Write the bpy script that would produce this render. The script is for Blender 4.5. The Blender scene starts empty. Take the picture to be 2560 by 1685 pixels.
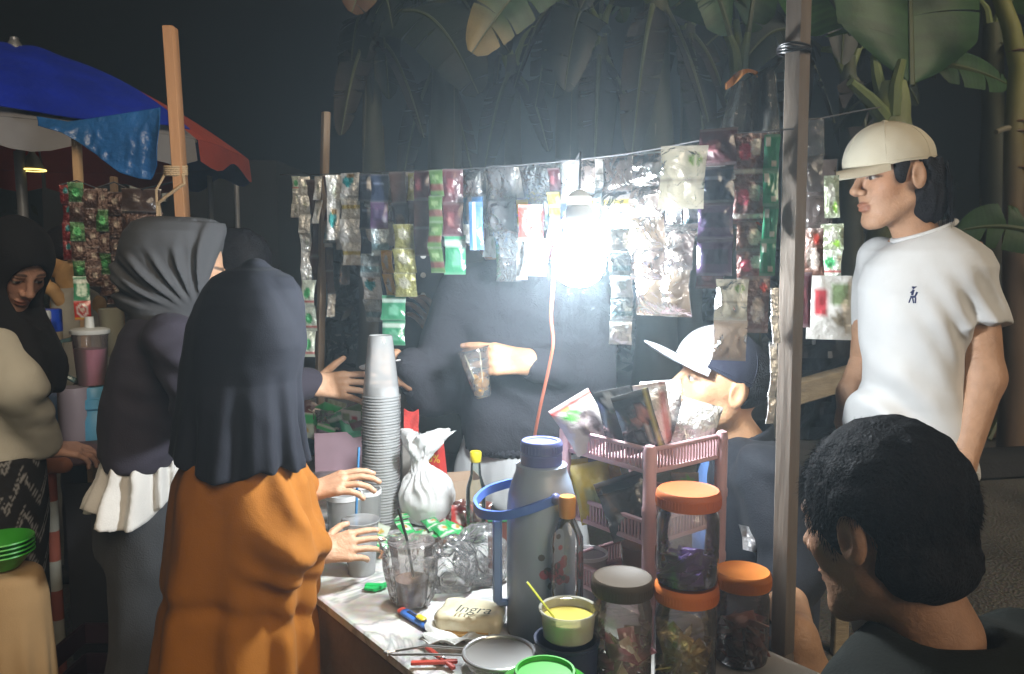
import bpy, math, random
import numpy as np
from mathutils import Vector, Matrix

# ------------------------------------------------------------------ camera
scene = bpy.context.scene
COL = scene.collection
CAMH, FPX, CX, CY, PITCH = 1.38, 2009.0, 1280.0, 842.5, math.radians(5.5)
cam_data = bpy.data.cameras.new('camera')
cam_data.sensor_width = 36.0
cam_data.lens = 36.0 * FPX / 2560.0
cam_data.clip_start, cam_data.clip_end = 0.05, 500.0
camera = bpy.data.objects.new('camera', cam_data)
COL.objects.link(camera)
camera.location = (0, 0, CAMH)
camera.rotation_euler = (math.radians(90) - PITCH, 0, 0)
scene.camera = camera

# ------------------------------------------------------------------ night sky and the faint street light
SUN_ELEV, SUN_AZ = math.radians(32), math.radians(150)      # azimuth from +Y, clockwise: behind the camera, to the right
world = bpy.data.worlds.new('World')
scene.world = world
world.use_nodes = True
_nt = world.node_tree
_bg = _nt.nodes['Background']
_sky = _nt.nodes.new('ShaderNodeTexSky')
_sky.sky_type = 'NISHITA'
_sky.sun_disc = False
_sky.sun_elevation = SUN_ELEV
_sky.sun_rotation = SUN_AZ
_nt.links.new(_sky.outputs['Color'], _bg.inputs['Color'])
_bg.inputs['Strength'].default_value = 0.00025
_sun = bpy.data.lights.new('sun', 'SUN')
_sun.energy = 1.5
_sun.angle = math.radians(35)
_sun.color = (1.0, 0.80, 0.58)
sun = bpy.data.objects.new('sun', _sun)
COL.objects.link(sun)
_sd = Vector((math.sin(SUN_AZ) * math.cos(SUN_ELEV), math.cos(SUN_AZ) * math.cos(SUN_ELEV), math.sin(SUN_ELEV)))
sun.rotation_euler = _sd.to_track_quat('Z', 'Y').to_euler()
sun.location = _sd * 20

vs = scene.view_settings
vs.view_transform, vs.look, vs.exposure, vs.gamma = 'Standard', 'None', 0.55, 1.0
vs.use_curve_mapping = False
cy = scene.cycles
cy.use_denoising = True
cy.max_bounces, cy.diffuse_bounces, cy.glossy_bounces = 10, 4, 4
cy.transparent_max_bounces, cy.transmission_bounces, cy.volume_bounces = 28, 6, 0
cy.sample_clamp_indirect = 4.0
cy.caustics_reflective = cy.caustics_refractive = False
BULB_POWER = 390.0
HAZE_DENSITY = 0.031

# ------------------------------------------------------------------ helpers: photo pixel -> place
CAM = np.array([0.0, 0.0, CAMH])
def ray(px, py):
    x, v = (px - CX) / FPX, (CY - py) / FPX
    c, s = math.cos(PITCH), math.sin(PITCH)
    return np.array([x, c + v * s, -s + v * c])
def W(px, py, Y):                      # the point of that ray at depth Y
    d = ray(px, py); return CAM + d * (Y / d[1])
def T(px, py, z=0.75):                 # the point of that ray at height z
    d = ray(px, py); return CAM + d * ((z - CAMH) / d[2])
def bb(a, b):                          # bounds of a box seen between two photo corners at two depths
    P = np.array([W(px, py, Y) for px in (a[0], b[0]) for py in (a[1], b[1]) for Y in (a[2], b[2])]); return P.min(0), P.max(0)
def V(*a): return np.array(a, float)
def nrm(v): v = np.asarray(v, float); return v / (np.linalg.norm(v) + 1e-12)

# ------------------------------------------------------------------ helpers: numpy noise
def _hash(i, j, k, s):
    n = (i * 374761393 + j * 668265263 + k * 2147483647 + s * 1274126177) & 0xFFFFFFFF
    n = ((n ^ (n >> 13)) * 1274126177) & 0xFFFFFFFF
    n = n ^ (n >> 16)
    return (n & 0xFFFF) / 32767.5 - 1.0
def vnoise(p, s=0):
    p = np.asarray(p, float); i = np.floor(p).astype(np.int64); f = p - i; f = f * f * (3 - 2 * f)
    r = 0
    for a in (0, 1):
        wa = f[:, 0] if a else 1 - f[:, 0]
        for b in (0, 1):
            wb = f[:, 1] if b else 1 - f[:, 1]
            for c in (0, 1):
                wc = f[:, 2] if c else 1 - f[:, 2]
                r = r + wa * wb * wc * _hash(i[:, 0] + a, i[:, 1] + b, i[:, 2] + c, s)
    return r
def fbm(p, s=0, o=3):
    r, a = 0, 1.0
    for k in range(o): r = r + a * vnoise(p * 2 ** k, s + k); a *= 0.5
    return r
def sstep(a, b, x):
    t = np.clip((x - a) / (b - a), 0, 1); return t * t * (3 - 2 * t)

# ------------------------------------------------------------------ helpers: signed distances and their surface
def cap(p, a, b, ra, rb=None):
    a, b = np.asarray(a, float), np.asarray(b, float); rb = ra if rb is None else rb
    ba = b - a; t = np.clip(((p - a) @ ba) / (ba @ ba + 1e-12), 0, 1)
    return np.linalg.norm(p - a - t[:, None] * ba, axis=1) - (ra + (rb - ra) * t)
def ell(p, c, r):
    q = (p - np.asarray(c, float)) / np.asarray(r, float)
    k = np.linalg.norm(q, axis=1); k1 = np.linalg.norm(q / np.asarray(r, float), axis=1)
    return k * (k - 1) / (k1 + 1e-9)
def smin(a, b, k):
    h = np.clip(0.5 + 0.5 * (b - a) / k, 0, 1); return b + (a - b) * h - k * h * (1 - h)
def smax(a, b, k): return -smin(-a, -b, k)
def column(p, rows, yaw=0.0, pw=2.0):
    """rows: (z, cx, cy, half width, half depth); an upright elliptic column whose outline follows the rows."""
    R = np.array(sorted(rows)); z = p[:, 2]; zs = R[:, 0]
    cx, cyy, w, d = (np.interp(z, zs, R[:, i]) for i in (1, 2, 3, 4))
    c, s = math.cos(yaw), math.sin(yaw)
    x, y = p[:, 0] - cx, p[:, 1] - cyy
    u, v = (x * c + y * s) / w, (-x * s + y * c) / d
    r = (np.abs(u) ** pw + np.abs(v) ** pw) ** (1 / pw)
    dr = (r - 1) * np.minimum(w, d)
    dz = np.maximum(zs[0] - z, z - zs[-1])
    return smax(dr, dz, 0.02)
def sil(rows, Y, depth, cyoff=0.0):
    """photo outline (py, left px, right px) at depth Y -> column rows; depth: half depth or a fraction list"""
    out = []
    for i, (py, xl, xr) in enumerate(rows):
        a, b = W(xl, py, Y), W(xr, py, Y)
        dd = depth[i] if isinstance(depth, (list, tuple)) else depth
        out.append(((a[2] + b[2]) / 2, (a[0] + b[0]) / 2, Y + cyoff, abs(b[0] - a[0]) / 2, dd))
    return out
def polygonize(fn, lo, hi, h, margin=0.02, B=6):
    lo = np.asarray(lo, float); nb = np.maximum(1, np.ceil((np.asarray(hi, float) - lo) / h / B).astype(int)); n = nb * B
    bi = np.stack(np.meshgrid(*[np.arange(k) for k in nb], indexing='ij'), -1).reshape(-1, 3)
    dc = fn(lo + (bi * B + (B - 1) / 2) * h)
    D = np.repeat(np.repeat(np.repeat(np.where(dc < 0, -1.0, 1.0).reshape(nb), B, 0), B, 1), B, 2)
    act = bi[np.abs(dc) < B * h * 0.87 * 1.25 + margin]
    o = np.stack(np.meshgrid(*[np.arange(B)] * 3, indexing='ij'), -1).reshape(-1, 3)
    for k in range(0, len(act), 600):
        idx = (act[k:k + 600, None, :] * B + o[None]).reshape(-1, 3)
        D[idx[:, 0], idx[:, 1], idx[:, 2]] = fn(lo + idx * h)
    s = D < 0
    cnt = np.zeros(n - 1, int)
    for a in (0, 1):
        for b in (0, 1):
            for c in (0, 1): cnt += s[a:n[0] - 1 + a, b:n[1] - 1 + b, c:n[2] - 1 + c]
    cells = np.argwhere((cnt > 0) & (cnt < 8))
    vid = -np.ones(n - 1, int); vid[cells[:, 0], cells[:, 1], cells[:, 2]] = np.arange(len(cells))
    acc, wt = np.zeros((len(cells), 3)), np.zeros(len(cells))
    cor = np.array([[a, b, c] for a in (0, 1) for b in (0, 1) for c in (0, 1)])
    for i in range(8):
        for j in range(i + 1, 8):
            if np.abs(cor[i] - cor[j]).sum() != 1: continue
            A, Bc = cells + cor[i], cells + cor[j]
            da, db = D[A[:, 0], A[:, 1], A[:, 2]], D[Bc[:, 0], Bc[:, 1], Bc[:, 2]]
            m = (da < 0) != (db < 0)
            t = np.where(m, da / np.where(da == db, 1, da - db), 0)
            acc += np.where(m[:, None], A + t[:, None] * (Bc - A), 0); wt += m
    verts = lo + acc / wt[:, None] * h
    faces = []
    for ax in range(3):
        u, v = [(1, 2), (2, 0), (0, 1)][ax]
        sl0 = [slice(1, n[k] - 1) for k in range(3)]; sl0[ax] = slice(0, n[ax] - 1)
        sl1 = list(sl0); sl1[ax] = slice(1, n[ax])
        a, b = s[tuple(sl0)], s[tuple(sl1)]
        e = np.argwhere(a != b); off = np.array([1, 1, 1]); off[ax] = 0
        flip = a[e[:, 0], e[:, 1], e[:, 2]]
        e = e + off
        q = []
        for du, dv in ((0, 0), (1, 0), (1, 1), (0, 1)):
            c = e.copy(); c[:, u] -= du; c[:, v] -= dv
            q.append(vid[c[:, 0], c[:, 1], c[:, 2]])
        q = np.stack(q, 1)
        q[~flip] = q[~flip][:, ::-1]
        faces.append(q)
    return verts, np.concatenate(faces)

# ------------------------------------------------------------------ helpers: objects
ORG = {}
def setprops(o, label=None, cat=None, group=None, kind=None):
    if label: o['label'] = label
    if cat: o['category'] = cat
    if group: o['group'] = group
    if kind: o['kind'] = kind
    return o
def thing(name, loc, label, cat, group=None):
    o = bpy.data.objects.new(name, None); COL.objects.link(o)
    o.empty_display_size = 0.05
    o.location = tuple(loc); ORG[o.name] = np.asarray(loc, float)
    return setprops(o, label, cat, group)
class MB:
    """collects shapes in world space; build() links them as one mesh object"""
    def __init__(s): s.v, s.f, s.c, s.n, s.m = [], [], [], 0, []
    def add(s, v, f, col=None, mi=0):
        v = np.asarray(v, float); s.v.append(v)
        f = f.tolist() if isinstance(f, np.ndarray) else f
        s.f += [[i + s.n for i in q] for q in f]; s.m += [mi] * len(f)
        if col is None: s.c.append(np.full((len(v), 3), -1.0))
        else:
            col = np.asarray(col, float); s.c.append(np.tile(col, (len(v), 1)) if col.ndim == 1 else col)
        s.n += len(v); return s
    def box(s, c, size, ax=None, bev=0.0, col=None, mi=0):
        """c centre, size full extents, ax 3 unit axes (rows)"""
        ax = np.eye(3) if ax is None else np.asarray(ax, float); hx, hy, hz = [k / 2 for k in size]
        if bev <= 0:
            L = np.array([[x, y, z] for z in (-hz, hz) for y in (-hy, hy) for x in (-hx, hx)])
            F = [[0, 2, 3, 1], [4, 5, 7, 6], [0, 1, 5, 4], [2, 6, 7, 3], [0, 4, 6, 2], [1, 3, 7, 5]]
        else:
            b = min(bev, hx * .9, hy * .9, hz * .9); ring = []
            for x, y in ((hx - b, -hy), (hx, -hy + b), (hx, hy - b), (hx - b, hy), (-hx + b, hy), (-hx, hy - b), (-hx, -hy + b), (-hx + b, -hy)): ring.append((x, y))
            L = []
            for z, k in ((-hz, 1), (-hz + b, 0), (hz - b, 0), (hz, 1)):
                for x, y in ring: L.append([np.sign(x) * max(abs(x) - b * k, 0), np.sign(y) * max(abs(y) - b * k, 0), z])
            L = np.array(L); F = [[7, 6, 5, 4, 3, 2, 1, 0], list(range(24, 32))]
            for r in range(3):
                for i in range(8): j = (i + 1) % 8; F.append([r * 8 + i, r * 8 + j, r * 8 + 8 + j, r * 8 + 8 + i])
        return s.add(np.asarray(c, float) + L @ ax, F, col, mi)
    def bar(s, a, b, w, t, up=(0, 0, 1), bev=0.0, col=None):
        """a squared bar from a to b, w across, t along up"""
        a, b = np.asarray(a, float), np.asarray(b, float); d = nrm(b - a); x = nrm(np.cross(d, up)) if abs(d @ nrm(up)) < .99 else nrm(np.cross(d, (0, 1, 0)))
        z = np.cross(x, d); return s.box((a + b) / 2, (w, np.linalg.norm(b - a), t), np.array([x, d, z]), bev, col)
    def tube(s, pts, r, seg=8, caps=True, col=None):
        P = np.asarray(pts, float); n = len(P); r = np.full(n, r) if np.isscalar(r) else np.asarray(r, float)
        t = np.gradient(P, axis=0); t /= np.linalg.norm(t, axis=1)[:, None] + 1e-12
        u = np.cross(t[0], (0, 0, 1)); u = nrm(u) if np.linalg.norm(u) > 1e-3 else V(1, 0, 0)
        L = []
        for i in range(n):
            u = nrm(u - t[i] * (u @ t[i])); w = np.cross(t[i], u)
            for k in range(seg):
                a = 2 * math.pi * k / seg; L.append(P[i] + r[i] * (math.cos(a) * u + math.sin(a) * w))
        F = [[i * seg + k, i * seg + (k + 1) % seg, (i + 1) * seg + (k + 1) % seg, (i + 1) * seg + k] for i in range(n - 1) for k in range(seg)]
        if caps: F += [list(range(seg))[::-1], [(n - 1) * seg + k for k in range(seg)]]
        return s.add(L, F, col)
    def lathe(s, prof, o, seg=32, ax=None, closed=False, jit=0.0, col=None):
        """prof (r, z) list around the z axis at o"""
        ax = np.eye(3) if ax is None else np.asarray(ax, float); L = []
        for r, z in prof:
            for k in range(seg):
                a = 2 * math.pi * k / seg; L.append([r * math.cos(a), r * math.sin(a), z])
        n = len(prof); m = n if closed else n - 1
        F = [[i * seg + k, i * seg + (k + 1) % seg, ((i + 1) % n) * seg + (k + 1) % seg, ((i + 1) % n) * seg + k] for i in range(m) for k in range(seg)]
        if not closed:
            if prof[0][0] > 1e-5: F.append(list(range(seg))[::-1])
            if prof[-1][0] > 1e-5: F.append([(n - 1) * seg + k for k in range(seg)])
        return s.add(np.asarray(o, float) + np.array(L) @ ax, F, col)
    def grid(s, P, col=None, wrap=False):
        """P (n, m, 3) sheet"""
        P = np.asarray(P, float); n, m = P.shape[:2]
        F = [[i * m + j, i * m + (j + 1) % m, (i + 1) * m + (j + 1) % m, (i + 1) * m + j] for i in range(n - 1) for j in range(m if wrap else m - 1)]
        c = None if col is None else (np.asarray(col, float).reshape(-1, 3) if np.asarray(col).ndim > 1 else col)
        return s.add(P.reshape(-1, 3), F, c)
    def slab(s, P, th, col=None):
        """a sheet (n, m, 3) given thickness th: two skins and a closed rim"""
        P = np.asarray(P, float); n, m = P.shape[:2]
        du, dv = np.gradient(P, axis=0), np.gradient(P, axis=1); N = np.cross(du, dv); N /= np.linalg.norm(N, axis=2)[..., None] + 1e-12
        A, Bk = (P + N * th / 2).reshape(-1, 3), (P - N * th / 2).reshape(-1, 3)
        F = [[i * m + j, (i + 1) * m + j, (i + 1) * m + j + 1, i * m + j + 1] for i in range(n - 1) for j in range(m - 1)]
        k = n * m; F += [[q[3] + k, q[2] + k, q[1] + k, q[0] + k] for q in list(F)]
        rim = [(i, 0) for i in range(n)] + [(n - 1, j) for j in range(1, m)] + [(i, m - 1) for i in range(n - 2, -1, -1)] + [(0, j) for j in range(m - 2, 0, -1)]
        for a, b in zip(rim, rim[1:] + rim[:1]):
            i, j = a[0] * m + a[1], b[0] * m + b[1]; F.append([j, i, i + k, j + k])
        c = None if col is None else (np.concatenate([np.asarray(col, float).reshape(-1, 3)] * 2) if np.asarray(col).ndim > 1 else col)
        return s.add(np.concatenate([A, Bk]), F, c)
    def sdf(s, fn, lo, hi, h, cf=None, margin=0.02):
        v, f = polygonize(fn, lo, hi, h, margin); return s.add(v, f, None if cf is None else cf(v))
    def build(s, name, mat, parent=None, smooth=True, **kw):
        v = np.concatenate(s.v); me = bpy.data.meshes.new(name)
        if parent is None:
            lo, hi = v.min(0), v.max(0); org = V((lo[0] + hi[0]) / 2, (lo[1] + hi[1]) / 2, lo[2])
        else: org = ORG[parent.name]
        me.from_pydata((v - org).tolist(), [], s.f)
        c = np.concatenate(s.c)
        if (c[:, 0] >= 0).any():
            c = np.where(c < 0, 0.5, c)
            at = me.color_attributes.new('Col', 'FLOAT_COLOR', 'POINT')
            at.data.foreach_set('color', np.concatenate([c, np.ones((len(c), 1))], 1).ravel().astype(np.float32))
        if smooth: me.polygons.foreach_set('use_smooth', [True] * len(me.polygons))
        for m in (mat if isinstance(mat, (list, tuple)) else [mat]): me.materials.append(m)
        if isinstance(mat, (list, tuple)): me.polygons.foreach_set('material_index', s.m)
        if smooth == 'auto' or (smooth and len(v) < 2500):
            try: me.set_sharp_from_angle(angle=math.radians(38))
            except Exception: pass
        me.update()
        o = bpy.data.objects.new(name, me); COL.objects.link(o)
        if parent is None: o.location = tuple(org); ORG[o.name] = org
        else: o.parent = parent; ORG[o.name] = ORG[parent.name]
        return setprops(o, kw.get('label'), kw.get('cat'), kw.get('group'), kw.get('kind'))
def clone(o, off=(0, 0, 0), rz=0.0, parent=None, label=None):
    c = o.copy(); COL.objects.link(c)
    if parent is not None: c.parent = parent
    else: c.location = Vector(o.location) + Vector(off); c.rotation_euler = (o.rotation_euler[0], o.rotation_euler[1], o.rotation_euler[2] + rz)
    if label: c['label'] = label
    for ch in list(o.children): clone(ch, parent=c)
    return c

# ------------------------------------------------------------------ helpers: materials
MATS = {}
def pbr(name, col, rough=0.55, metal=0.0, var=0.12, vscale=9.0, bump=0.0, bscale=60.0, attr=False, stretch=(1, 1, 1),
        spec=0.5, coat=0.0, sheen=0.0, trl=0.0, em=None, ems=0.0, tr=0.0, wear=0.0, rvar=0.0, bump2=None):
    if name in MATS: return MATS[name]
    m = bpy.data.materials.new(name); m.use_nodes = True; nt = m.node_tree; N, L = nt.nodes, nt.links
    b = N['Principled BSDF']; out = N['Material Output']
    tc = N.new('ShaderNodeTexCoord'); mp = N.new('ShaderNodeMapping'); mp.inputs['Scale'].default_value = stretch
    L.new(tc.outputs['Object'], mp.inputs['Vector'])
    nz = N.new('ShaderNodeTexNoise'); nz.inputs['Scale'].default_value = vscale; nz.inputs['Detail'].default_value = 6
    L.new(mp.outputs['Vector'], nz.inputs['Vector'])
    mr = N.new('ShaderNodeMapRange'); mr.inputs['From Min'].default_value = 0.25; mr.inputs['From Max'].default_value = 0.75
    mr.inputs['To Min'].default_value = 1 - var; mr.inputs['To Max'].default_value = 1 + var
    L.new(nz.outputs['Fac'], mr.inputs['Value'])
    mx = N.new('ShaderNodeMix'); mx.data_type = 'RGBA'; mx.blend_type = 'MULTIPLY'; mx.inputs['Factor'].default_value = 1
    if attr:
        a = N.new('ShaderNodeAttribute'); a.attribute_name = 'Col'; L.new(a.outputs['Color'], mx.inputs['A'])
    else: mx.inputs['A'].default_value = (*col, 1)
    L.new(mr.outputs['Result'], mx.inputs['B'])
    src = mx.outputs['Result']
    if wear > 0:                       # darker grime in patches
        n2 = N.new('ShaderNodeTexNoise'); n2.inputs['Scale'].default_value = vscale * 0.35; n2.inputs['Detail'].default_value = 9; n2.inputs['Roughness'].default_value = 0.7
        L.new(mp.outputs['Vector'], n2.inputs['Vector'])
        r2 = N.new('ShaderNodeMapRange'); r2.inputs['From Min'].default_value = 0.48; r2.inputs['From Max'].default_value = 0.72; r2.inputs['To Max'].default_value = wear
        L.new(n2.outputs['Fac'], r2.inputs['Value'])
        m2 = N.new('ShaderNodeMix'); m2.data_type = 'RGBA'; m2.inputs['B'].default_value = (0.10, 0.085, 0.07, 1)
        L.new(r2.outputs['Result'], m2.inputs['Factor']); L.new(src, m2.inputs['A']); src = m2.outputs['Result']
    L.new(src, b.inputs['Base Color'])
    b.inputs['Roughness'].default_value = rough; b.inputs['Metallic'].default_value = metal
    b.inputs['Specular IOR Level'].default_value = spec; b.inputs['Coat Weight'].default_value = coat; b.inputs['Sheen Weight'].default_value = sheen
    b.inputs['Transmission Weight'].default_value = tr
    if rvar > 0:
        r3 = N.new('ShaderNodeMapRange'); r3.inputs['To Min'].default_value = rough - rvar; r3.inputs['To Max'].default_value = rough + rvar
        L.new(nz.outputs['Fac'], r3.inputs['Value']); L.new(r3.outputs['Result'], b.inputs['Roughness'])
    if bump > 0:
        nb = N.new('ShaderNodeTexNoise'); nb.inputs['Scale'].default_value = bscale; nb.inputs['Detail'].default_value = 4
        L.new(mp.outputs['Vector'], nb.inputs['Vector'])
        bp = N.new('ShaderNodeBump'); bp.inputs['Strength'].default_value = bump; bp.inputs['Distance'].default_value = 0.01
        L.new(nb.outputs['Fac'], bp.inputs['Height']); L.new(bp.outputs['Normal'], b.inputs['Normal'])
        if bump2:                      # soft creases under the fine grain
            n3 = N.new('ShaderNodeTexNoise'); n3.inputs['Scale'].default_value = bump2[0]; n3.inputs['Detail'].default_value = 3; n3.inputs['Distortion'].default_value = 1.5
            L.new(mp.outputs['Vector'], n3.inputs['Vector']); b3 = N.new('ShaderNodeBump'); b3.inputs['Strength'].default_value = bump2[1]; b3.inputs['Distance'].default_value = 0.03
            L.new(n3.outputs['Fac'], b3.inputs['Height']); L.new(b3.outputs['Normal'], bp.inputs['Normal'])
    if em is not None:
        b.inputs['Emission Color'].default_value = (*em, 1); b.inputs['Emission Strength'].default_value = ems
    if trl > 0:                        # thin sheets that let light through
        t = N.new('ShaderNodeBsdfTranslucent'); L.new(src, t.inputs['Color'])
        ms = N.new('ShaderNodeMixShader'); ms.inputs['Fac'].default_value = trl
        L.new(b.outputs['BSDF'], ms.inputs[1]); L.new(t.outputs['BSDF'], ms.inputs[2]); L.new(ms.outputs['Shader'], out.inputs['Surface'])
    MATS[name] = m; return m
def film(name, tint=(1, 1, 1), body=0.12, rough=0.08, col=(0.85, 0.87, 0.88), bump=0.0, bscale=40.0, trl=0.5, ior=1.5, attr=False, glossy=1.0):
    """thin clear or milky plastic: see-through, a little scattering body, glossy by fresnel"""
    if name in MATS: return MATS[name]
    m = bpy.data.materials.new(name); m.use_nodes = True; nt = m.node_tree; N, L = nt.nodes, nt.links
    N.remove(N['Principled BSDF']); out = N['Material Output']
    tp = N.new('ShaderNodeBsdfTransparent'); tp.inputs['Color'].default_value = (*tint, 1)
    df = N.new('ShaderNodeBsdfDiffuse'); df.inputs['Color'].default_value = (*col, 1)
    tl = N.new('ShaderNodeBsdfTranslucent'); tl.inputs['Color'].default_value = (*col, 1)
    if attr:
        a = N.new('ShaderNodeAttribute'); a.attribute_name = 'Col'
        for q in (df, tl): L.new(a.outputs['Color'], q.inputs['Color'])
    m1 = N.new('ShaderNodeMixShader'); m1.inputs['Fac'].default_value = trl; L.new(df.outputs[0], m1.inputs[1]); L.new(tl.outputs[0], m1.inputs[2])
    m2 = N.new('ShaderNodeMixShader'); m2.inputs['Fac'].default_value = body; L.new(tp.outputs[0], m2.inputs[1]); L.new(m1.outputs[0], m2.inputs[2])
    gl = N.new('ShaderNodeBsdfGlossy'); gl.inputs['Roughness'].default_value = rough
    fr = N.new('ShaderNodeFresnel'); fr.inputs['IOR'].default_value = ior
    ml = N.new('ShaderNodeMath'); ml.operation = 'MULTIPLY'; ml.inputs[1].default_value = glossy; ml.use_clamp = True
    L.new(fr.outputs[0], ml.inputs[0])
    m3 = N.new('ShaderNodeMixShader'); L.new(ml.outputs[0], m3.inputs['Fac']); L.new(m2.outputs[0], m3.inputs[1]); L.new(gl.outputs[0], m3.inputs[2])
    if bump > 0:
        tc = N.new('ShaderNodeTexCoord'); nb = N.new('ShaderNodeTexNoise'); nb.inputs['Scale'].default_value = bscale; nb.inputs['Detail'].default_value = 4
        nb.inputs['Distortion'].default_value = 1.2
        L.new(tc.outputs['Object'], nb.inputs['Vector'])
        bp = N.new('ShaderNodeBump'); bp.inputs['Strength'].default_value = bump; bp.inputs['Distance'].default_value = 0.02
        L.new(nb.outputs['Fac'], bp.inputs['Height'])
        for q in (gl, fr, df): L.new(bp.outputs['Normal'], q.inputs['Normal'])
    L.new(m3.outputs[0], out.inputs['Surface']); MATS[name] = m; return m
def text_mesh(txt, size, o, xdir, ydir, off=0.0, th=0.0006, shear=0.0):
    """flat lettering as verts, faces; o lower left corner"""
    cu = bpy.data.curves.new('lettering', 'FONT'); cu.body = txt; cu.size = size; cu.shear = shear; cu.resolution_u = 3
    ob = bpy.data.objects.new('lettering', cu); COL.objects.link(ob)
    bpy.context.view_layer.update()
    me = bpy.data.meshes.new_from_object(ob.evaluated_get(bpy.context.evaluated_depsgraph_get()))
    v = np.array([p.co[:] for p in me.vertices]); f = [list(p.vertices) for p in me.polygons]
    bpy.data.objects.remove(ob); bpy.data.curves.remove(cu); bpy.data.meshes.remove(me)
    x, y = nrm(xdir), nrm(ydir); nn = np.cross(x, y)
    return np.asarray(o, float) + v[:, :1] * x + v[:, 1:2] * y + nn * off, f
def ribbons(mb, roots, dirs, length, width, rnd, droop=0.0, segs=3, curl=0.0):
    """fine strands as narrow tapered ribbons"""
    for r, d in zip(roots, dirs):
        L = length * rnd.uniform(.7, 1.2); p = np.array(r, float); d = nrm(d); side = nrm(np.cross(d, (rnd.uniform(-1, 1), rnd.uniform(-1, 1), rnd.uniform(-1, 1))))
        v, f = [], []
        for k in range(segs + 1):
            w = width * (1 - k / segs) * .5 + width * .05
            v += [p - side * w, p + side * w]
            d = nrm(d + V(rnd.uniform(-1, 1), rnd.uniform(-1, 1), rnd.uniform(-1, 1)) * curl - V(0, 0, droop)); p = p + d * L / segs
            if k < segs: f.append([2 * k, 2 * k + 1, 2 * k + 3, 2 * k + 2])
        mb.add(v, f)
def cloth(name, col, rough=.85, bump=.12, bscale=350, var=.08, sheen=.03, **k):
    return pbr(name, col, rough, var=var, vscale=14, bump=bump, bscale=bscale, sheen=sheen, spec=.25, bump2=k.pop('bump2', (6, .10)), **k)

# ------------------------------------------------------------------ ground
def ground_mat():
    m = bpy.data.materials.new('trodden_ground'); m.use_nodes = True; nt = m.node_tree; N, L = nt.nodes, nt.links; b = N['Principled BSDF']
    tc = N.new('ShaderNodeTexCoord'); n1 = N.new('ShaderNodeTexNoise'); n1.inputs['Scale'].default_value = 1.3; n1.inputs['Detail'].default_value = 10
    n2 = N.new('ShaderNodeTexNoise'); n2.inputs['Scale'].default_value = 90; n2.inputs['Detail'].default_value = 6
    vo = N.new('ShaderNodeTexVoronoi'); vo.inputs['Scale'].default_value = 70
    for q in (n1, n2, vo): L.new(tc.outputs['Object'], q.inputs['Vector'])
    cr = N.new('ShaderNodeValToRGB'); cr.color_ramp.elements[0].position = .35; cr.color_ramp.elements[0].color = (.12, .115, .105, 1)
    cr.color_ramp.elements[1].position = .68; cr.color_ramp.elements[1].color = (.30, .285, .26, 1); L.new(n1.outputs['Fac'], cr.inputs['Fac'])
    mx = N.new('ShaderNodeMix'); mx.data_type = 'RGBA'; mx.blend_type = 'MULTIPLY'; mx.inputs['Factor'].default_value = .7
    L.new(cr.outputs['Color'], mx.inputs['A']); L.new(n2.outputs['Color'], mx.inputs['B']); L.new(mx.outputs['Result'], b.inputs['Base Color'])
    b.inputs['Roughness'].default_value = .9
    bp = N.new('ShaderNodeBump'); bp.inputs['Strength'].default_value = .6; bp.inputs['Distance'].default_value = .012
    L.new(vo.outputs['Distance'], bp.inputs['Height']); L.new(bp.outputs['Normal'], b.inputs['Normal'])
    return m
gx, gy = np.concatenate([np.linspace(-17, -5, 6), np.linspace(-4, 5, 46), np.linspace(6, 17, 6)]), np.concatenate([np.linspace(-8, -.5, 5), np.linspace(0, 8, 41), np.linspace(9, 15, 5)])
G = np.array([[[x, y, 0] for x in gx] for y in gy]); G[..., 2] = (fbm(G.reshape(-1, 3) * .9, 3, 3) * .006).reshape(G.shape[:2]) - .004
MB().grid(G).build('ground', ground_mat(), kind='structure')

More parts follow.
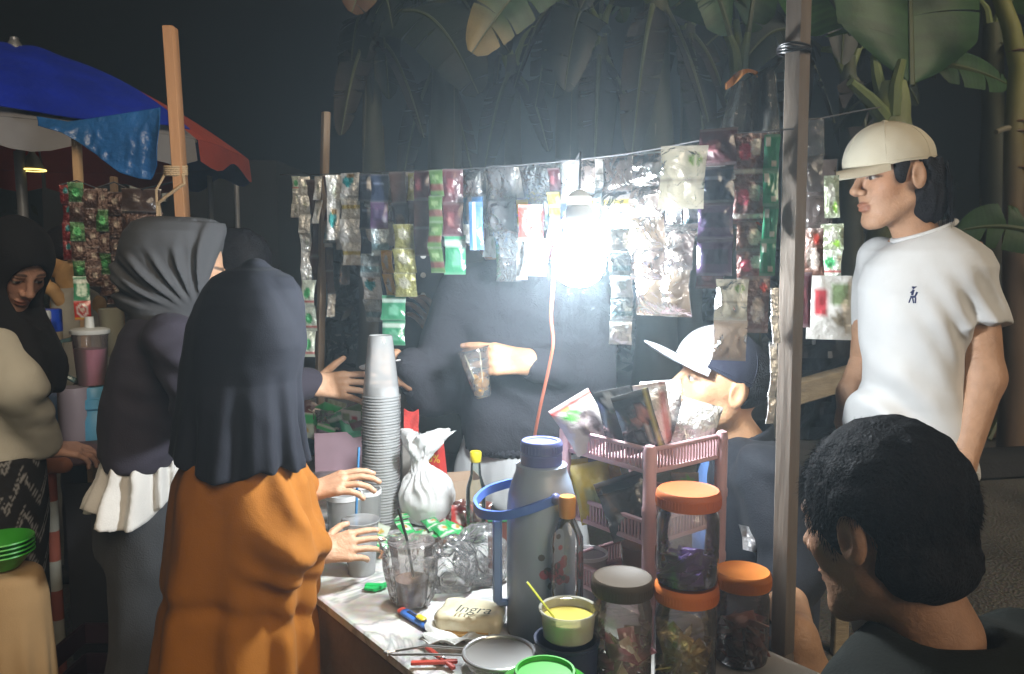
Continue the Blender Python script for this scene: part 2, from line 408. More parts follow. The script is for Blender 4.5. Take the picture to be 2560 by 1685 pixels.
# ------------------------------------------------------------------ banana plants and what grows behind the stall
leafm = pbr('banana_leaf', (.055, .135, .035), .45, attr=True, var=.25, vscale=7, bump=.25, bscale=30, stretch=(1, 1, 1), trl=.22, spec=.5)
ribm = pbr('banana_midrib', (.10, .125, .05), .5, var=.15)
stemm = pbr('banana_stem', (.17, .20, .085), .6, attr=True, var=.3, vscale=10, stretch=(1, 1, .25), bump=.25, bscale=30)
dead = pbr('dry_leaf', (.034, .026, .021), .85, var=.35, vscale=16, stretch=(1, 1, .3), bump=.5, bscale=40, trl=.15)
def leaf(parent, base, tip, width, arch, rnd, side=None, cup=.25, tears=5, col=(.055, .14, .035), tipcol=None, mat=None, nm='leaf'):
    """a banana leaf: arched midrib, broad blade torn across between side veins"""
    base, tip = np.asarray(base, float), np.asarray(tip, float); ax = tip - base; L = np.linalg.norm(ax); n = 46
    width, arch = width * PS, arch * PS
    side = nrm(np.cross(ax, (0, 0, 1)) if side is None else side); side = nrm(side - nrm(ax) * (side @ nrm(ax))); up = np.cross(side, nrm(ax))
    if up[2] < 0: up = -up
    t = np.linspace(0, 1, n); mid = base + t[:, None] * ax + (arch * np.sin(t * math.pi * .92))[:, None] * V(0, 0, 1)
    w = width * np.clip(np.minimum(t * 7, 1) ** .6 * np.sqrt(np.clip(1 - (t - .35) ** 2 / .43, 0, 1)), .02, 1)
    mb = MB()
    for sg in (-1, 1):
        cuts = sorted(rnd.randrange(3, n - 2) for _ in range(tears)); k0 = 0
        for k1 in cuts + [n - 1]:
            if k1 - k0 < 1: continue
            ii = np.arange(k0, k1 + 1); dr = rnd.uniform(-.12, .22); pull = rnd.uniform(.0, .03)
            G, Cc = [], []
            for u in np.linspace(0, 1, 8):
                P = mid[ii] + sg * side * (w[ii] * u * .5)[:, None] + up * (cup * w[ii] * (u * .5) * (1 - u * (1 + dr)))[:, None]
                P = P + nrm(ax) * (.22 * w[ii] * u * .5)[:, None]
                shrink = (np.linspace(-1, 1, len(ii)) * pull * u)[:, None] * nrm(ax) * -1; P = P + shrink
                P[:, 2] += .004 * np.sin(ii * 2.6) * u - dr * .12 * u * w[ii]
                G.append(P); c = np.asarray(col) * (1 + .16 * np.sin(ii * 2.2 + u) + .08 * np.sin(ii * .7))[:, None]
                if tipcol is not None: k = sstep(.82, .97, t[ii] + .05 * u)[:, None]; c = c * (1 - k) + np.asarray(tipcol) * k
                Cc.append(c)
            mb.slab(np.array(G), .0016, np.array(Cc)); k0 = k1
    o = mb.build(nm, mat or leafm, parent)
    MB().tube(mid + up * .003, np.interp(t, [0, 1], [.014 * PS, .003 * PS]), 6).build('midrib', ribm, o)
    return o
def petiole(parent, pts, r0, r1, col=(.17, .22, .07)):
    P = np.asarray(pts, float); k = np.linspace(0, 1, 12); s = np.linspace(0, 1, len(P)); Q = np.stack([np.interp(k, s, P[:, i]) for i in range(3)], 1)
    MB().tube(Q, np.linspace(r0 * PS, r1 * PS, 12), 8, col=col).build('leaf_stalk', stemm, parent)
def pseudostem(parent, pts, r0, r1, rnd, cols=((.03, .026, .02), (.075, .09, .04))):
    mb = MB(); r0, r1 = r0 * PS, r1 * PS; P = np.asarray(pts, float); k = np.linspace(0, 1, 26); s = np.linspace(0, 1, len(P)); Q = np.stack([np.interp(k, s, P[:, i]) for i in range(3)], 1)
    v0 = mb.n; mb.tube(Q, [np.interp(t, [0, 1], [r0, r1]) * (1 + .06 * math.sin(t * 23) + rnd.uniform(-.02, .02)) for t in k], 16)
    c = np.repeat(np.array([np.asarray(cols[0]) * (1 - t) + np.asarray(cols[1]) * t for t in k ** 1.6]), 16, 0); mb.c[-1] = c
    for q in range(5):                                 # overlapping sheath edges
        a0 = rnd.uniform(0, 6.28); i0 = rnd.randrange(2, 12); L = rnd.randrange(8, 13)
        mb.tube([Q[i] + np.interp(k[i], [0, 1], [r0, r1]) * 1.0 * V(math.cos(a0 + .05 * (i - i0)), math.sin(a0 + .05 * (i - i0)), 0) for i in range(i0, min(i0 + L, 26))], .007, 5, col=(.13, .12, .06))
    mb.build('trunk', stemm, parent)
PS = 1.85                                             # the plants stand about six metres off, where the clearing ends
def WP(px, py, Y): return W(px, py, Y * PS)
rnd = random.Random(21)
# the plant rising behind the man in the cream cap
b = WP(2225, 1050, 3.1) * V(1, 1, 0); pl = thing('banana_plant', b, 'banana plant with a pale green stem and broad leaf rising above the cream cap', 'banana plant', 'banana plants behind the stall')
top = WP(2232, 205, 3.1); pseudostem(pl, [b, b * V(1, 1, 0) + V(-.03, 0, .9), WP(2228, 330, 3.1), top], .13, .050, rnd, ((.10, .085, .05), (.26, .31, .12)))
petiole(pl, [WP(2215, 300, 3.08), WP(2175, 250, 3.02), WP(2125, 205, 2.98)], .034, .016)
petiole(pl, [WP(2236, 290, 3.06), WP(2238, 215, 3.05), WP(2255, 150, 3.05)], .030, .016); petiole(pl, [WP(2212, 260, 3.1), WP(2195, 200, 3.12), WP(2185, 140, 3.15)], .030, .016)
leaf(pl, WP(2278, 215, 3.12), WP(2262, -330, 3.35), .60, .05, rnd, side=(1, .15, 0), cup=.30, tears=4, col=(.05, .125, .045))
leaf(pl, WP(2130, 85, 3.25), WP(1985, -60, 3.45), .34, .06, rnd, side=(.6, .2, .8), col=(.08, .21, .03), tears=3)
leaf(pl, WP(2330, 160, 3.2), WP(2520, 215, 3.3), .16, .02, rnd, side=(0, .35, .9), col=(.05, .12, .045), tears=2)
leaf(pl, WP(2215, 250, 3.3), WP(2090, 330, 3.6), .25, .06, rnd, side=(.3, .5, .6), col=(.03, .07, .03), tears=3)
# far plants further left, dim in the haze
def plant(px, py, Y, r, leaves, label, lean=0.0, dry=2):
    b = WP(px, 1000, Y) * V(1, 1, 0); pl = thing('banana_plant', b, label, 'banana plant', 'banana plants behind the stall'); t = WP(px + lean, py, Y)
    pseudostem(pl, [b, (b + t) / 2 + V(.02, 0, 0), t], r, r * .42, rnd)
    for (x, y, dy, w, ar, sd, *c) in leaves:
        e = WP(x, y, Y + dy); m = t + (e - t) * .22 + V(0, 0, .18); petiole(pl, [t - V(0, 0, .2), t + (m - t) * .5 + V(0, 0, .03), m], r * .28, .014)
        leaf(pl, m, e, w, ar, rnd, side=sd, tears=6, col=c[0] if c else (.05, .12, .04), tipcol=c[1] if len(c) > 1 else None)
    for k in range(dry):
        a = rnd.uniform(3.4, 6.0); s0 = t - V(0, 0, .2) + V(math.cos(a), math.sin(a), 0) * r * .7; e = s0 + V(math.cos(a) * .5, math.sin(a) * .5, -rnd.uniform(.9, 1.5))
        leaf(pl, s0, e, .20, .10, rnd, tears=7, mat=dead, cup=-.5, nm='dry_leaf')
    return pl
plant(1852, 190, 3.7, .11, [(1720, -10, .0, .22, .15, (.3, .3, .9)), (1660, -120, .4, .45, .3, (.5, 0, .8)), (1925, -40, .1, .25, .2, (.8, .3, .2)), (1800, -160, .5, .4, .2, (1, 0, 0))], 'dim banana plant with stalks fanning out left of the tall pole')
plant(1640, -40, 3.9, .12, [(1180, 168, -.6, .34, .22, (.15, .5, .85), (.05, .115, .045), (.34, .27, .10)), (1290, 40, -.2, .34, .26, (.1, .4, .9), (.05, .12, .05)), (1760, 30, .3, .3, .2, (.3, .3, .7)), (1500, -200, .2, .4, .1, (1, 0, 0))], 'banana plant with a long drooping leaf, yellow at its tip, above the smoke', dry=2)
plant(1420, -60, 4.6, .12, [(1250, 60, .0, .3, .25, (.2, .4, .8)), (1560, 80, .0, .3, .2, (.2, .4, .8)), (1420, -220, .2, .35, .1, (1, 0, 0))], 'banana plant hung with dry brown leaves right behind the smoke', dry=4)
plant(1110, -120, 4.2, .12, [(880, 62, -.3, .36, .22, (.1, .45, .9), (.055, .12, .04), (.20, .12, .07)), (1010, -40, .1, .3, .1, (1, .2, 0)), (1240, 20, .4, .3, .1, (.5, .4, .5))], 'dark banana plant with one brown-tipped leaf hanging towards the wooden pole', dry=0)
plant(2480, 60, 5.0, .12, [(2330, -20, .0, .3, .2, (.2, .4, .8)), (2650, 40, .0, .35, .2, (.2, .4, .8))], 'far banana plant beyond the right-hand trunk', dry=1)
for k, px in enumerate((930, 1090, 1280, 1500, 1720, 1990, 2120)):
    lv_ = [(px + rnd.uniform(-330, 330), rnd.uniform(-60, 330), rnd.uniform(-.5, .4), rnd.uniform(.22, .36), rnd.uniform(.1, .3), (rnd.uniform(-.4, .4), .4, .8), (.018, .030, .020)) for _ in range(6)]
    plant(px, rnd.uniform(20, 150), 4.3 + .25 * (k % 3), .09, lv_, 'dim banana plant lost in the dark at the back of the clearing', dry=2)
# trunk with a bend at the right edge and a big leaf lying across
b = WP(2530, 1050, 3.0) * V(1, 1, 0); tr = thing('papaya_tree', b, 'slender bent trunk, yellow green above and brown below, at the clearing edge', 'tree')
k = MB().tube([b, b + V(.0, 0, .7), WP(2532, 560, 3.0), WP(2535, 330, 3.0), WP(2548, 170, 3.0), WP(2528, 70, 3.0), WP(2500, -10, 3.0), WP(2475, -120, 3.0)], [.09, .085, .063, .061, .063, .056, .048, .04], 12)
z = np.concatenate(k.v)[:, 2:3]; tcol = sstep(1.95, 2.6, z); k.c[-1] = V(.15, .10, .065) * (1 - tcol) + V(.24, .25, .075) * tcol; k.build('trunk', stemm, tr)
for py in (130, 305, 330, 420): MB().tube([WP(2545, py, 3.0) + V(math.cos(a) * .066, math.sin(a) * .066, 0) for a in np.linspace(0, 6.28, 14)], .009, 5, col=(.16, .10, .06)).build('leaf_scar', stemm, tr)
leaf(tr, WP(2480, -130, 3.0), WP(2400, -330, 3.1), .3, .1, rnd, tears=3, nm='crown')
petiole(tr, [WP(2540, 318, 3.0), WP(2510, 322, 2.98), WP(2490, 330, 2.96)], .012, .009, (.22, .2, .14))
lf = thing('fallen_leaf', WP(2490, 600, 2.9) * V(1, 1, 0), 'big green banana leaf drooping level behind the white shirt', 'leaf')
leaf(lf, WP(2620, 590, 2.85), WP(2385, 585, 2.95), .17, .03, rnd, side=(0, .25, .95), tears=2, col=(.04, .10, .03), nm='blade')
petiole(lf, [WP(2620, 590, 2.85), WP(2640, 700, 2.9), WP(2640, 1080, 3.0) * V(1, 1, 0)], .016, .02)
# weathered trunk, dry heap, sleeper, plank and dark sheet right of the stall
b = W(2545, 1060, 6.3) * V(1, 1, 0); st = thing('tree_trunk', b, 'rough grey tree trunk far behind the standing man', 'tree')
MB().sdf(lambda q: cap(q, b, W(2545, 640, 6.3), .13, .09) + .02 * fbm(q * V(9, 9, 4), 3, 3), b - V(.3, .3, .02), W(2545, 600, 6.3) + V(.3, .3, .1), .02).build('trunk', pbr('grey_bark', (.13, .11, .085), .95, var=.4, vscale=22, bump=.9, bscale=50, stretch=(1, 1, .4)), st)
hp = thing('dry_leaf_heap', W(2540, 1112, 6.0) * V(1, 1, 0), 'heap of dry brown banana leaves on the ground by the far trunk', 'dry leaves')
heapm = pbr('heap_leaf', (.20, .13, .085), .85, var=.3, vscale=8, bump=.4)
for k in range(10):
    a = W(2470 + 16 * k, 1100 - 12 * (k % 4), 5.9 + .05 * (k % 3)); e = W(2560 + 18 * k, 1010 + 18 * (k % 5), 6.1); a[2] = max(a[2], .04)
    leaf(hp, a, e, .13, .06, rnd, tears=5, mat=heapm, cup=-.4, nm='dry_leaf')
MB().box(W(2560, 1165, 5.2) * V(1, 1, 0) + V(.35, 0, .07), (1.9, .30, .14), np.array([[.98, .17, 0], [-.17, .98, 0], [0, 0, 1]]), .02).build('kerb_beam', pbr('dark_concrete', (.035, .035, .037), .9, var=.3, bump=.5), label='long dark kerb beam lying across the yard behind the standing man', cat='kerb')
MB().bar(W(1960, 990, 2.6), W(2150, 935, 2.75), .05, .075, bev=.004).build('plank', pbr('old_plank', (.30, .24, .155), .85, var=.3, vscale=18, stretch=(1, 1, 5), bump=.4, wear=.5), label='weathered plank rail behind the pole and white shirt', cat='plank')
for px in (1972, 2140):
    q = W(px, 965, 2.66); MB().box(V(q[0], q[1] + .05, q[2] / 2), (.05, .04, q[2] + .06), bev=.004).build('plank_post', MATS['old_plank'], label='short post carrying the plank rail, ' + ('near the tall pole' if px < 2000 else 'hidden by the white shirt'), cat='post')
sh = MB(); G = [[W(x, y, 2.85 + .06 * math.sin(x * .05 + y * .03) + .03 * math.sin(y * .09)) for x in np.linspace(1940, 2150, 22)] for y in np.linspace(800, 1100, 20)]
sh.slab(np.array(G), .004).build('dark_sheet', pbr('dark_tarp', (.022, .024, .027), .45, var=.3, bump=.6, bscale=18), label='dark plastic sheet hung behind the plank rail', cat='sheet')
# undergrowth wall: a dim mass of leaves behind everything
ug = MB(); rr = np.random.RandomState(3); lv, lf_ = [], []
for k in range(9000):
    x = rr.uniform(-9.5, 9.5); y = 8.6 + rr.rand() * 2.6 + .02 * x * x; zz = abs(rr.normal(0, .55)) + rr.rand() * .5
    a, tl, s = rr.rand() * 6.28, rr.normal(0, .7), rr.uniform(.10, .30); d = V(math.cos(a) * math.cos(tl), math.sin(a) * math.cos(tl), -abs(math.sin(tl))); sd = nrm(np.cross(d, rr.normal(size=3)))
    p = V(x, y, zz + .1); n0 = len(lv); lv += [p, p + d * s * .5 + sd * s * .16, p + d * s, p + d * s * .5 - sd * s * .16]; lf_.append([n0, n0 + 1, n0 + 2, n0 + 3])
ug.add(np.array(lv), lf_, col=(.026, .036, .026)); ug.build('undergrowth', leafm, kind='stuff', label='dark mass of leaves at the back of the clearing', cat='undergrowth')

# ------------------------------------------------------------------ the drink stall: table
TH = .75
U, NN = nrm(V(-.61, .79, 0)), nrm(V(.79, .61, 0))          # along the table away from the camera; across it towards the sellers
OC = V(.476, 1.185, 0)                                     # its near corner on the sellers' side
def tab(u, w, z=TH): return OC + U * u - NN * w + V(0, 0, z)
AXT = np.array([U, -NN, [0, 0, 1]])
tb = thing('stall_table', tab(.85, .25, 0), 'long narrow plank table with marbled white top, crowded with drink things', 'table')
def marble():
    m = bpy.data.materials.new('marbled_vinyl'); m.use_nodes = True; nt = m.node_tree; N, L = nt.nodes, nt.links; b = N['Principled BSDF']
    tc = N.new('ShaderNodeTexCoord'); n1 = N.new('ShaderNodeTexNoise'); n1.inputs['Scale'].default_value = 5; n1.inputs['Detail'].default_value = 9; n1.inputs['Distortion'].default_value = 1.8
    n2 = N.new('ShaderNodeTexNoise'); n2.inputs['Scale'].default_value = 60; n2.inputs['Detail'].default_value = 5
    for q in (n1, n2): L.new(tc.outputs['Object'], q.inputs['Vector'])
    cr = N.new('ShaderNodeValToRGB'); e = cr.color_ramp.elements; e[0].position = .40; e[0].color = (.64, .63, .60, 1); e[1].position = .60; e[1].color = (.70, .69, .66, 1)
    q = e.new(.5); q.color = (.34, .34, .33, 1); q = e.new(.46); q.color = (.62, .61, .58, 1); q = e.new(.54); q.color = (.66, .65, .62, 1)
    L.new(n1.outputs['Fac'], cr.inputs['Fac'])
    mx = N.new('ShaderNodeMix'); mx.data_type = 'RGBA'; mx.blend_type = 'MULTIPLY'; mx.inputs['Factor'].default_value = .35
    L.new(cr.outputs['Color'], mx.inputs['A']); L.new(n2.outputs['Color'], mx.inputs['B']); L.new(mx.outputs['Result'], b.inputs['Base Color'])
    b.inputs['Roughness'].default_value = .42; return m
MB().box(tab(.98, .250, TH - .010), (1.55, .50, .020), AXT, .003).build('tabletop', marble(), tb)
MB().box(tab(.095, .255, TH - .0115), (.205, .50, .020), AXT, .003).build('end_board', pbr('white_board', (.66, .64, .60), .5, var=.08, wear=.25), tb)
wood = pbr('rough_wood', (.30, .20, .125), .8, var=.3, vscale=14, stretch=(1, 1, 6), bump=.4, bscale=60, wear=.35)
brd = pbr('brown_board', (.20, .145, .105), .8, var=.25, vscale=8, bump=.3, wear=.4)
MB().box(tab(.86, .488, TH - .15), (1.70, .014, .255), AXT, .002).build('front_panel', brd, tb)
MB().box(tab(.86, .014, TH - .055), (1.70, .018, .065), AXT, .002).build('back_rail', brd, tb)
for u in (.06, 1.66):
    for w in (.045, .455): MB().box(tab(u, w, (TH - .022) / 2), (.045, .045, TH - .022), AXT, .003).build('leg', wood, tb)
# poles at both ends of the sellers' edge
def pole(name, pts, w, t, mat, label, ax=None):
    k = MB(); P = [np.asarray(p, float) for p in pts]
    for a, b in zip(P, P[1:]): k.bar(a, b, w, t, up=U, bev=.0025)
    return k.build(name, mat, label=label, cat='pole', smooth='auto')
lath = pbr('grey_lath', (.17, .135, .105), .8, var=.25, vscale=20, stretch=(1, 1, .12), bump=.35, bscale=60, wear=.35)
pb = W(1956, 1628, 1.275); pt = W(1999, -60, 1.275)
pole('tall_pole', [V(pb[0], pb[1], 0), pb, pt], .026, .030, lath, 'tall squared timber pole at the near end of the drink table')
fb, ft = W(799, 930, 2.60), W(815, 280, 2.60)
pole('slim_pole', [V(fb[0], fb[1], 0), fb, ft], .022, .026, pbr('brown_lath', (.26, .19, .13), .8, var=.3, vscale=20, stretch=(1, 1, .15), bump=.35, wear=.3), 'slim brown timber pole at the far end of the wrapper line')
tie = MB()
for k in range(4): tie.tube([W(1985, 118 + 5 * k, 1.275) + V(math.cos(a) * .024, math.sin(a) * .024, .002 * math.sin(a * 2 + k)) for a in np.linspace(0, 6.28, 18)], .0022, 5, caps=False)
tie.build('plastic_tie', pbr('black_plastic', (.03, .03, .035), .35), label='black plastic strip knotted round the tall pole', cat='tie')
# the line that carries the wrappers
def line_at(px):                                            # where the line crosses the vertical plane of that pixel column
    x = (px - CX) / FPX; a, b = V(pb[0], pb[1]), V(fb[0], fb[1]); d = b - a; c = math.cos(PITCH)
    s = (a[0] * c - x * a[1]) / (x * d[1] - d[0] * c); p = a + d * s; return p
LINEY = [(690, 437), (800, 436), (1000, 428), (1200, 420), (1400, 404), (1560, 385), (1640, 372), (1740, 352), (1800, 338), (1900, 330), (1980, 322)]
def line_pt(px):
    q = line_at(px); py = np.interp(px, [a for a, _ in LINEY], [b for _, b in LINEY]); return W(px, py, q[1])
def front_y(px): return np.interp(px, [1490, 1980], [1.40, 1.262])  # depth of an added forward cord, keeping wrappers out of the lamp light
MB().tube([line_pt(1440)] + [W(px, np.interp(px, [a for a, _ in LINEY], [b for _, b in LINEY]), front_y(px)) for px in np.linspace(1490, 1985, 20)], .0016, 6).build('wrapper_line', pbr('nylon_cord', (.12, .12, .13), .6), label='added second cord, set forward so its wide wrappers clear the lamp light', cat='cord')
MB().tube([line_pt(px) for px in np.linspace(700, 1985, 60)], .0016, 6).build('wrapper_line', pbr('nylon_cord', (.12, .12, .13), .6), label='thin cord strung between the two poles, carrying the sachet strips', cat='cord')
# the lamp
BULB = W(1447, 645, 1.445)
lp = thing('hanging_bulb', BULB - V(0, 0, .075), 'bright round white lamp bulb hanging among the sachets', 'bulb')
bm = pbr('bulb_glow', (1, 1, 1), .5, em=(.90, .96, 1.0), ems=BULB_POWER)
MB().lathe([(0, -.052), (.020, -.049), (.036, -.038), (.046, -.020), (.0485, 0), (.044, .020), (.034, .036), (.0245, .047)], BULB, 28).build('globe', bm, lp)
wp = pbr('white_plastic', (.78, .78, .76), .4)
MB().lathe([(.0246, .047), (.027, .050), (.024, .085), (.019, .092), (.019, .100)], BULB, 24).build('base', wp, lp)
MB().lathe([(.020, .090), (.022, .092), (.022, .108), (.014, .116), (.006, .120), (0, .120)], BULB, 24).build('socket', pbr('ivory_socket', (.72, .71, .66), .4), lp)
cord = pbr('orange_flex', (.36, .11, .06), .5)
P = [BULB + V(-.010, .012, .09), W(1400, 560, 1.50), W(1386, 640, 1.50), W(1382, 720, 1.50), W(1376, 790, 1.50), W(1384, 860, 1.51), W(1370, 930, 1.52), W(1352, 1010, 1.53), W(1336, 1090, 1.54), W(1325, 1200, 1.56), W(1340, 1330, 1.60), tab(.36, .12, TH + .004)]
k = np.linspace(0, 1, 70); s = np.linspace(0, 1, len(P)); Q = np.stack([np.interp(k, s, np.array(P)[:, i]) for i in range(3)], 1)
for _ in range(3): Q[1:-1] = (Q[:-2] + 2 * Q[1:-1] + Q[2:]) / 4
MB().tube(Q, .0032, 8).build('flex', cord, lp)
MB().tube([BULB + V(0, 0, .118), BULB + V(.004, .03, .19), line_pt(1440)], .002, 5).build('hanging_wire', MATS['black_plastic'], lp)

# ------------------------------------------------------------------ sachets
FOIL = pbr('printed_foil', (.5, .5, .5), .30, .30, attr=True, var=.10, vscale=40, bump=.9, bscale=60, spec=.8, rvar=.12)
FOILB = pbr('bright_foil', (.5, .5, .5), .20, .45, attr=True, var=.08, vscale=40, bump=1.0, bscale=70, spec=1.0, rvar=.1)
GLOSS = pbr('printed_plastic', (.5, .5, .5), .22, .0, attr=True, var=.10, vscale=40, bump=.45, bscale=45, spec=.9, coat=.6, trl=.18)
SMOKE = film('smoky_wrapper', (.60, .56, .54), .50, .10, attr=True, bump=.45, bscale=38, trl=.55, glossy=1.6)
CLEARW = film('clear_wrapper', (.88, .90, .92), .20, .07, attr=True, bump=.55, bscale=42, trl=.5, glossy=1.7)
CLEARW2 = film('dull_wrapper', (.80, .78, .74), .62, .12, attr=True, bump=.6, bscale=30, trl=.45, glossy=1.6)
def sachet_pts(o, x, y, nn, w, h, puff, rnd, n=9, m=11, tap=0.0):
    """a pillow pack hanging down from o (top middle): flat crimped ends, puffed and creased middle; front and back skins"""
    su, sv = np.linspace(-1, 1, n), np.linspace(0, 1, m); sd = rnd.randrange(1000)
    Uu, Vv = np.meshgrid(su, sv); pf = puff * np.clip(np.sin(np.clip((Vv - .07) / .86, 0, 1) * math.pi), 0, 1) ** .55 * (1 - Uu ** 4)
    q = np.stack([Uu.ravel() * 2.1, Vv.ravel() * 3.4, np.zeros(Uu.size)], 1); cre = (fbm(q, sd, 3)).reshape(Uu.shape)
    edge = 1 - .05 * np.sin(Vv * math.pi) + .02 * cre - tap * (1 - Vv)
    bend = .012 * np.sin(Vv * 2.2 + sd) * h / .1
    base = o + (Uu * w / 2 * edge)[..., None] * x - (Vv * h)[..., None] * y + bend[..., None] * nn
    return base + (pf * (1 + .55 * cre) + .0010)[..., None] * nn, base - (pf * .6 * (1 - .5 * cre) + .0010)[..., None] * nn, Uu, Vv
def paint_sachet(Uu, Vv, style):
    base = np.asarray(style['c'], float); c = np.tile(base, Uu.shape + (1,))
    for kind, a, b, col in style.get('p', ()):
        col = np.asarray(col, float)
        if kind == 'band': m = (Vv > a) & (Vv < b)
        elif kind == 'dot': m = ((Uu - a[0]) / b[0]) ** 2 + ((Vv - a[1]) / b[1]) ** 2 < 1
        elif kind == 'side': m = (Uu > a) & (Uu < b)
        elif kind == 'rect': m = (Uu > a[0]) & (Uu < a[1]) & (Vv > b[0]) & (Vv < b[1])
        c[m] = col
    k = ((Vv < .06) | (Vv > .94))[..., None]; c = np.where(k, c * .8 + .10, c)
    return c
def add_sachet(parent, o, x, y, nn, w, h, style, rnd, puff=None, name='sachet', res=(11, 13), **kw):
    A, B, Uu, Vv = sachet_pts(np.asarray(o, float), x, y, nn, w, h, (w * .11 if puff is None else puff), rnd, res[0], res[1])
    c = paint_sachet(Uu, Vv, style); mb = MB().grid(A, c).grid(B[:, ::-1], c[:, ::-1])
    n, m = Uu.shape; k = n * m                               # close the rim
    rim = [(i, 0) for i in range(n)] + [(n - 1, j) for j in range(1, m)] + [(i, m - 1) for i in range(n - 2, -1, -1)] + [(0, j) for j in range(m - 2, 0, -1)]
    for a, b in zip(rim, rim[1:] + rim[:1]): mb.f.append([a[0] * m + a[1], b[0] * m + b[1], k + b[0] * m + (m - 1 - b[1]), k + a[0] * m + (m - 1 - a[1])]); mb.m.append(0)
    return mb.build(name, style['m'], parent, **kw)
S = {
 'silver': dict(c=(.90, .91, .88), m=FOILB, p=(('dot', (.2, .5), (.35, .2), (.55, .60, .50)),)),
 'silver_plain': dict(c=(.90, .91, .90), m=FOILB),
 'silver_gold': dict(c=(.90, .90, .84), m=FOILB, p=(('band', .40, .52, (.62, .52, .12)),)),
 'silver_teal': dict(c=(.88, .90, .90), m=FOILB, p=(('dot', (-.1, .35), (.55, .26), (.02, .34, .38)), ('dot', (.1, .1), (.5, .10), (.30, .20, .06)))),
 'ice': dict(c=(.52, .62, .66), m=FOILB, p=(('band', .55, .8, (.25, .42, .48)),)),
 'green_white': dict(c=(.62, .70, .60), m=FOIL, p=(('dot', (0, .5), (.6, .22), (.08, .42, .16)), ('band', .82, .9, (.5, .1, .1)))),
 'brown': dict(c=(.085, .050, .040), m=GLOSS), 'black': dict(c=(.035, .030, .034), m=GLOSS, p=(('dot', (0, .55), (.5, .2), (.10, .07, .05)),)),
 'navy': dict(c=(.035, .050, .095), m=GLOSS, p=(('rect', (-.7, .5), (.25, .4), (.16, .20, .30)),)),
 'blue': dict(c=(.07, .20, .42), m=GLOSS, p=(('side', -.55, -.15, (.62, .70, .78)),)),
 'gold': dict(c=(.62, .36, .04), m=FOIL, p=(('dot', (.1, .5), (.5, .3), (.50, .46, .22)),)),
 'olive': dict(c=(.30, .29, .10), m=FOIL, p=(('dot', (0, .4), (.5, .25), (.48, .47, .36)),)),
 'green': dict(c=(.05, .30, .15), m=GLOSS, p=(('band', .15, .3, (.55, .68, .60)), ('dot', (.1, .6), (.45, .22), (.16, .46, .30)))),
 'leaf': dict(c=(.085, .17, .055), m=GLOSS, p=(('band', .55, .8, (.13, .05, .04)), ('dot', (0, .3), (.5, .12), (.20, .30, .14)))),
 'wine': dict(c=(.085, .028, .036), m=GLOSS, p=(('dot', (-.2, .5), (.4, .2), (.19, .06, .07)),)),
 'purple': dict(c=(.105, .065, .145), m=GLOSS, p=(('rect', (-.8, .8), (.3, .7), (.070, .055, .115)),)),
 'grey': dict(c=(.33, .34, .36), m=SMOKE), 'smoke': dict(c=(.30, .25, .23), m=SMOKE), 'tan': dict(c=(.42, .33, .24), m=SMOKE), 'clear': dict(c=(.72, .74, .76), m=CLEARW),
 'red': dict(c=(.58, .05, .035), m=GLOSS, p=(('dot', (0, .5), (.68, .36), (.72, .62, .58)), ('dot', (0, .5), (.5, .26), (.50, .05, .04)), ('dot', (0, .48), (.24, .12), (.75, .6, .5)), ('band', .9, 1, (.70, .45, .05)))),
 'yellow': dict(c=(.60, .50, .06), m=GLOSS, p=(('band', .5, .62, (.7, .7, .66)),)),
 'stripe': dict(c=(.40, .41, .42), m=SMOKE, p=(('band', .30, .42, (.62, .52, .05)), ('band', .46, .54, (.72, .72, .70)))),
 'coffee': dict(c=(.13, .065, .045), m=FOIL, p=(('dot', (.2, .6), (.5, .22), (.55, .48, .42)), ('dot', (.55, .2), (.2, .08), (.55, .05, .03)))),
 'ember': dict(c=(.16, .07, .06), m=FOIL, p=(('dot', (-.3, .4), (.4, .2), (.42, .05, .08)), ('dot', (.4, .3), (.35, .2), (.62, .60, .56)), ('band', .78, .9, (.66, .64, .60)))),
 'jade': dict(c=(.03, .24, .12), m=GLOSS, p=(('dot', (-.5, .2), (.35, .15), (.6, .62, .56)), ('dot', (.4, .8), (.35, .1), (.55, .58, .5)))),
 'white': dict(c=(.60, .60, .57), m=GLOSS, p=(('rect', (-.75, -.05), (.2, .6), (.40, .05, .06)), ('rect', (.1, .85), (.12, .5), (.20, .28, .14)), ('dot', (.45, .68), (.3, .1), (.25, .22, .16)))),
 'choco': dict(c=(.16, .065, .04), m=GLOSS, p=(('dot', (0, .5), (.5, .2), (.62, .55, .5)),)),
 'lime': dict(c=(.30, .34, .22), m=FOIL, p=(('dot', (0, .4), (.6, .2), (.55, .55, .46)), ('dot', (.5, .75), (.3, .12), (.25, .50, .05)))),
 'beige': dict(c=(.50, .47, .38), m=CLEARW2, p=(('dot', (.35, .22), (.12, .10), (.16, .26, .06)), ('dot', (.65, .22), (.12, .10), (.16, .26, .06)), ('band', .52, .56, (.3, .27, .22)), ('band', .62, .65, (.3, .27, .22)))),
}
rs = random.Random(77)
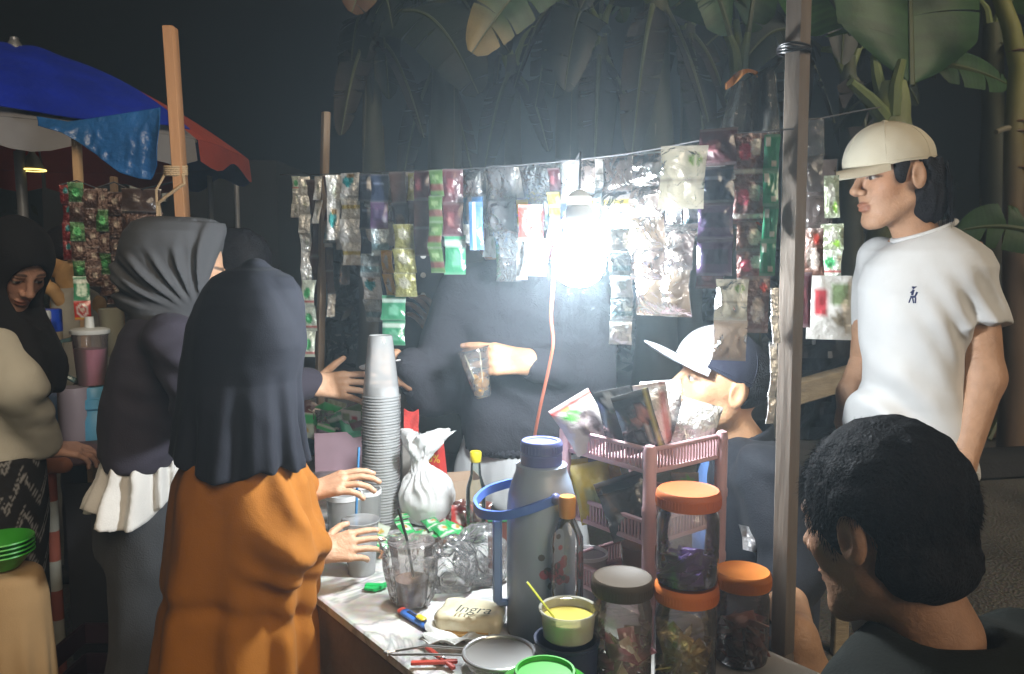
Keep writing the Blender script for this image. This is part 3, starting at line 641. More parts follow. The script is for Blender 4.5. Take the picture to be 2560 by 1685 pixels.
def strip(x0, x1, y0, y1, styles, words, dep=0.0, face=None, base=None, puff=None):
    """a strip of joined sachets hanging from the line: photo columns x0..x1, rows y0..y1"""
    xm = (x0 + x1) / 2
    if base is None: Y = (line_at(xm)[1] if xm < 1500 else front_y(xm)) + dep + np.interp(xm, [730, 1100, 1230, 1499, 1500], [-.07, -.05, .07, .07, 0])
    else: Y = base
    top, bot = W(xm, y0, Y), W(xm, y1, Y); wid = np.linalg.norm(W(x1, y0, Y) - W(x0, y0, Y)); H = top[2] - bot[2]
    vx = nrm(ray(xm, 700) * V(1, 1, 0)); yaw = (rs.uniform(-.45, .45) if face is None else face)
    fx = nrm(np.cross(vx, (0, 0, 1))); k0 = .40 if base is None and face is None else .15
    n0 = nrm(-NN * k0 - vx * (1 - k0)); yaw *= .6; f0 = np.cross((0, 0, 1), n0); nn = nrm(n0 * math.cos(yaw) + f0 * math.sin(yaw)); x = nrm(np.cross((0, 0, 1), nn)); x = x if x @ fx > 0 else -x; wid = wid / max(abs(x @ fx), .5)
    rt = thing('sachet_strip', bot, words, 'sachets', 'sachet strips on the cord'); n = len(styles); p = top.copy(); y = V(0, 0, 1)
    for i, sname in enumerate(styles):
        h = H / n; sw = rs.uniform(-.10, .10); yy = nrm(V(0, 0, 1) + x * rs.uniform(-.035, .035) + nn * rs.uniform(-.10, .10))
        xx = nrm(x * math.cos(sw) + nn * math.sin(sw)); n2 = nrm(np.cross(xx, yy)); n2 = n2 if n2 @ nn > 0 else -n2
        add_sachet(rt, p, xx, yy, n2, wid * rs.uniform(.94, 1.03), h * 1.0, S[sname], rs, puff=puff, res=(17, 21) if xm > 1200 and base is None and len(words) > 0 and 'back row' not in words else (11, 13)); p = p - yy * h
    return rt
strip(728, 749, 440, 545, ['green_white', 'silver', 'silver'], 'short narrow silver and green sachet strip at the far end of the cord', .02)
strip(748, 776, 442, 722, ['silver', 'silver', 'silver_plain', 'silver', 'silver_plain', 'silver'], 'long narrow bright silver sachet strip left of the far pole')
strip(756, 790, 700, 892, ['green_white', 'green_white', 'green_white'], 'pale green and white sachet strip hanging lowest beside the far pole', -.04)
strip(770, 800, 450, 735, ['brown', 'brown', 'brown'], 'dull brown sachet strip just left of the far pole', .05)
strip(782, 800, 440, 560, ['silver', 'silver'], 'crumpled little silver sachet pair touching the far pole', -.06)
strip(814, 834, 560, 792, ['silver_plain', 'brown', 'brown', 'silver_plain'], 'thin dark and silver sachet strip right of the far pole', .06)
strip(815, 850, 438, 600, ['silver', 'silver_teal'], 'silver sachets with a teal drop, right of the far pole', -.05)
strip(846, 897, 432, 664, ['silver_teal', 'silver_gold', 'silver_plain', 'silver_gold'], 'wide bright silver sachet strip with gold bands', -.02)
strip(852, 878, 640, 712, ['grey'], 'single grey sachet dangling below the bright silver strip', .04)
strip(898, 935, 434, 640, ['navy', 'navy', 'navy'], 'navy sachet strip next to the bright silver one', .03)
strip(926, 970, 436, 640, ['navy', 'purple', 'ice'], 'navy and icy blue sachet strip with creased highlights', -.03)
strip(905, 950, 634, 806, ['ice', 'silver_teal', 'ice'], 'icy silver sachet strip hanging below the navy ones', -.01)
strip(976, 1018, 430, 660, ['brown', 'black', 'silver_plain'], 'brown and black sachet strip with a silver end', .0)
strip(956, 984, 625, 742, ['gold', 'gold'], 'bright orange gold sachet pair left of the olive ones', -.02)
strip(980, 1036, 560, 744, ['olive', 'olive', 'olive'], 'olive gold sachet strip with pale emblems', -.05)
strip(953, 1014, 738, 862, ['green', 'green'], 'two green sachets hanging lowest above the cup stack', -.02)
strip(1016, 1040, 432, 640, ['olive', 'brown', 'olive'], 'thin olive and brown sachet strip', .04)
strip(1036, 1078, 428, 640, ['wine', 'brown', 'brown'], 'plum and brown sachet strip with a clear top', .0)
strip(1076, 1110, 426, 684, ['leaf', 'leaf', 'leaf', 'leaf'], 'leaf green sachet strip with dark red bands', -.02)
strip(1106, 1158, 424, 592, ['wine', 'wine'], 'two dark red sachets beside the leaf green strip', .01)
strip(1110, 1166, 588, 686, ['green'], 'single dark green sachet under the dark red pair', .0)
strip(1158, 1212, 424, 560, ['clear', 'blue'], 'clear and blue sachet pair', .04)
strip(1172, 1208, 505, 626, ['blue'], 'glossy blue sachet with a white edge', -.03)
strip(1222, 1290, 414, 590, ['grey', 'grey'], 'two smoky grey clear wrappers near the lamp', .02)
strip(1236, 1300, 580, 704, ['clear'], 'crumpled clear wrapper catching the lamp light', -.02)
strip(1292, 1322, 500, 700, ['yellow', 'silver', 'silver_plain'], 'narrow yellow and silver sachet strip beside the red packet', .02)
strip(1296, 1356, 512, 602, ['red'], 'red packet with a round pale emblem', -.05, face=.12)
strip(1304, 1372, 596, 690, ['silver_plain'], 'pale silver sachet below the red packet', -.01)
strip(1300, 1400, 408, 520, ['clear'], 'wide clear wrapper folded over the cord above the red packet', .03)
strip(1370, 1402, 420, 600, ['wine', 'yellow', 'silver'], 'sachet strip with yellow middle just left of the lamp', .02)
strip(1404, 1450, 400, 600, ['grey', 'navy'], 'tall dark navy sachet with pale lettering over the lamp', -.02, face=.1)
strip(1450, 1512, 398, 560, ['smoke', 'stripe'], 'smoky wrapper with yellow stripes above the lamp', .04)
strip(1508, 1580, 392, 560, ['smoke', 'stripe'], 'grey brown wrapper with an orange stripe right of the lamp', .03)
strip(1524, 1576, 570, 690, ['silver_plain', 'ice'], 'silver sachet pair right of the lamp', -.02)
strip(1526, 1582, 684, 862, ['silver', 'ice', 'silver_plain'], 'long silver sachet strip hanging lowest right of the lamp', .0)
strip(1568, 1660, 386, 545, ['smoke', 'smoke'], 'two wide smoky brown wrappers folded over the cord', .04)
strip(1580, 1664, 540, 700, ['tan', 'smoke'], 'orange brown wrapper with a shining edge', -.02)
strip(1600, 1740, 560, 790, ['smoke', 'tan'], 'large wrinkled brown clear bag hanging over the man\'s cap', .05)
bg = strip(1652, 1768, 368, 522, ['beige'], 'pale beige pouch swung to one side', -.03, face=.2)
strip(1752, 1846, 322, 690, ['wine', 'navy', 'purple', 'purple'], 'broad purple and navy sachet strip near the tall pole', .0, face=-.1)
strip(1838, 1916, 334, 560, ['ember', 'ember'], 'dark red and silver foil sachets left of the green strip', .0, face=.1)
strip(1842, 1914, 540, 715, ['coffee', 'ember'], 'brown foil sachets with pale prints below the red foil ones', .02)
strip(1912, 1952, 338, 690, ['jade', 'jade', 'jade', 'jade'], 'deep green sachet strip against the tall pole', .0, face=.05)
strip(1740, 1812, 660, 722, ['wine'], 'short clear wrapper with a dull red end', .03)
strip(1788, 1872, 698, 902, ['beige', 'tan'], 'long pale foil sachet hanging beside the seated man\'s cap', -.05, face=-.15)
strip(1854, 1926, 690, 832, ['coffee'], 'brown coffee sachet below the foil ones', .0)
strip(1932, 1950, 720, 1060, ['silver_plain', 'silver_plain', 'silver_plain', 'silver_plain', 'silver_plain'], 'thin white plastic strip hanging along the tall pole', -.02, face=1.0)
for k, px in enumerate(range(812, 1770, 25)):
    y0 = np.interp(px, [a for a, _ in LINEY], [b for _, b in LINEY]) + 3; n = 3
    strip(px, px + 32 + 12 * (px > 1200) + rs.uniform(0, 14), y0, y0 + (58 + 18 * (px > 1200)) * n + rs.uniform(-12, 20), [rs.choice(['clear', 'smoke', 'silver_plain', 'grey', 'ice', 'wine', 'clear', 'silver_plain', 'silver']) for _ in range(n)], 'thin crinkled wrapper strip hanging in the back row of the cord', .07 + .02 * (k % 2))
for a in (
 (2004, 2060, 300, 480, ['clear', 'grey'], 'grey clear wrapper right of the tall pole', 1.42),
 (2018, 2090, 400, 580, ['smoke', 'smoke'], 'dark smoky wrapper strip right of the tall pole', 1.50),
 (2062, 2100, 440, 545, ['lime'], 'pale green sachet curling by the cream cap brim', 1.46),
 (2004, 2062, 570, 700, ['coffee'], 'brown sachet right of the tall pole', 1.44),
 (2056, 2110, 560, 690, ['lime', 'green_white'], 'yellow green foil sachets beside the white shirt', 1.48),
 (2022, 2128, 690, 848, ['white'], 'white packet with a red square, beside the white shirt', 1.42),
 (2002, 2030, 680, 820, ['wine'], 'dull pink sachet touching the tall pole', 1.40)):
    strip(*a[:6], base=a[6])
MB().tube([W(1985, 300, 1.29), W(2050, 296, 1.45), W(2130, 280, 1.60), W(2200, 268, 1.72)], .0015, 5).build('wrapper_line', MATS['nylon_cord'], label='cord running on from the tall pole behind the cream cap', cat='cord')
# clear bag and orange scrap hung from the pole top
pbag = MB(); G = []
for j in np.linspace(0, 1, 16):
    G.append([W(np.interp(j, [0, .25, 1], [1935, 1830, 1800]) + i * np.interp(j, [0, .3, 1], [60, 110, 150]), np.interp(j, [0, 1], [120, 335]) + 30 * (1 - j) * (1 - i) * 1.6, 1.36 + .02 * math.sin(i * 9 + j * 4) + .012 * math.sin(i * 21)) for i in np.linspace(0, 1, 26)])
pbag.slab(np.array(G), .0012).build('plastic_sheet', film('dull_film', (.75, .77, .78), .22, .12, (.42, .42, .38), bump=.6, bscale=22, glossy=1.5), label='wrinkled clear plastic sheet tied to the top of the tall pole', cat='plastic sheet')
G = [[W(1815 + 78 * i, 208 - 26 * i - 20 * math.sin(i * 3.0) + j * (16 + 8 * math.sin(i * 6)), 1.345 + .008 * math.sin(i * 8)) for i in np.linspace(0, 1, 14)] for j in np.linspace(0, 1, 5)]
MB().slab(np.array(G), .003).build('orange_cloth', cloth('orange_scrap', (.42, .17, .04)), label='scrap of orange cloth over the top of the clear plastic sheet', cat='cloth')

# ------------------------------------------------------------------ things on the drink table
def inv(p):                                                   # back to table coordinates, kept inside the top
    d = np.asarray(p) - OC; return d @ U, -(d @ NN)
PET = film('clear_pet', (.95, .94, .94), .19, .05, (.85, .75, .72), bump=.10, bscale=25, glossy=1.3)
GLASSY = film('bottle_glass', (.90, .96, .92), .05, .03, (.8, .9, .85), glossy=1.5)
MILKY = film('milky_plastic', (.97, .98, .98), .46, .12, (.94, .95, .96), trl=.5, glossy=1.2)
BAG = film('thin_bag', (.995, .995, .995), .13, .08, (.95, .96, .96), bump=.8, bscale=30, trl=.5, glossy=1.6)
# -- vacuum flask
fp = T(1352, 1572); fz = W(1350, 1100, fp[1])[2] - TH
fl = thing('vacuum_flask', fp, 'tall grey blue vacuum flask with a blue cap and swing handle', 'flask')
greyb = pbr('grey_blue_enamel', (.31, .38, .50), .38, var=.06, spec=.5, coat=.2, wear=.12); bluep = pbr('blue_plastic', (.09, .17, .55), .38, var=.05)
r = .058; H = fz
MB().lathe([(.0, 0), (r * .96, 0), (r, .006), (r, H * .66), (r * .97, H * .72), (r * .86, H * .79), (r * .76, H * .835), (r * .74, H * .85), (r * .74, H * .875), (r * .62, H * .88), (0, H * .88)], fp, 48).build('body', greyb, fl)
cpm = pbr('dull_blue_plastic', (.115, .135, .34), .36, var=.05)
cp = MB().lathe([(r * .60, H * .86), (r * .605, H * .93), (r * .575, H * .935), (r * .60, H * .942), (r * .60, H * .990), (r * .56, H * 1.0), (r * .46, H * .997), (r * .44, H * .990), (0, H * .988)], fp, 40).build('cap', cpm, fl)
rg = MB()
for k in range(36):
    a = k * math.pi / 18; rg.box(fp + V(math.cos(a) * r * .603, math.sin(a) * r * .603, H * .963), (.0016, .002, H * .035), np.array([[math.cos(a), math.sin(a), 0], [-math.sin(a), math.cos(a), 0], [0, 0, 1]]))
rg.build('grip_ridges', cpm, cp)
for sg in (-1, 1):
    q = fp + V(sg * r * .35, -r * .80, H * .735) if sg > 0 else fp + V(-r * .35, r * .80, H * .735)
    MB().sdf(lambda p: ell(p, q, (.011, .011, .011)), q - .016, q + .016, .003).build('handle_pivot', cpm, fl)
hp_ = [fp + V(r * .35, -r * .86, H * .735), fp + V(-.02, -r * 1.10, H * .70), fp + V(-.065, -r * .95, H * .655), fp + V(-.103, -r * .45, H * .640), fp + V(-.115, .010, H * .665), fp + V(-.095, r * .75, H * .70), fp + V(-.05, r * 1.0, H * .73), fp + V(-r * .35, r * .86, H * .735)]
k = np.linspace(0, 1, 44); s = np.linspace(0, 1, len(hp_)); Q = np.stack([np.interp(k, s, np.array(hp_)[:, i]) for i in range(3)], 1)
for _ in range(4): Q[1:-1] = (Q[:-2] + 2 * Q[1:-1] + Q[2:]) / 4
up = np.tile(V(0, 0, 1), (len(Q), 1)); band = np.array([[q + V(0, 0, -.0075) for q in Q], [q + V(0, 0, .0075) for q in Q]]); MB().slab(band, .006).build('swing_handle', bluep, fl)
MB().bar(fp + V(-r - .016, -.012, H * .16), fp + V(-r - .016, -.012, H * .60), .010, .016, up=(1, 0, 0), bev=.003).bar(fp + V(-r - .018, -.012, H * .60), fp + V(-r + .004, -.008, H * .62), .010, .012, bev=.003).bar(fp + V(-r - .018, -.012, H * .165), fp + V(-r + .004, -.008, H * .15), .010, .012, bev=.003).build('side_grip', pbr('pale_blue_plastic', (.22, .33, .62), .4), fl)
fl_c = MB(); rr = random.Random(8)                            # printed pink blossoms and dark stems on the side towards the camera
for k in range(22):
    a = math.radians(rr.gauss(-68, 13)); z = H * (.36 + rr.gauss(0, .075)); rad = rr.uniform(.004, .009)
    P = [];
    for t in np.linspace(0, 6.28, 9)[:-1]:
        aa = a + rad * math.cos(t) / r; P.append(fp + V(math.cos(aa) * (r + .0006 + .0002 * k / 22), math.sin(aa) * (r + .0006 + .0002 * k / 22), z + rad * math.sin(t)))
    fl_c.add(P, [list(range(8))], col=(.38, .13, .18) if k % 3 else (.12, .12, .14))
fl_c.build('printed_blossoms', pbr('flask_print', (.3, .1, .15), .45, attr=True), fl)
# -- pink rack
rk0 = V(.222, 1.268, 0); n_, u_ = NN, U; RW, RL, RH = .182, .205, .335
rk = thing('storage_rack', rk0 + n_ * RW / 2 + u_ * RL / 2 + V(0, 0, TH), 'pink plastic three-tier rack full of snack packets', 'rack')
pinkm = pbr('dusty_pink_plastic', (.58, .37, .40), .45, var=.08, spec=.45)
def rkp(a, b, z): return rk0 + n_ * a + u_ * b + V(0, 0, TH + z)
for a, b in ((0, 0), (RW, 0), (0, RL), (RW, RL)):
    MB().lathe([(.011, 0), (.011, .10), (.0125, .103), (.0125, .115), (.011, .118), (.011, .215), (.0125, .218), (.0125, .23), (.011, .233), (.011, RH - .012), (.0085, RH - .003), (0, RH)], rkp(a, b, 0), 16).build('post', pinkm, rk)
for z in (.045, .165, .285):
    tr = MB().box(rkp(RW / 2, RL / 2, z), (RW - .004, RL - .004, .004), np.array([n_, u_, [0, 0, 1]]), .001).build('tray', pinkm, rk)
    for (p, q) in (((0, 0), (RW, 0)), ((0, 0), (0, RL)), ((RW, 0), (RW, RL)), ((0, RL), (RW, RL))):
        A, B = rkp(*p, z), rkp(*q, z); d = nrm(B - A); A, B = A + d * .011, B - d * .011; L = np.linalg.norm(B - A); sd = MB()
        sd.bar(A + V(0, 0, .040), B + V(0, 0, .040), .006, .008, bev=.002).bar(A + V(0, 0, .004), B + V(0, 0, .004), .005, .008, bev=.001)
        for t in np.linspace(.02, .98, int(L / .0075)): sd.bar(A + d * L * t + V(0, 0, .007), A + d * L * t + V(0, 0, .037), .0034, .003, up=np.cross(d, (0, 0, 1)))
        sd.build('slatted_side', pinkm, tr)
# -- snack packets standing in the rack
rs2 = random.Random(31)
def packet(x0, y0, x1, y1, wpx, Y, style, label, puff=.012, name='snack_packet', lean=0.0, yaw=0.0, group='snack packets on the rack'):
    """a packet seen from (x0,y0) top middle to (x1,y1) bottom middle, wpx wide, at depth Y"""
    a, b = W(x0, y0, Y + lean), W(x1, y1, Y); yy = nrm(a - b); vx = nrm(ray((x0 + x1) / 2, 1000)); xx = nrm(np.cross(vx, yy)); xx = nrm(xx * math.cos(yaw) + vx * math.sin(yaw)); nn = nrm(np.cross(xx, yy)); nn = -nn if nn @ vx > 0 else nn
    rt = thing(name, b, label, 'packet', group)
    add_sachet(rt, a, xx, yy, nn, wpx * Y / FPX, np.linalg.norm(a - b), style, rs2, puff=puff, name='wrapper')
    return rt
S['snack_black'] = dict(c=(.020, .020, .024), m=GLOSS, p=(('side', .62, 1.0, (.42, .36, .05)), ('dot', (.35, .35), (.28, .16), (.30, .14, .11)), ('rect', (-.35, .2), (.62, .82), (.13, .14, .16)), ('rect', (.38, .48), (.55, .85), (.6, .6, .6))))
S['snack_dark'] = dict(c=(.035, .036, .042), m=GLOSS, p=(('dot', (-.3, .18), (.4, .1), (.45, .46, .46)), ('dot', (.1, .3), (.3, .1), (.18, .08, .06))))
S['snack_red'] = dict(c=(.55, .52, .50), m=GLOSS, p=(('band', .0, .16, (.62, .05, .04)), ('dot', (-.3, .25), (.35, .1), (.10, .40, .08)), ('dot', (.2, .55), (.6, .25), (.23, .19, .20))))
S['snack_peach'] = dict(c=(.50, .42, .34), m=FOIL, p=(('side', .55, 1.0, (.45, .16, .12)), ('dot', (-.2, .35), (.5, .2), (.56, .54, .46)), ('band', .0, .12, (.60, .60, .58))))
S['snack_foil'] = dict(c=(.60, .61, .59), m=FOILB, p=(('band', .0, .06, (.05, .42, .08)),))
S['snack_white'] = dict(c=(.62, .62, .62), m=FOIL, p=(('dot', (.1, .35), (.18, .12), (.60, .06, .08)),))
S['snack_yellow'] = dict(c=(.56, .42, .05), m=GLOSS, p=(('dot', (0, .6), (.6, .25), (.42, .40, .16)),))
S['snack_charcoal'] = dict(c=(.085, .080, .080), m=GLOSS, p=(('band', .0, .22, (.012, .012, .014)), ('rect', (-.6, -.1), (.55, .75), (.36, .36, .37)), ('rect', (0, .4), (.66, .82), (.36, .36, .37))))
packet(1422, 1000, 1490, 1112, 116, 1.40, S['snack_red'], 'white and red snack packet leaning left out of the top tray', .010, yaw=.15)
packet(1530, 970, 1565, 1128, 92, 1.36, S['snack_dark'], 'charcoal snack packet with a shiny crimped top', .012)
packet(1572, 978, 1618, 1132, 98, 1.325, S['snack_black'], 'black snack packet with a yellow side stripe', .010)
packet(1622, 958, 1650, 1130, 84, 1.40, S['snack_peach'], 'peach coloured snack packet in the middle of the top tray', .014)
packet(1650, 952, 1664, 1120, 104, 1.44, S['snack_white'], 'white crinkled snack packet behind the peach one', .010)
packet(1758, 1006, 1722, 1132, 104, 1.40, S['snack_foil'], 'silver snack packet with a green top leaning right', .012)
packet(1768, 1040, 1742, 1128, 50, 1.43, dict(c=(.40, .10, .04), m=GLOSS), 'rust red snack packet behind the silver one', .008)
packet(1470, 1156, 1500, 1300, 96, 1.40, S['snack_yellow'], 'yellow snack packet in the middle tray', .014)
packet(1440, 1150, 1455, 1290, 60, 1.42, dict(c=(.60, .40, .03), m=GLOSS), 'orange yellow snack packet behind, left end of the middle tray', .010)
packet(1542, 1196, 1592, 1332, 128, 1.335, S['snack_charcoal'], 'charcoal snack packet with a black top in the middle tray', .016)
packet(1524, 1140, 1540, 1200, 36, 1.41, dict(c=(.70, .42, .02), m=GLOSS), 'small bright orange packet under the top tray', .006)
packet(1712, 1178, 1716, 1290, 70, 1.38, dict(c=(.16, .16, .15), m=GLOSS, p=(('dot', (.2, .2), (.5, .12), (.10, .30, .08)),)), 'dim green-marked packet behind the rack post in the middle tray', .010)
# -- jars with screw lids
def jar(px, py, d, h, lidcol, words, filler, z0=TH, Y=None):
    p = T(px, py, z0) if Y is None else V(*W(px, py, Y)[:2], z0); r = d / 2
    rt = thing('jar', V(p[0], p[1], z0), words, 'jar', 'sweet jars at the table end'); o = V(p[0], p[1], z0); hb = h - .024
    MB().lathe([(0, .003), (r * .80, .001), (r * .93, .004), (r * .97, .012), (r * .97, hb * .40), (r * .955, hb * .44), (r * .97, hb * .48), (r * .97, hb * .84), (r * .90, hb * .93), (r * .84, hb * .965), (r * .84, hb + .012)], o, 40).build('jar_wall', PET, rt)
    ld = MB().lathe([(r * .86, hb - .001), (r * 1.0, hb), (r * 1.01, hb + .004), (r * 1.01, hb + .016), (r * .985, hb + .0215), (r * .93, hb + .024), (r * .88, hb + .0225), (0, hb + .0215)], o, 48).build('lid', pbr('lid_%s' % words[:18], lidcol, .55, var=.06, spec=.25), rt)
    rg = MB()
    for k in range(60):
        a = k * math.pi / 30; rg.box(o + V(math.cos(a) * r * 1.01, math.sin(a) * r * 1.01, hb + .0095), (.0012, .0018, .011), np.array([[math.cos(a), math.sin(a), 0], [-math.sin(a), math.cos(a), 0], [0, 0, 1]]))
    rg.build('lid_ridges', MATS['lid_%s' % words[:18]], ld)
    filler(rt, o, r * .86, hb)
    return rt
def candies(cols, n, fill, sz, mat=None, foil=False, name='wrapped_sweet'):
    def f(rt, o, r, hb):
        rr = random.Random(n)
        for k in range(n):
            a = rr.uniform(0, 6.28); z = .012 + hb * fill * (k / n) ** .9; q = r * math.sqrt(rr.random()) * .62; c = cols[rr.randrange(len(cols))]
            x = nrm([rr.gauss(0, 1), rr.gauss(0, 1), rr.gauss(0, .5)]); y = nrm(np.cross(x, [rr.gauss(0, 1), rr.gauss(0, 1), 1])); nn = np.cross(x, y); w = sz * rr.uniform(.8, 1.2); cen = o + V(math.cos(a) * q, math.sin(a) * q, z)
            add_sachet(rt, cen + y * w * .5, x, y, nn, w * .62, w * 1.1, dict(c=c, m=FOILB if foil else GLOSS, p=(('dot', (0, .5), (.5, .2), np.minimum(np.asarray(c) * 2.2 + .03, .8)),)), rr, puff=w * .16, name=name)
    return f
YJ1 = 1.135
b1 = T(1711, 1716); zl = W(1711, 1462, b1[1])[2]
h1 = zl - TH
jar(1711, 1716, .0925, h1 + .004, (.62, .17, .035), 'lower orange-lidded jar of gold wrapped sweets, carrying another jar', candies([(.66, .48, .14), (.58, .46, .20), (.72, .58, .30)], 34, .46, .036, foil=True))
zt = W(1711, 1222, b1[1])[2]; zb = TH + h1 + .0045
def purple_fill(rt, o, r, hb):
    candies([(.17, .10, .42), (.22, .13, .50)], 14, .24, .046)(rt, o, r, hb)
rt = jar(1711, 1716, .0925, zt - zb, (.60, .155, .045), 'upper orange-lidded jar of purple sachets, standing on another jar', purple_fill, z0=zb, Y=b1[1])
jar(1553, 1712, .090, W(1553, 1440, T(1553, 1712)[1])[2] - TH, (.06, .044, .028), 'jar with a brown lid and dark plum sweets', candies([(.30, .07, .12), (.40, .14, .16), (.20, .06, .09), (.55, .42, .30)], 26, .40, .040))
jar(1851, 1648, .0865, W(1851, 1425, T(1851, 1648)[1])[2] - TH, (.68, .21, .035), 'jar with a bright orange lid and dark red sweets beside the tall pole', candies([(.30, .08, .08), (.48, .20, .17), (.12, .05, .05), (.55, .34, .28)], 30, .48, .040))
# -- clear squeeze bottle with amber cap
bp_ = T(1416, 1622); bh = W(1425, 1240, bp_[1])[2] - TH
bt = thing('plastic_bottle', bp_, 'clear plastic bottle with an amber cap and a little yellow drink', 'bottle')
MB().lathe([(0, .002), (.022, .0), (.0265, .004), (.0265, bh * .30), (.0255, bh * .33), (.0265, bh * .36), (.0265, bh * .60), (.0255, bh * .63), (.0265, bh * .66), (.0255, bh * .74), (.017, bh * .82), (.0115, bh * .86), (.0115, bh * .93)], bp_, 28).build('wall', film('clear_bottle', (.97, .97, .97), .10, .05, (.9, .9, .88), glossy=1.1), bt)
MB().lathe([(.0128, bh * .865), (.0135, bh * .87), (.0140, bh * .985), (.012, bh), (0, bh)], bp_, 24).build('cap', pbr('amber_plastic', (.50, .22, .03), .35), bt)
MB().lathe([(0, .004), (.023, .004), (.0250, .008), (.0250, .045), (0, .045)], bp_, 24).build('drink', pbr('yellow_drink', (.50, .42, .07), .15, var=.05), bt)
# -- navy tub with the yellow tub and spoon on it
tp = T(1416, 1716); nv = MB().lathe([(0, 0), (.040, 0), (.044, .004), (.047, .070), (.049, .072), (.049, .076), (.045, .076), (.043, .070), (.041, .006), (0, .005)], tp, 36)
nv.build('navy_tub', pbr('navy_plastic', (.018, .024, .055), .4), label='navy plastic tub under the small yellow tub', cat='tub')
yt = thing('yellow_tub', tp + V(0, 0, .077), 'small translucent tub of yellow syrup with a green yellow spoon', 'tub')
o = tp + V(.002, 0, .0775)
MB().lathe([(0, 0), (.034, 0), (.037, .003), (.041, .040), (.0435, .041), (.0435, .044), (.0395, .043), (.0355, .005), (0, .003)], o, 36).build('tub_wall', film('pale_tub', (.90, .88, .78), .60, .15, (.72, .70, .58), trl=.4), yt)
MB().lathe([(0, .004), (.035, .004), (.0385, .030), (0, .0305)], o, 30).build('syrup', pbr('yellow_syrup', (.50, .41, .09), .12, var=.08), yt)
sp0, sp1 = o + V(-.020, -.005, .030), W(1312, 1448, o[1] + .01)
MB().bar(sp0, sp0 + (sp1 - sp0) * .93, .0052, .002, bev=.0007).build('spoon', pbr('lime_plastic', (.42, .44, .05), .4), yt)
# -- green bowl upside down at the near end
gp = T(1362, 1835); gp[2] = TH
MB().lathe([(.084, 0), (.086, .002), (.084, .012), (.076, .045), (.060, .070), (.042, .083), (.040, .090), (.037, .090), (.036, .084), (0, .084)], gp, 40).build('green_bowl', pbr('green_plastic', (.045, .34, .03), .35, var=.06), label='bright green plastic bowl upside down at the table end', cat='bowl')
# -- strainer on a saucer
sp_ = T(1248, 1632, .795); sv = thing('strainer', V(sp_[0], sp_[1], TH), 'round metal tea strainer with a long wire handle', 'strainer')
steel = pbr('steel', (.62, .62, .62), .28, .7, var=.06)
o = V(sp_[0], sp_[1], TH)
MB().tube([o + V(math.cos(a) * .053, math.sin(a) * .053, .045) for a in np.linspace(0, 2 * math.pi, 49)], .0032, 8, caps=False).build('rim', steel, sv)
mesh_ = MB()
for k in range(18):                                            # woven bowl: meridians and rings
    a = k * math.pi / 18; mesh_.tube([o + V(math.cos(a) * .052 * math.sin(t), math.sin(a) * .052 * math.sin(t), .045 - .030 * math.cos(t)) for t in np.linspace(-math.pi / 2, math.pi / 2, 17)], .00055, 4, caps=False)
for k in range(1, 12):
    t = k * math.pi / 24; mesh_.tube([o + V(math.cos(a) * .052 * math.sin(t), math.sin(a) * .052 * math.sin(t), .045 - .030 * math.cos(t)) for a in np.linspace(0, 6.283, 37)], .0005, 4, caps=False)
mesh_.build('wire_mesh', steel, sv, kind='stuff')
MB().lathe([(.0505, .0435), (.048, .030), (.036, .0195), (.018, .0155), (0, .0150)], o, 32).build('mesh_bowl', film('fine_mesh', (.75, .72, .68), .50, .35, (.42, .39, .35), trl=.3, glossy=.4), sv)
hend = T(968, 1632, .772)
for sg in (-1, 1): 
    s0 = o + V(-.050, sg * .010, .046); MB().tube([s0, (s0 + hend) / 2 + V(0, sg * .008, .004), hend + V(.012, sg * .006, 0), hend + V(0, sg * .002, 0)], .0018, 6).build('handle_wire', steel, sv)
MB().tube([hend + V(.002, -.004, 0), hend + V(-.004, 0, 0), hend + V(.002, .004, 0)], .003, 6).build('handle_tip', steel, sv)
MB().tube([o + V(.048, .02, .046), o + V(.062, .022, .044), o + V(.066, .030, .042)], .0022, 6).build('rest_hook', steel, sv)
MB().lathe([(0, .002), (.030, 0), (.034, .002), (.044, .016), (.046, .0165), (.045, .0145), (.034, .004), (0, .005)], V(o[0] - .012, o[1] + .008, TH), 36).build('saucer', pbr('white_china', (.70, .69, .66), .18, var=.04), label='white china saucer under the tea strainer', cat='saucer')
nap = MB(); c0 = T(1150, 1606); G = []
for i in np.linspace(-1, 1, 20):
    G.append([c0 + V(i * .055 + .006 * math.sin(j * 7), j * .034 + .3 * i * .02, TH - c0[2] + .006 + .010 * abs(math.sin(i * 4.3 + j * 3)) + .012 * max(0, abs(i) - .55) + .012 * max(0, abs(j) - .5)) for j in np.linspace(-1, 1, 14)])
nap.slab(np.array(G), .0012).build('crumpled_napkin', pbr('tissue', (.70, .72, .70), .9, var=.06, bump=.3, bscale=80, trl=.2), label='crumpled white tissue left of the strainer', cat='tissue')
# -- clothes peg
cpn = thing('clothes_peg', T(1108, 1660), 'red plastic clothes peg at the corner of the table', 'peg'); redp = pbr('red_plastic', (.58, .08, .05), .4)
c = T(1112, 1656, TH + .006)
MB().bar(c + V(-.032, .030, .010), c + V(.016, -.018, 0), .007, .006, bev=.001).build('jaw', redp, cpn); MB().bar(c + V(-.052, -.006, .002), c + V(.020, -.004, .004), .007, .006, bev=.001).build('jaw', redp, cpn)
MB().tube([c + V(-.004 + .006 * math.cos(a), -.002, .003 + .007 * math.sin(a)) for a in np.linspace(0, 12.5, 30)], .0011, 5).build('spring', steel, cpn)
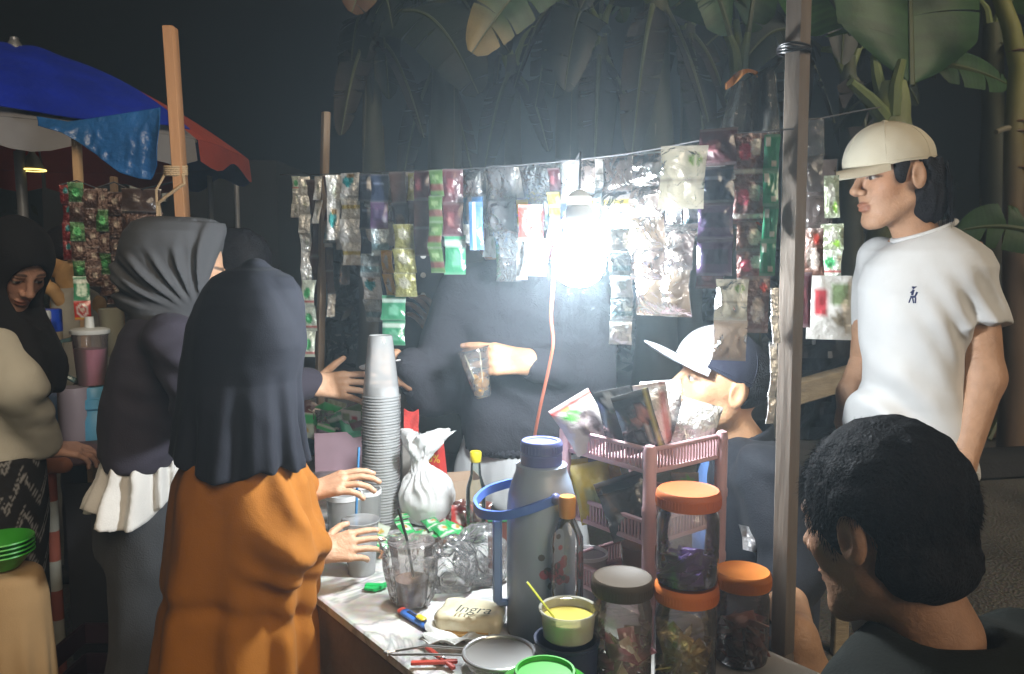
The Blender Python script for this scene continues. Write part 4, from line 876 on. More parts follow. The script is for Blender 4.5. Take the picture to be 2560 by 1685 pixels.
# -- box cutter
ct = thing('box_cutter', T(1045, 1548), 'blue box cutter with a yellow slider lying on the table', 'cutter'); a, b = T(1008, 1528, TH + .008), T(1080, 1572, TH + .006); d = nrm(b - a); L = np.linalg.norm(b - a)
sdn = nrm(np.cross(d, (0, 0, 1)))
MB().bar(a, b, .017, .010, bev=.003).build('handle', pbr('cutter_blue', (.05, .17, .55), .35), ct)
MB().bar(a + d * L * .18 + V(0, 0, .0055), b - d * L * .10 + V(0, 0, .0055), .0065, .0014).build('slot', pbr('dark_slot', (.012, .014, .035), .5), ct)
MB().bar(a + d * L * .52 + V(0, 0, .008), a + d * L * .76 + V(0, 0, .008), .011, .006, bev=.002).build('slider', pbr('yellow_plastic', (.66, .50, .03), .4), ct)
MB().bar(a - d * .010, a + d * .004, .016, .009, bev=.003).build('end_cap', redp, ct)
MB().bar(b - d * .002, b + d * .030, .009, .0012).build('blade', steel, ct); MB().bar(b, b + d * .006, .015, .008, bev=.001).build('mouth', steel, ct)
# -- green clip
gc = thing('bag_clip', T(935, 1472), 'small bright green plastic bag clip lying on the table', 'clip'); grp = pbr('clip_green', (.02, .50, .12), .35); c = T(938, 1468, TH + .007)
MB().bar(c + V(-.020, .006, 0), c + V(.016, -.002, .002), .011, .011, bev=.002).build('clip_bar', grp, gc); MB().bar(c + V(-.004, -.010, -.001), c + V(.022, .010, .002), .010, .009, bev=.002).build('clip_lever', grp, gc); MB().bar(c + V(-.020, -.004, 0), c + V(.002, -.010, 0), .008, .008, bev=.002).build('clip_lever', grp, gc)
# -- loaf packet
lo = thing('bread_packet', T(1180, 1560), 'cream coloured bread packet with handwritten style lettering', 'packet'); c = T(1178, 1545, TH + .020)
crm = pbr('cream_wrapper', (.66, .60, .42), .3, var=.08, bump=.3, bscale=40, coat=.5)
yaw = -.18; ex, ey = V(math.cos(yaw), math.sin(yaw), 0), V(-math.sin(yaw), math.cos(yaw), 0)
def loaf(q):
    l = np.stack([(q - c) @ ex, (q - c) @ ey, q[:, 2] - c[2]], 1); d = np.linalg.norm(np.maximum(np.abs(l) - V(.046, .030, .008), 0), axis=1) - .011
    return d + .0025 * fbm(q * 45, 4, 2)
MB().sdf(loaf, c - .085, c + .085, .0035).build('wrapper', crm, lo)
v, f = text_mesh('Ingra', .031, c + ex * -.022 - ey * .034 + V(0, 0, .0255), ex, nrm(ey * .80 + V(0, 0, .10)), shear=.25)
MB().add(v, f).build('lettering', pbr('dark_ink', (.035, .04, .03), .6), lo, smooth=False)
MB().bar(c - ex * .050 - ey * .043 - V(0, 0, .010), c + ex * .058 - ey * .040 - V(0, 0, .010), .010, .010, bev=.003).build('crust_edge', pbr('bread_crust', (.50, .30, .10), .7), lo)
# -- drink cups
def cup(o, r0, r1, h, mat, rt=None, seg=28, t=.0008, name='cup_wall'):
    return MB().lathe([(0, .004), (r0 * .85, .004), (r0 * .9, 0), (r0, .001), (r0 + (r1 - r0) * .3, h * .3), (r0 + (r1 - r0) * .32, h * .32), (r1, h - .004), (r1 + .0028, h - .003), (r1 + .0032, h - .001), (r1 + .002, h), (r1 - .001, h - .001)], o, seg).build(name, mat, rt)
o = T(1030, 1512); hh = W(1030, 1352, o[1])[2] - TH
dc = thing('drink_cup', o, 'clear cup of brown drink with a dark straw, inside a thin bag', 'cup')
cup(o, .026, .040, hh, PET, dc)
MB().lathe([(0, .005), (.0245, .005), (.0300, hh * .42), (0, hh * .425)], o, 26).build('drink', pbr('cocoa_drink', (.26, .15, .10), .2, var=.1), dc)
MB().tube([o + V(.008, .0, .02), o + V(-.008, .004, hh), W(996, 1272, o[1])], .0028, 8).build('straw', pbr('dark_straw', (.03, .035, .03), .35), dc)
bgm = MB(); P = []
for j, t in enumerate(np.linspace(0, 1, 22)):
    row = []
    for a in np.linspace(0, 2 * math.pi, 48, endpoint=False):
        rr_ = np.interp(t, [0, .1, .75, .86, 1], [.030, .039, .051, .058, .062]) * (1 + .10 * t * math.sin(a * 5 + t * 7) + .05 * math.sin(a * 11 + t * 3)); zz = hh * 1.04 * t if t < .86 else hh * (1.04 * .86 + .35 * (t - .86) * math.sin(a * 3))
        row.append(o + V(rr_ * math.cos(a), rr_ * math.sin(a), zz + .002))
    P.append(row)
bgm.grid(np.array(P), wrap=True).build('thin_bag', BAG, dc)
# crumpled clear bags between the cup and the flask
def crumple(px, py, rx, ry, rz, label, seed, mat=None, spikes=.35, freq=24, col=None):
    o = T(px, py); c = o + V(0, 0, rz * .8)
    def fn(q):
        d = ell(q, c, (rx, ry, rz)); n = np.abs(fbm(q * freq, seed, 3)); return smax(d + spikes * min(rx, rz) * (n - .5), TH + .001 - q[:, 2], .004)
    return MB().sdf(fn, c - V(rx, ry, rz) * 1.5, c + V(rx, ry, rz) * 1.6, .0042).build('plastic_bag', mat or BAG, label=label, cat='bag', smooth=True)
crumple(1128, 1478, .046, .040, .058, 'crumpled clear plastic bag between the brown drink and the flask', 3)
crumple(1205, 1452, .052, .045, .062, 'second crumpled clear bag against the flask', 9)
# small cup with white powder, and clear lidded tubs behind it
o = T(904, 1432); hh2 = W(890, 1298, o[1])[2] - TH
sc = thing('small_cup', o, 'small clear cup with white powder in the bottom', 'cup'); cup(o, .027, .036, hh2, MILKY, sc)
MB().lathe([(0, .005), (.0255, .005), (.027, .022), (.018, .028), (0, .030)], o, 24).build('powder', pbr('white_powder', (.78, .77, .72), .95, var=.1, bump=.5), sc)
for (px, py, r_, top, words) in ((862, 1352, .040, 1232, 'clear straight tub with a white rim beside the girl\'s hand'), (918, 1322, .034, 1222, 'clear beaker standing left of the cup stack')):
    o = T(px, py); h_ = W(px, top, o[1])[2] - TH; q = thing('clear_tub', o, words, 'tub')
    MB().lathe([(0, .003), (r_ * .86, .001), (r_ * .9, .004), (r_ * .97, h_ - .012)], o, 30).build('wall', MILKY, q); MB().lathe([(r_ * .97, h_ - .012), (r_ * 1.02, h_ - .011), (r_ * 1.03, h_), (r_ * .95, h_), (r_ * .94, h_ - .011)], o, 30, closed=True).build('rim', pbr('white_rim', (.7, .71, .72), .35), q)
st0 = T(888, 1340, TH + .06); MB().tube([st0, W(897, 1118, st0[1] + .03)], .0028, 8).build('drinking_straw', pbr('blue_straw', (.06, .22, .45), .35), label='blue drinking straw standing up behind the girl\'s hand', cat='straw')
# banknotes in the girl's lower hand
G = [[W(812 + 52 * i, 1388 - 46 * i + 14 * j + 5 * math.sin(i * 4), 1.50 + .01 * math.sin(i * 5)) for i in np.linspace(0, 1, 10)] for j in np.linspace(0, 1, 4)]
cc = np.array([[(.42, .12, .12) if i > 5 else (.12, .08, .07) for i in range(10)] for j in range(4)]); MB().slab(np.array(G), .0012, cc).build('banknote', pbr('banknote', (.4, .1, .1), .7, attr=True), label='folded pinkish banknote in the girl\'s lower hand', cat='banknote')
# -- stacks of upturned cups: each cup its own thing
cw = MATS.get('cup_film') or film('cup_film', (.98, .99, .99), .46, .10, (.95, .97, .98), trl=.45, glossy=1.2)
o = T(958, 1300); s_ = FPX / o[1]; ztop = W(956, 838, o[1])[2]; zrim = W(956, 990, o[1])[2]; ch = ztop - zrim; rr1, rr0 = 46.5 / s_, 30.5 / s_
pitch_ = .0070; n_c = int((zrim - TH) / pitch_)
for i in range(n_c + 1):
    z = zrim - i * pitch_; p = V(o[0] + .0006 * math.sin(i * 2.3) - .012 * (i / n_c) * .4, o[1], z); full = i == 0; lip = [(rr1 - .0012, .0015), (rr1 + .0004, .0), (rr1 + .0024, .0006), (rr1 + .0028, .0022), (rr1 + .0014, .0036), (rr1 - .0008, .0034)]
    if i == 0:
        prof = lip + [(rr1 + (rr0 - rr1) * t, .0036 + (ch - .004) * t) for t in (.1, .3, .5, .7, .85, .97)] + [(rr0 * .94, ch), (rr0 * .86, ch - .003), (0, ch - .0035)]
    else: prof = lip + [(rr1 + (rr0 - rr1) * t - .0006, .0036 + (ch - .004) * t) for t in (.05, .12, .2)]
    if i <= 1:
        m_ = MB().lathe(prof, p, 30).build('plastic_cup', cw, label='clear plastic cup turned upside down on the tall stack' if i else 'topmost clear cup on the tall upside-down stack', cat='cup', group='cups of the tall stack'); base_o = m_
    else:
        m_ = base_o.copy(); COL.objects.link(m_); m_.location = (p[0], p[1], z)
hg = MB()                                                       # milk-white cups in a tied carrier bag
o = T(1062, 1308); b_top = W(1050, 1082, o[1])[2]; hb = b_top - TH
cbag = thing('carrier_bag', o, 'knotted white carrier bag holding stacked white cups', 'bag')
def bagfn(q):
    l = q - o; a = np.arctan2(l[:, 1], l[:, 0] + .008); d = ell(l, (0.006, 0, .060), (.068, .056, .068)); d = smin(d, cap(l, (0, 0, .10), (-.010, 0, hb * .66), .044, .013), .03)
    z = l[:, 2]; t = np.clip((z - hb * .66) / (hb * .34), 0, 1); rr = np.hypot(l[:, 0] + .012 - .02 * t * np.sin(a * 2 + 1), l[:, 1]) - (.013 + .040 * t * (1 + .30 * np.sin(a * 3 + .8) + .22 * np.sin(a * 7 + 5 * t)))
    d = smin(d, smax(rr, np.maximum(hb * .64 - z, z - hb * (.93 + .08 * np.sin(a * 3))), .004), .008)
    return smax(d + .0045 * np.sin(a * 15 + 6 * vnoise(l * 14, 3)) * sstep(.02, .12, z) + .004 * fbm(l * 34, 2, 2), .002 - z, .004)
MB().sdf(bagfn, o - V(.10, .09, .01), o + V(.10, .09, hb + .03), .0042).build('bag_film', film('white_bag', (.99, .99, .99), .85, .16, (.97, .98, .98), bump=.25, bscale=30, trl=.40, glossy=.6), cbag)
for k in range(9): MB().lathe([(.030, 0), (.0325, .002), (.0325, .005), (.030, .004)], o + V(.006 + .003 * k, 0, .012 + .0095 * k), 24, closed=True).build('cup_rim', pbr('white_foam', (.80, .80, .79), .6), cbag)
# -- green sachets strewn about
S['mint'] = dict(c=(.04, .44, .12), m=GLOSS, p=(('dot', (0, .5), (.55, .2), (.70, .70, .62)), ('dot', (.2, .55), (.25, .1), (.60, .34, .08)), ('band', .78, .9, (.66, .68, .60))))
S['mint2'] = dict(c=(.56, .62, .50), m=GLOSS, p=(('band', 0, .35, (.04, .44, .12)), ('dot', (0, .6), (.5, .16), (.60, .42, .10))))
gs = random.Random(12)
spots = [(948, 1336), (985, 1345), (1018, 1318), (1050, 1330), (1080, 1312), (1108, 1326), (1135, 1340), (960, 1366), (1030, 1348), (1090, 1345), (1005, 1300), (1140, 1318), (935, 1318), (1065, 1290)]
for k, (px, py) in enumerate(spots):
    p = T(px, py, TH + .012 + .010 * (k % 3)); a = gs.uniform(0, 6.28); x = nrm(V(math.cos(a), math.sin(a), gs.uniform(-.35, .35))); y = nrm(np.cross(V(gs.uniform(-.4, .4), gs.uniform(-.4, .4), 1), x)); nn = np.cross(x, y)
    rt = thing('green_sachet', p, 'small green and white sachet in the loose heap behind the drink cup', 'sachet', 'loose green sachets on the table'); add_sachet(rt, p + y * .026, x, y, nn, .036, .054, S['mint' if k % 3 else 'mint2'], gs, puff=.006, name='wrapper')
# -- pink bin of sachets at the far end
o = T(850, 1165); A3 = np.array([nrm(V(.97, .22, 0)), nrm(V(-.22, .97, 0)), [0, 0, 1]]); bn = thing('sachet_bin', o, 'pale pink open bin full of green sachets at the far end', 'bin'); zt = W(850, 1072, o[1])[2] - TH
for sx, sy, lx, ly in ((0, -1, .145, .003), (0, 1, .145, .003), (1, 0, .003, .10), (-1, 0, .003, .10)): MB().box(o + A3[0] * sx * .072 + A3[1] * sy * .050 + V(0, 0, zt / 2), (lx, ly, zt), A3).build('side', pbr('pale_pink_plastic', (.50, .34, .40), .45), bn)
MB().box(o + V(0, 0, .003), (.14, .096, .004), A3).build('base', MATS['pale_pink_plastic'], bn)
stl = [S['mint2'], S['white'], S['mint'], S['wine'], S['green'], S['clear'], S['leaf'], S['lime']]
for k in range(14):
    p = W(762 + 150 * ((k * 37) % 14) / 14, 1052 - 34 * ((k * 5) % 4) / 4, o[1] - .05 + .05 * (k % 3)); a = gs.uniform(-.7, .7); y = nrm(V(math.sin(a) * .8, gs.uniform(-.4, .2), .8)); x = nrm(np.cross(y, V(.1, 1, 0))); nn = np.cross(x, y)
    rt = thing('bin_sachet', p, 'sachet sticking up out of the pale pink bin', 'sachet', 'sachets in the pink bin'); add_sachet(rt, p + y * .03, x, y, nn, .06, .085, stl[k % 8], gs, puff=.006, name='wrapper')
# -- red carton and red pouch behind the cups
o = T(1090, 1272); A4 = np.array([nrm(V(.93, -.36, 0)), nrm(V(.36, .93, 0)), nrm(V(-.10, 0, 1))]); rb_ = thing('red_carton', o, 'red carton with yellow percent lettering and a torn open flap', 'carton'); hz_ = W(1090, 1075, o[1])[2] - TH
redc = pbr('red_card', (.60, .045, .035), .5, var=.06)
MB().box(o + V(-.004, 0, hz_ * .42), (.058, .036, hz_ * .84), A4, .001).build('carton', redc, rb_); MB().bar(o + V(-.030, .012, hz_ * .84), o + V(.020, .0, hz_ * 1.0), .036, .0015, up=(0, 0, 1)).build('flap', redc, rb_)
v, f = text_mesh('0%', .030, o + A4[0] * -.006 - A4[1] * .0188 + V(-.006, 0, hz_ * .62), A4[0], A4[2]); MB().add(v, f).build('lettering', pbr('yellow_ink', (.75, .62, .06), .6), rb_, smooth=False)
G = [[W(1010 + 36 * i, 1022 + 58 * j + 8 * math.sin(i * 3), o[1] + .06 + .01 * math.sin(j * 4 + i * 2)) for i in np.linspace(0, 1, 6)] for j in np.linspace(0, 1, 8)]
MB().slab(np.array(G), .004).build('red_pouch', pbr('red_pouch', (.62, .07, .06), .35, bump=.4), label='red pouch standing behind the tall cup stack', cat='pouch')
G0 = T(1022, 1240); MB().box(V(G0[0], G0[1] + .06, TH + .08), (.05, .03, .16), bev=.004).build('grey_carton', pbr('grey_card', (.35, .33, .30), .7), label='grey carton holding up the red pouch', cat='carton')
# -- cardboard box with brown packets
o = T(1150, 1292); cb = thing('cardboard_box', o, 'low open cardboard box of red and brown packets', 'box'); A5 = np.array([nrm(V(.95, .3, 0)), nrm(V(-.3, .95, 0)), [0, 0, 1]]); zb_ = W(1150, 1205, o[1])[2] - TH
card = pbr('cardboard', (.42, .31, .22), .85, var=.12)
for sx, sy, lx, ly in ((0, -1, .12, .003), (0, 1, .12, .003), (1, 0, .003, .09), (-1, 0, .003, .09)): MB().box(o + A5[0] * sx * .06 + A5[1] * (sy * .045 + .05) + V(0, 0, zb_ / 2), (lx, ly, zb_), A5).build('side', card, cb)
for k in range(6):
    p = T(1118 + 17 * k, 1296 - 12 * (k % 2), TH + .02 + .012 * (k % 3)); x = nrm(V(1, gs.uniform(-.4, .4), gs.uniform(-.3, .3))); y = nrm(V(gs.uniform(-.3, .3), .5, .8)); nn = np.cross(x, y)
    rt = thing('cocoa_packet', p, 'brown and red cocoa packet heaped by the cardboard box', 'packet', 'cocoa packets by the box'); add_sachet(rt, p + y * .03, x, y, nn, .045, .062, dict(c=(.16, .05, .035) if k % 2 else (.46, .06, .05), m=GLOSS, p=(('dot', (0, .5), (.5, .2), (.55, .45, .4)),)), gs, puff=.008, name='wrapper')
# -- glass syrup bottle
o = T(1190, 1352); hbt = W(1198, 1128, o[1])[2] - TH; gb = thing('glass_bottle', o, 'slim glass syrup bottle with a yellow cap', 'bottle')
MB().lathe([(0, .002), (.020, 0), (.0225, .003), (.0225, hbt * .56), (.021, hbt * .62), (.0125, hbt * .74), (.0105, hbt * .90)], o, 28).build('glass', GLASSY, gb)
MB().lathe([(.0120, hbt * .885), (.0128, hbt * .89), (.0132, hbt * .985), (.0115, hbt), (0, hbt)], o, 24).build('cap', pbr('yellow_cap', (.62, .50, .02), .35), gb)
MB().lathe([(0, .004), (.0205, .004), (.0205, hbt * .18), (0, hbt * .18)], o, 24).build('syrup', pbr('pale_green_syrup', (.30, .50, .22), .15), gb)
# -- cocoa carton behind the flask grip, and cups behind it
o = T(1252, 1425); bx = thing('cocoa_carton', o, 'dark brown carton with white lettering behind the flask handle', 'carton'); h_ = W(1252, 1306, o[1])[2] - TH
MB().box(o + V(0, .02, h_ / 2), (.052, .03, h_), bev=.0015).build('carton', pbr('cocoa_card', (.14, .045, .03), .55), bx)
v, f = text_mesh('izat', .022, o + V(.016, .0045, h_ * .12), (0, 0, 1), (-1, 0, 0)); MB().add(v, f).build('lettering', pbr('white_ink', (.75, .73, .70), .6), bx, smooth=False)
MB().box(o + V(0, .02, h_ + .004), (.054, .032, .009), bev=.001).build('green_lid', pbr('green_card', (.03, .30, .11), .5), bx)
# -- milk tea and clear tubs under the rack
o = rkp(.105, .12, .047 + .0022); mt = thing('milk_tea_cup', o, 'plastic cup of orange milk tea on the lowest tray of the rack', 'cup')
cup(o, .028, .036, .088, PET, mt); MB().lathe([(0, .005), (.0265, .005), (.0325, .062), (0, .0625)], o, 26).build('milk_tea', pbr('milk_tea', (.58, .31, .12), .25, var=.06), mt)
o = T(1468, 1500); q = thing('clear_tub', o, 'clear round tub with a white rim between bottle and brown-lidded jar', 'tub')
MB().lathe([(0, .003), (.032, .001), (.034, .004), (.036, .085)], o, 30).build('wall', MILKY, q); MB().lathe([(.036, .085), (.038, .086), (.038, .092), (.035, .092), (.0345, .086)], o, 30, closed=True).build('rim', MATS['white_rim'], q)
# -- the cup in the seller's hand: clear, pleated into a bag shape, orange slices and sticks in it
o = W(1208, 992, 1.90); hc = W(1180, 868, 1.90)
tilt = nrm(hc - o); ax_ = np.array([nrm(np.cross(V(0, 1, 0), tilt)), np.cross(tilt, nrm(np.cross(V(0, 1, 0), tilt))), tilt]); hl = np.linalg.norm(hc - o)
tc_ = thing('fruit_cup', o, 'clear plastic cup with orange fruit pieces, held out by the seller', 'cup')
MB().lathe([(0, .002), (.018, 0), (.021, .004), (.030, hl * .55), (.037, hl * .93), (.0405, hl * .945), (.041, hl * .965), (.038, hl * .97)], o, 30, ax_).build('cup_wall', film('bag_cup', (.92, .94, .95), .16, .06, (.85, .88, .9), bump=.5, bscale=30, glossy=1.9), tc_)
fr = MB(); r9 = random.Random(3)
for k in range(11):
    p = o + ax_[2] * (.010 + .0040 * k) + ax_[0] * r9.uniform(-.014, .014) + ax_[1] * r9.uniform(-.014, .014); x = nrm([r9.gauss(0, 1) for _ in range(3)]); y = nrm(np.cross(x, [r9.gauss(0, 1) for _ in range(3)])); fr = MB()
    fr.sdf(lambda q: ell(np.stack([(q - p) @ x, (q - p) @ y, (q - p) @ np.cross(x, y)], 1), (0, 0, 0), (.013, .009, .006)), p - .016, p + .016, .0028); fr.build('fruit_piece', pbr('orange_fruit', (.70, .34, .06), .3, var=.2, vscale=60), tc_)
for dx in (-.016, .012): MB().tube([o + ax_[0] * dx * .3 + ax_[2] * .01, o + ax_[0] * dx * 1.3 + ax_[2] * hl * .88], .0016, 6).build('stick', pbr('bamboo_stick', (.72, .60, .38), .6), tc_)
# -- spoon held by the other hand
MB().sdf(lambda q: smin(cap(q, W(1000, 900, 2.0), W(935, 910, 1.99), .0028), ell(q, W(915, 918, 1.985), (.018, .006, .007)), .006), *bb((880, 940, 1.95), (1015, 880, 2.04)), .0022).build('spoon', steel, label='steel spoon held by the seller behind the cup stack', cat='spoon')
# -- stool under the seated men
for (c, words) in ((V(.56, 1.85, 0), 'low wooden stool under the man in the two-tone cap'), (V(.54, .80, 0), 'low wooden stool under the man with his back turned')):
    q = thing('stool', c, words, 'stool'); MB().box(c + V(0, 0, .375), (.30, .28, .03), bev=.004).build('seat', wood, q)
    for sx in (-1, 1):
        for sy in (-1, 1): MB().box(c + V(sx * .12, sy * .11, .18), (.035, .035, .36), bev=.003).build('leg', wood, q)

# ------------------------------------------------------------------ the neighbouring stall on the left
# parasol
PC = W(70, 700, 4.35) * V(1, 1, 0); PR, PZ0, PZ1 = 1.16, W(600, 376, 4.35)[2], 2.46
pr = thing('parasol', PC, 'large red, white and blue market parasol over the neighbouring stall', 'parasol')
pcols = [pbr('parasol_red', (.52, .085, .055), .75, var=.12, trl=.3, bump=.1), pbr('parasol_white', (.30, .30, .32), .75, var=.12, trl=.3, bump=.1), pbr('parasol_blue', (.025, .09, .34), .75, var=.12, trl=.3, bump=.1)]
NPAN = 8; a_off = math.radians(-20)
def canopy(a, t, sag=0.0):
    k = 1 - .045 * math.sin((a - a_off) * NPAN / 2) ** 2 * t
    return PC + V(math.cos(a) * PR * t * k, math.sin(a) * PR * t * k, PZ1 - (PZ1 - PZ0) * (t ** 1.7) - sag)
for k in range(NPAN):
    a0, a1 = a_off + k * 2 * math.pi / NPAN, a_off + (k + 1) * 2 * math.pi / NPAN
    G = np.array([[canopy(a, t) for a in np.linspace(a0, a1, 9)] for t in np.linspace(.02, 1, 14)]); pn = MB().slab(G, .003).build('panel', pcols[[0, 2, 0, 0, 2, 1, 1, 1][k]], pr)
    G = np.array([[canopy(a, 1) - V(0, 0, .10 * j * (1 + .35 * math.sin((a - a0) / (a1 - a0) * math.pi * 3) * j)) + V(math.cos(a), math.sin(a), 0) * .012 * j for a in np.linspace(a0 + .01, a1 - .01, 13)] for j in np.linspace(.02, 1, 5)])
    MB().slab(G, .002).build('valance', pcols[[0, 2, 0, 0, 2, 1, 1, 1][k]], pn)
    MB().tube([canopy(a0, t, .012) for t in np.linspace(.02, 1, 10)], .006, 6).build('rib', pbr('grey_metal', (.30, .31, .33), .4, .6), pr)
MB().tube([PC, PC + V(0, 0, PZ1 + .08)], .022, 12).build('pole', MATS['grey_metal'], pr); MB().lathe([(0, .10), (.02, .08), (.05, .03), (.055, 0), (0, -.01)], PC + V(0, 0, PZ1 - .01), 16).build('finial', MATS['grey_metal'], pr)
# blue tarpaulin thrown over the parasol, its hanging corner in a lit copy of the blue
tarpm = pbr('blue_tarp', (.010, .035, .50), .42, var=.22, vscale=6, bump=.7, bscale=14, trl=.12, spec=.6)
tarpl = pbr('lit_blue_tarp', (.030, .17, .48), .24, var=.30, vscale=9, bump=.9, bscale=34, trl=.25, spec=1.0)  # lit copy of the tarp: light on the corner put into its colour
lowY = [(-60, 300), (0, 300), (100, 306), (170, 318), (300, 300), (400, 284), (450, 285), (512, 300)]
tp_ = thing('tarpaulin', W(220, 300, 3.2), 'blue plastic tarpaulin draped over the parasol with a crumpled hanging corner', 'tarpaulin')
G = np.array([[canopy(a, t) + V(0, 0, .022 + .010 * math.sin(a * 9 + t * 6)) + V(math.cos(a), math.sin(a), 0) * .02 * t for a in np.linspace(math.radians(-200), math.radians(-22), 46)] for t in np.linspace(.03, .985, 22)])
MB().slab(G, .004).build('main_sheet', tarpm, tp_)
lowB = [(90, 312), (150, 330), (200, 362), (250, 398), (300, 432), (345, 446), (375, 449), (394, 415), (404, 330)]
G = []; xs = np.linspace(90, 404, 64)
for j in np.linspace(0, 1, 40):
    row = []
    for x in xs:
        y = (np.interp(x, *zip(*lowY)) - 14) * (1 - j) + np.interp(x, *zip(*lowB)) * j; row.append(W(x, y, 3.20 - .05 * j))
    G.append(row)
G = np.array(G); q = G.reshape(-1, 3) * V(1, 1, 1); jj = np.repeat(np.linspace(0, 1, 40), 64)
G[..., 1] += ((.020 * np.abs(fbm(q * V(11, 11, 7), 4, 3)) + .045 * fbm(q * V(4, 4, 3), 8, 2)) * (.25 + jj)).reshape(40, 64)
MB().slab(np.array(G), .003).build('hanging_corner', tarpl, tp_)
# posts
pw = pbr('new_pine', (.52, .27, .13), .7, var=.18, vscale=16, stretch=(1, 1, .12), bump=.25, bscale=60); pw2 = pbr('pale_pine', (.66, .44, .25), .7, var=.15, vscale=16, stretch=(1, 1, .12))
a, b = W(425, 68, 2.55), W(458, 560, 2.55); MB().bar(V(b[0] + .02, b[1], 0), b, .046, .032, up=(1, 0, 0), bev=.002).bar(b, a, .046, .032, up=(1, 0, 0), bev=.002).build('timber_post', pw, label='tall orange brown timber post rising behind the grey headscarf', cat='post', smooth='auto')
a, b = W(190, 322, 3.25), W(193, 470, 3.25); MB().bar(V(b[0], b[1], 0), a, .034, .026, up=(1, 0, 0), bev=.002).build('timber_post', pw2, label='short pale timber post carrying the neighbouring stall\'s sachets', cat='post', smooth='auto')
a, b = W(284, 442, 3.5), W(288, 520, 3.5); MB().bar(V(b[0], b[1], 0), a, .030, .024, up=(1, 0, 0), bev=.002).build('timber_post', pbr('worn_pine', (.33, .20, .11), .8, var=.2), label='small worn timber post between the hanging sachets', cat='post', smooth='auto')
a, b = W(47, 378, 3.7), W(70, 700, 3.7); MB().tube([V(b[0], b[1], 0), b, a], .022, 10).build('metal_post', pbr('galvanised', (.36, .37, .40), .45, .4), label='grey metal post left of the small lamp', cat='post')
for px, Y, top, w in ((524, 5.0, 440, 'left'), (590, 5.2, 426, 'right')):
    a = W(px, top, Y); MB().tube([V(a[0], a[1], 0), a], .016, 8).build('thin_pole', MATS['galvanised'], label='thin grey pole standing under the parasol\'s red edge' if px < 550 else 'thin grey pole just outside the parasol\'s red edge', cat='pole')
tw = MB(); c = W(440, 436, 2.55)
for k in range(5): tw.tube([c + V(math.cos(t) * .034, math.sin(t) * .026, .006 * k + .004 * math.sin(t)) for t in np.linspace(0, 6.28, 16)], .004, 5, caps=False)
tw.tube([c + V(.03, -.02, 0), c + V(.034, -.022, -.03), c + V(-.02, -.03, -.07), c + V(-.05, -.02, -.09), c + V(-.055, 0, -.13)], .005, 6).tube([c + V(-.03, -.01, .0), c + V(-.055, -.02, -.05), c + V(-.058, -.01, -.20)], .004, 6)
tw.build('rope_lashing', pbr('pale_rope', (.55, .40, .24), .9, bump=.5, bscale=200), label='pale rope lashed round the tall orange brown post', cat='rope')
# the little lamp under the parasol
o = W(82, 425, 3.75); ll = thing('shaded_lamp', o, 'small shaded lamp glowing yellow under the parasol', 'lamp')
MB().lathe([(.052, .0), (.048, .012), (.026, .060), (.014, .075), (.012, .095), (0, .096)], o, 24).build('shade', pbr('enamel_shade', (.34, .30, .20), .5), ll); MB().tube([o + V(0, 0, .094), V(o[0], o[1], PZ0 + .12)], .003, 6).build('cord', MATS['nylon_cord'], ll)
MB().lathe([(.046, .004), (.040, .014), (0, .016)], o, 24).build('glow', pbr('lamp_glow', (1, .8, .3), .5, em=(1.0, .70, .22), ems=110.0), ll)
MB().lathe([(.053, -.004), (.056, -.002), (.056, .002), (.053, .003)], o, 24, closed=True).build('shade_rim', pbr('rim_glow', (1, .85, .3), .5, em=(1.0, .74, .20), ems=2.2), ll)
# hut wall with window, far behind
o = W(360, 470, 7.5); hut = thing('hut', V(o[0], o[1], 0), 'dim hut with pale window frames far behind the parasol', 'hut')
MB().box(V(o[0] + .1, o[1] + 1.0, 1.15), (2.2, 1.8, 2.3)).build('wall', pbr('dark_boards', (.010, .010, .011), .9, var=.3), hut)
for px, py, wpx, hpx in ((352, 448, 42, 40), (352, 498, 30, 34), (398, 466, 18, 60)):
    c = W(px, py, 7.5); wd, hd = wpx * 7.5 / FPX, hpx * 7.5 / FPX; wn = MB().box(c + V(0, .05, 0), (wd, .03, hd)).build('window', pbr('dim_pane', (.16, .20, .19), .3), hut); fr = MB()
    for sx in (-1, 0, 1): fr.box(c + V(sx * wd / 2, .02, 0), (.05, .05, hd + .05))
    for sz in (-1, 1): fr.box(c + V(0, .022, sz * hd / 2), (wd + .05, .05, .05))
    fr.build('frame', pbr('pale_paint', (.40, .42, .42), .6), wn)
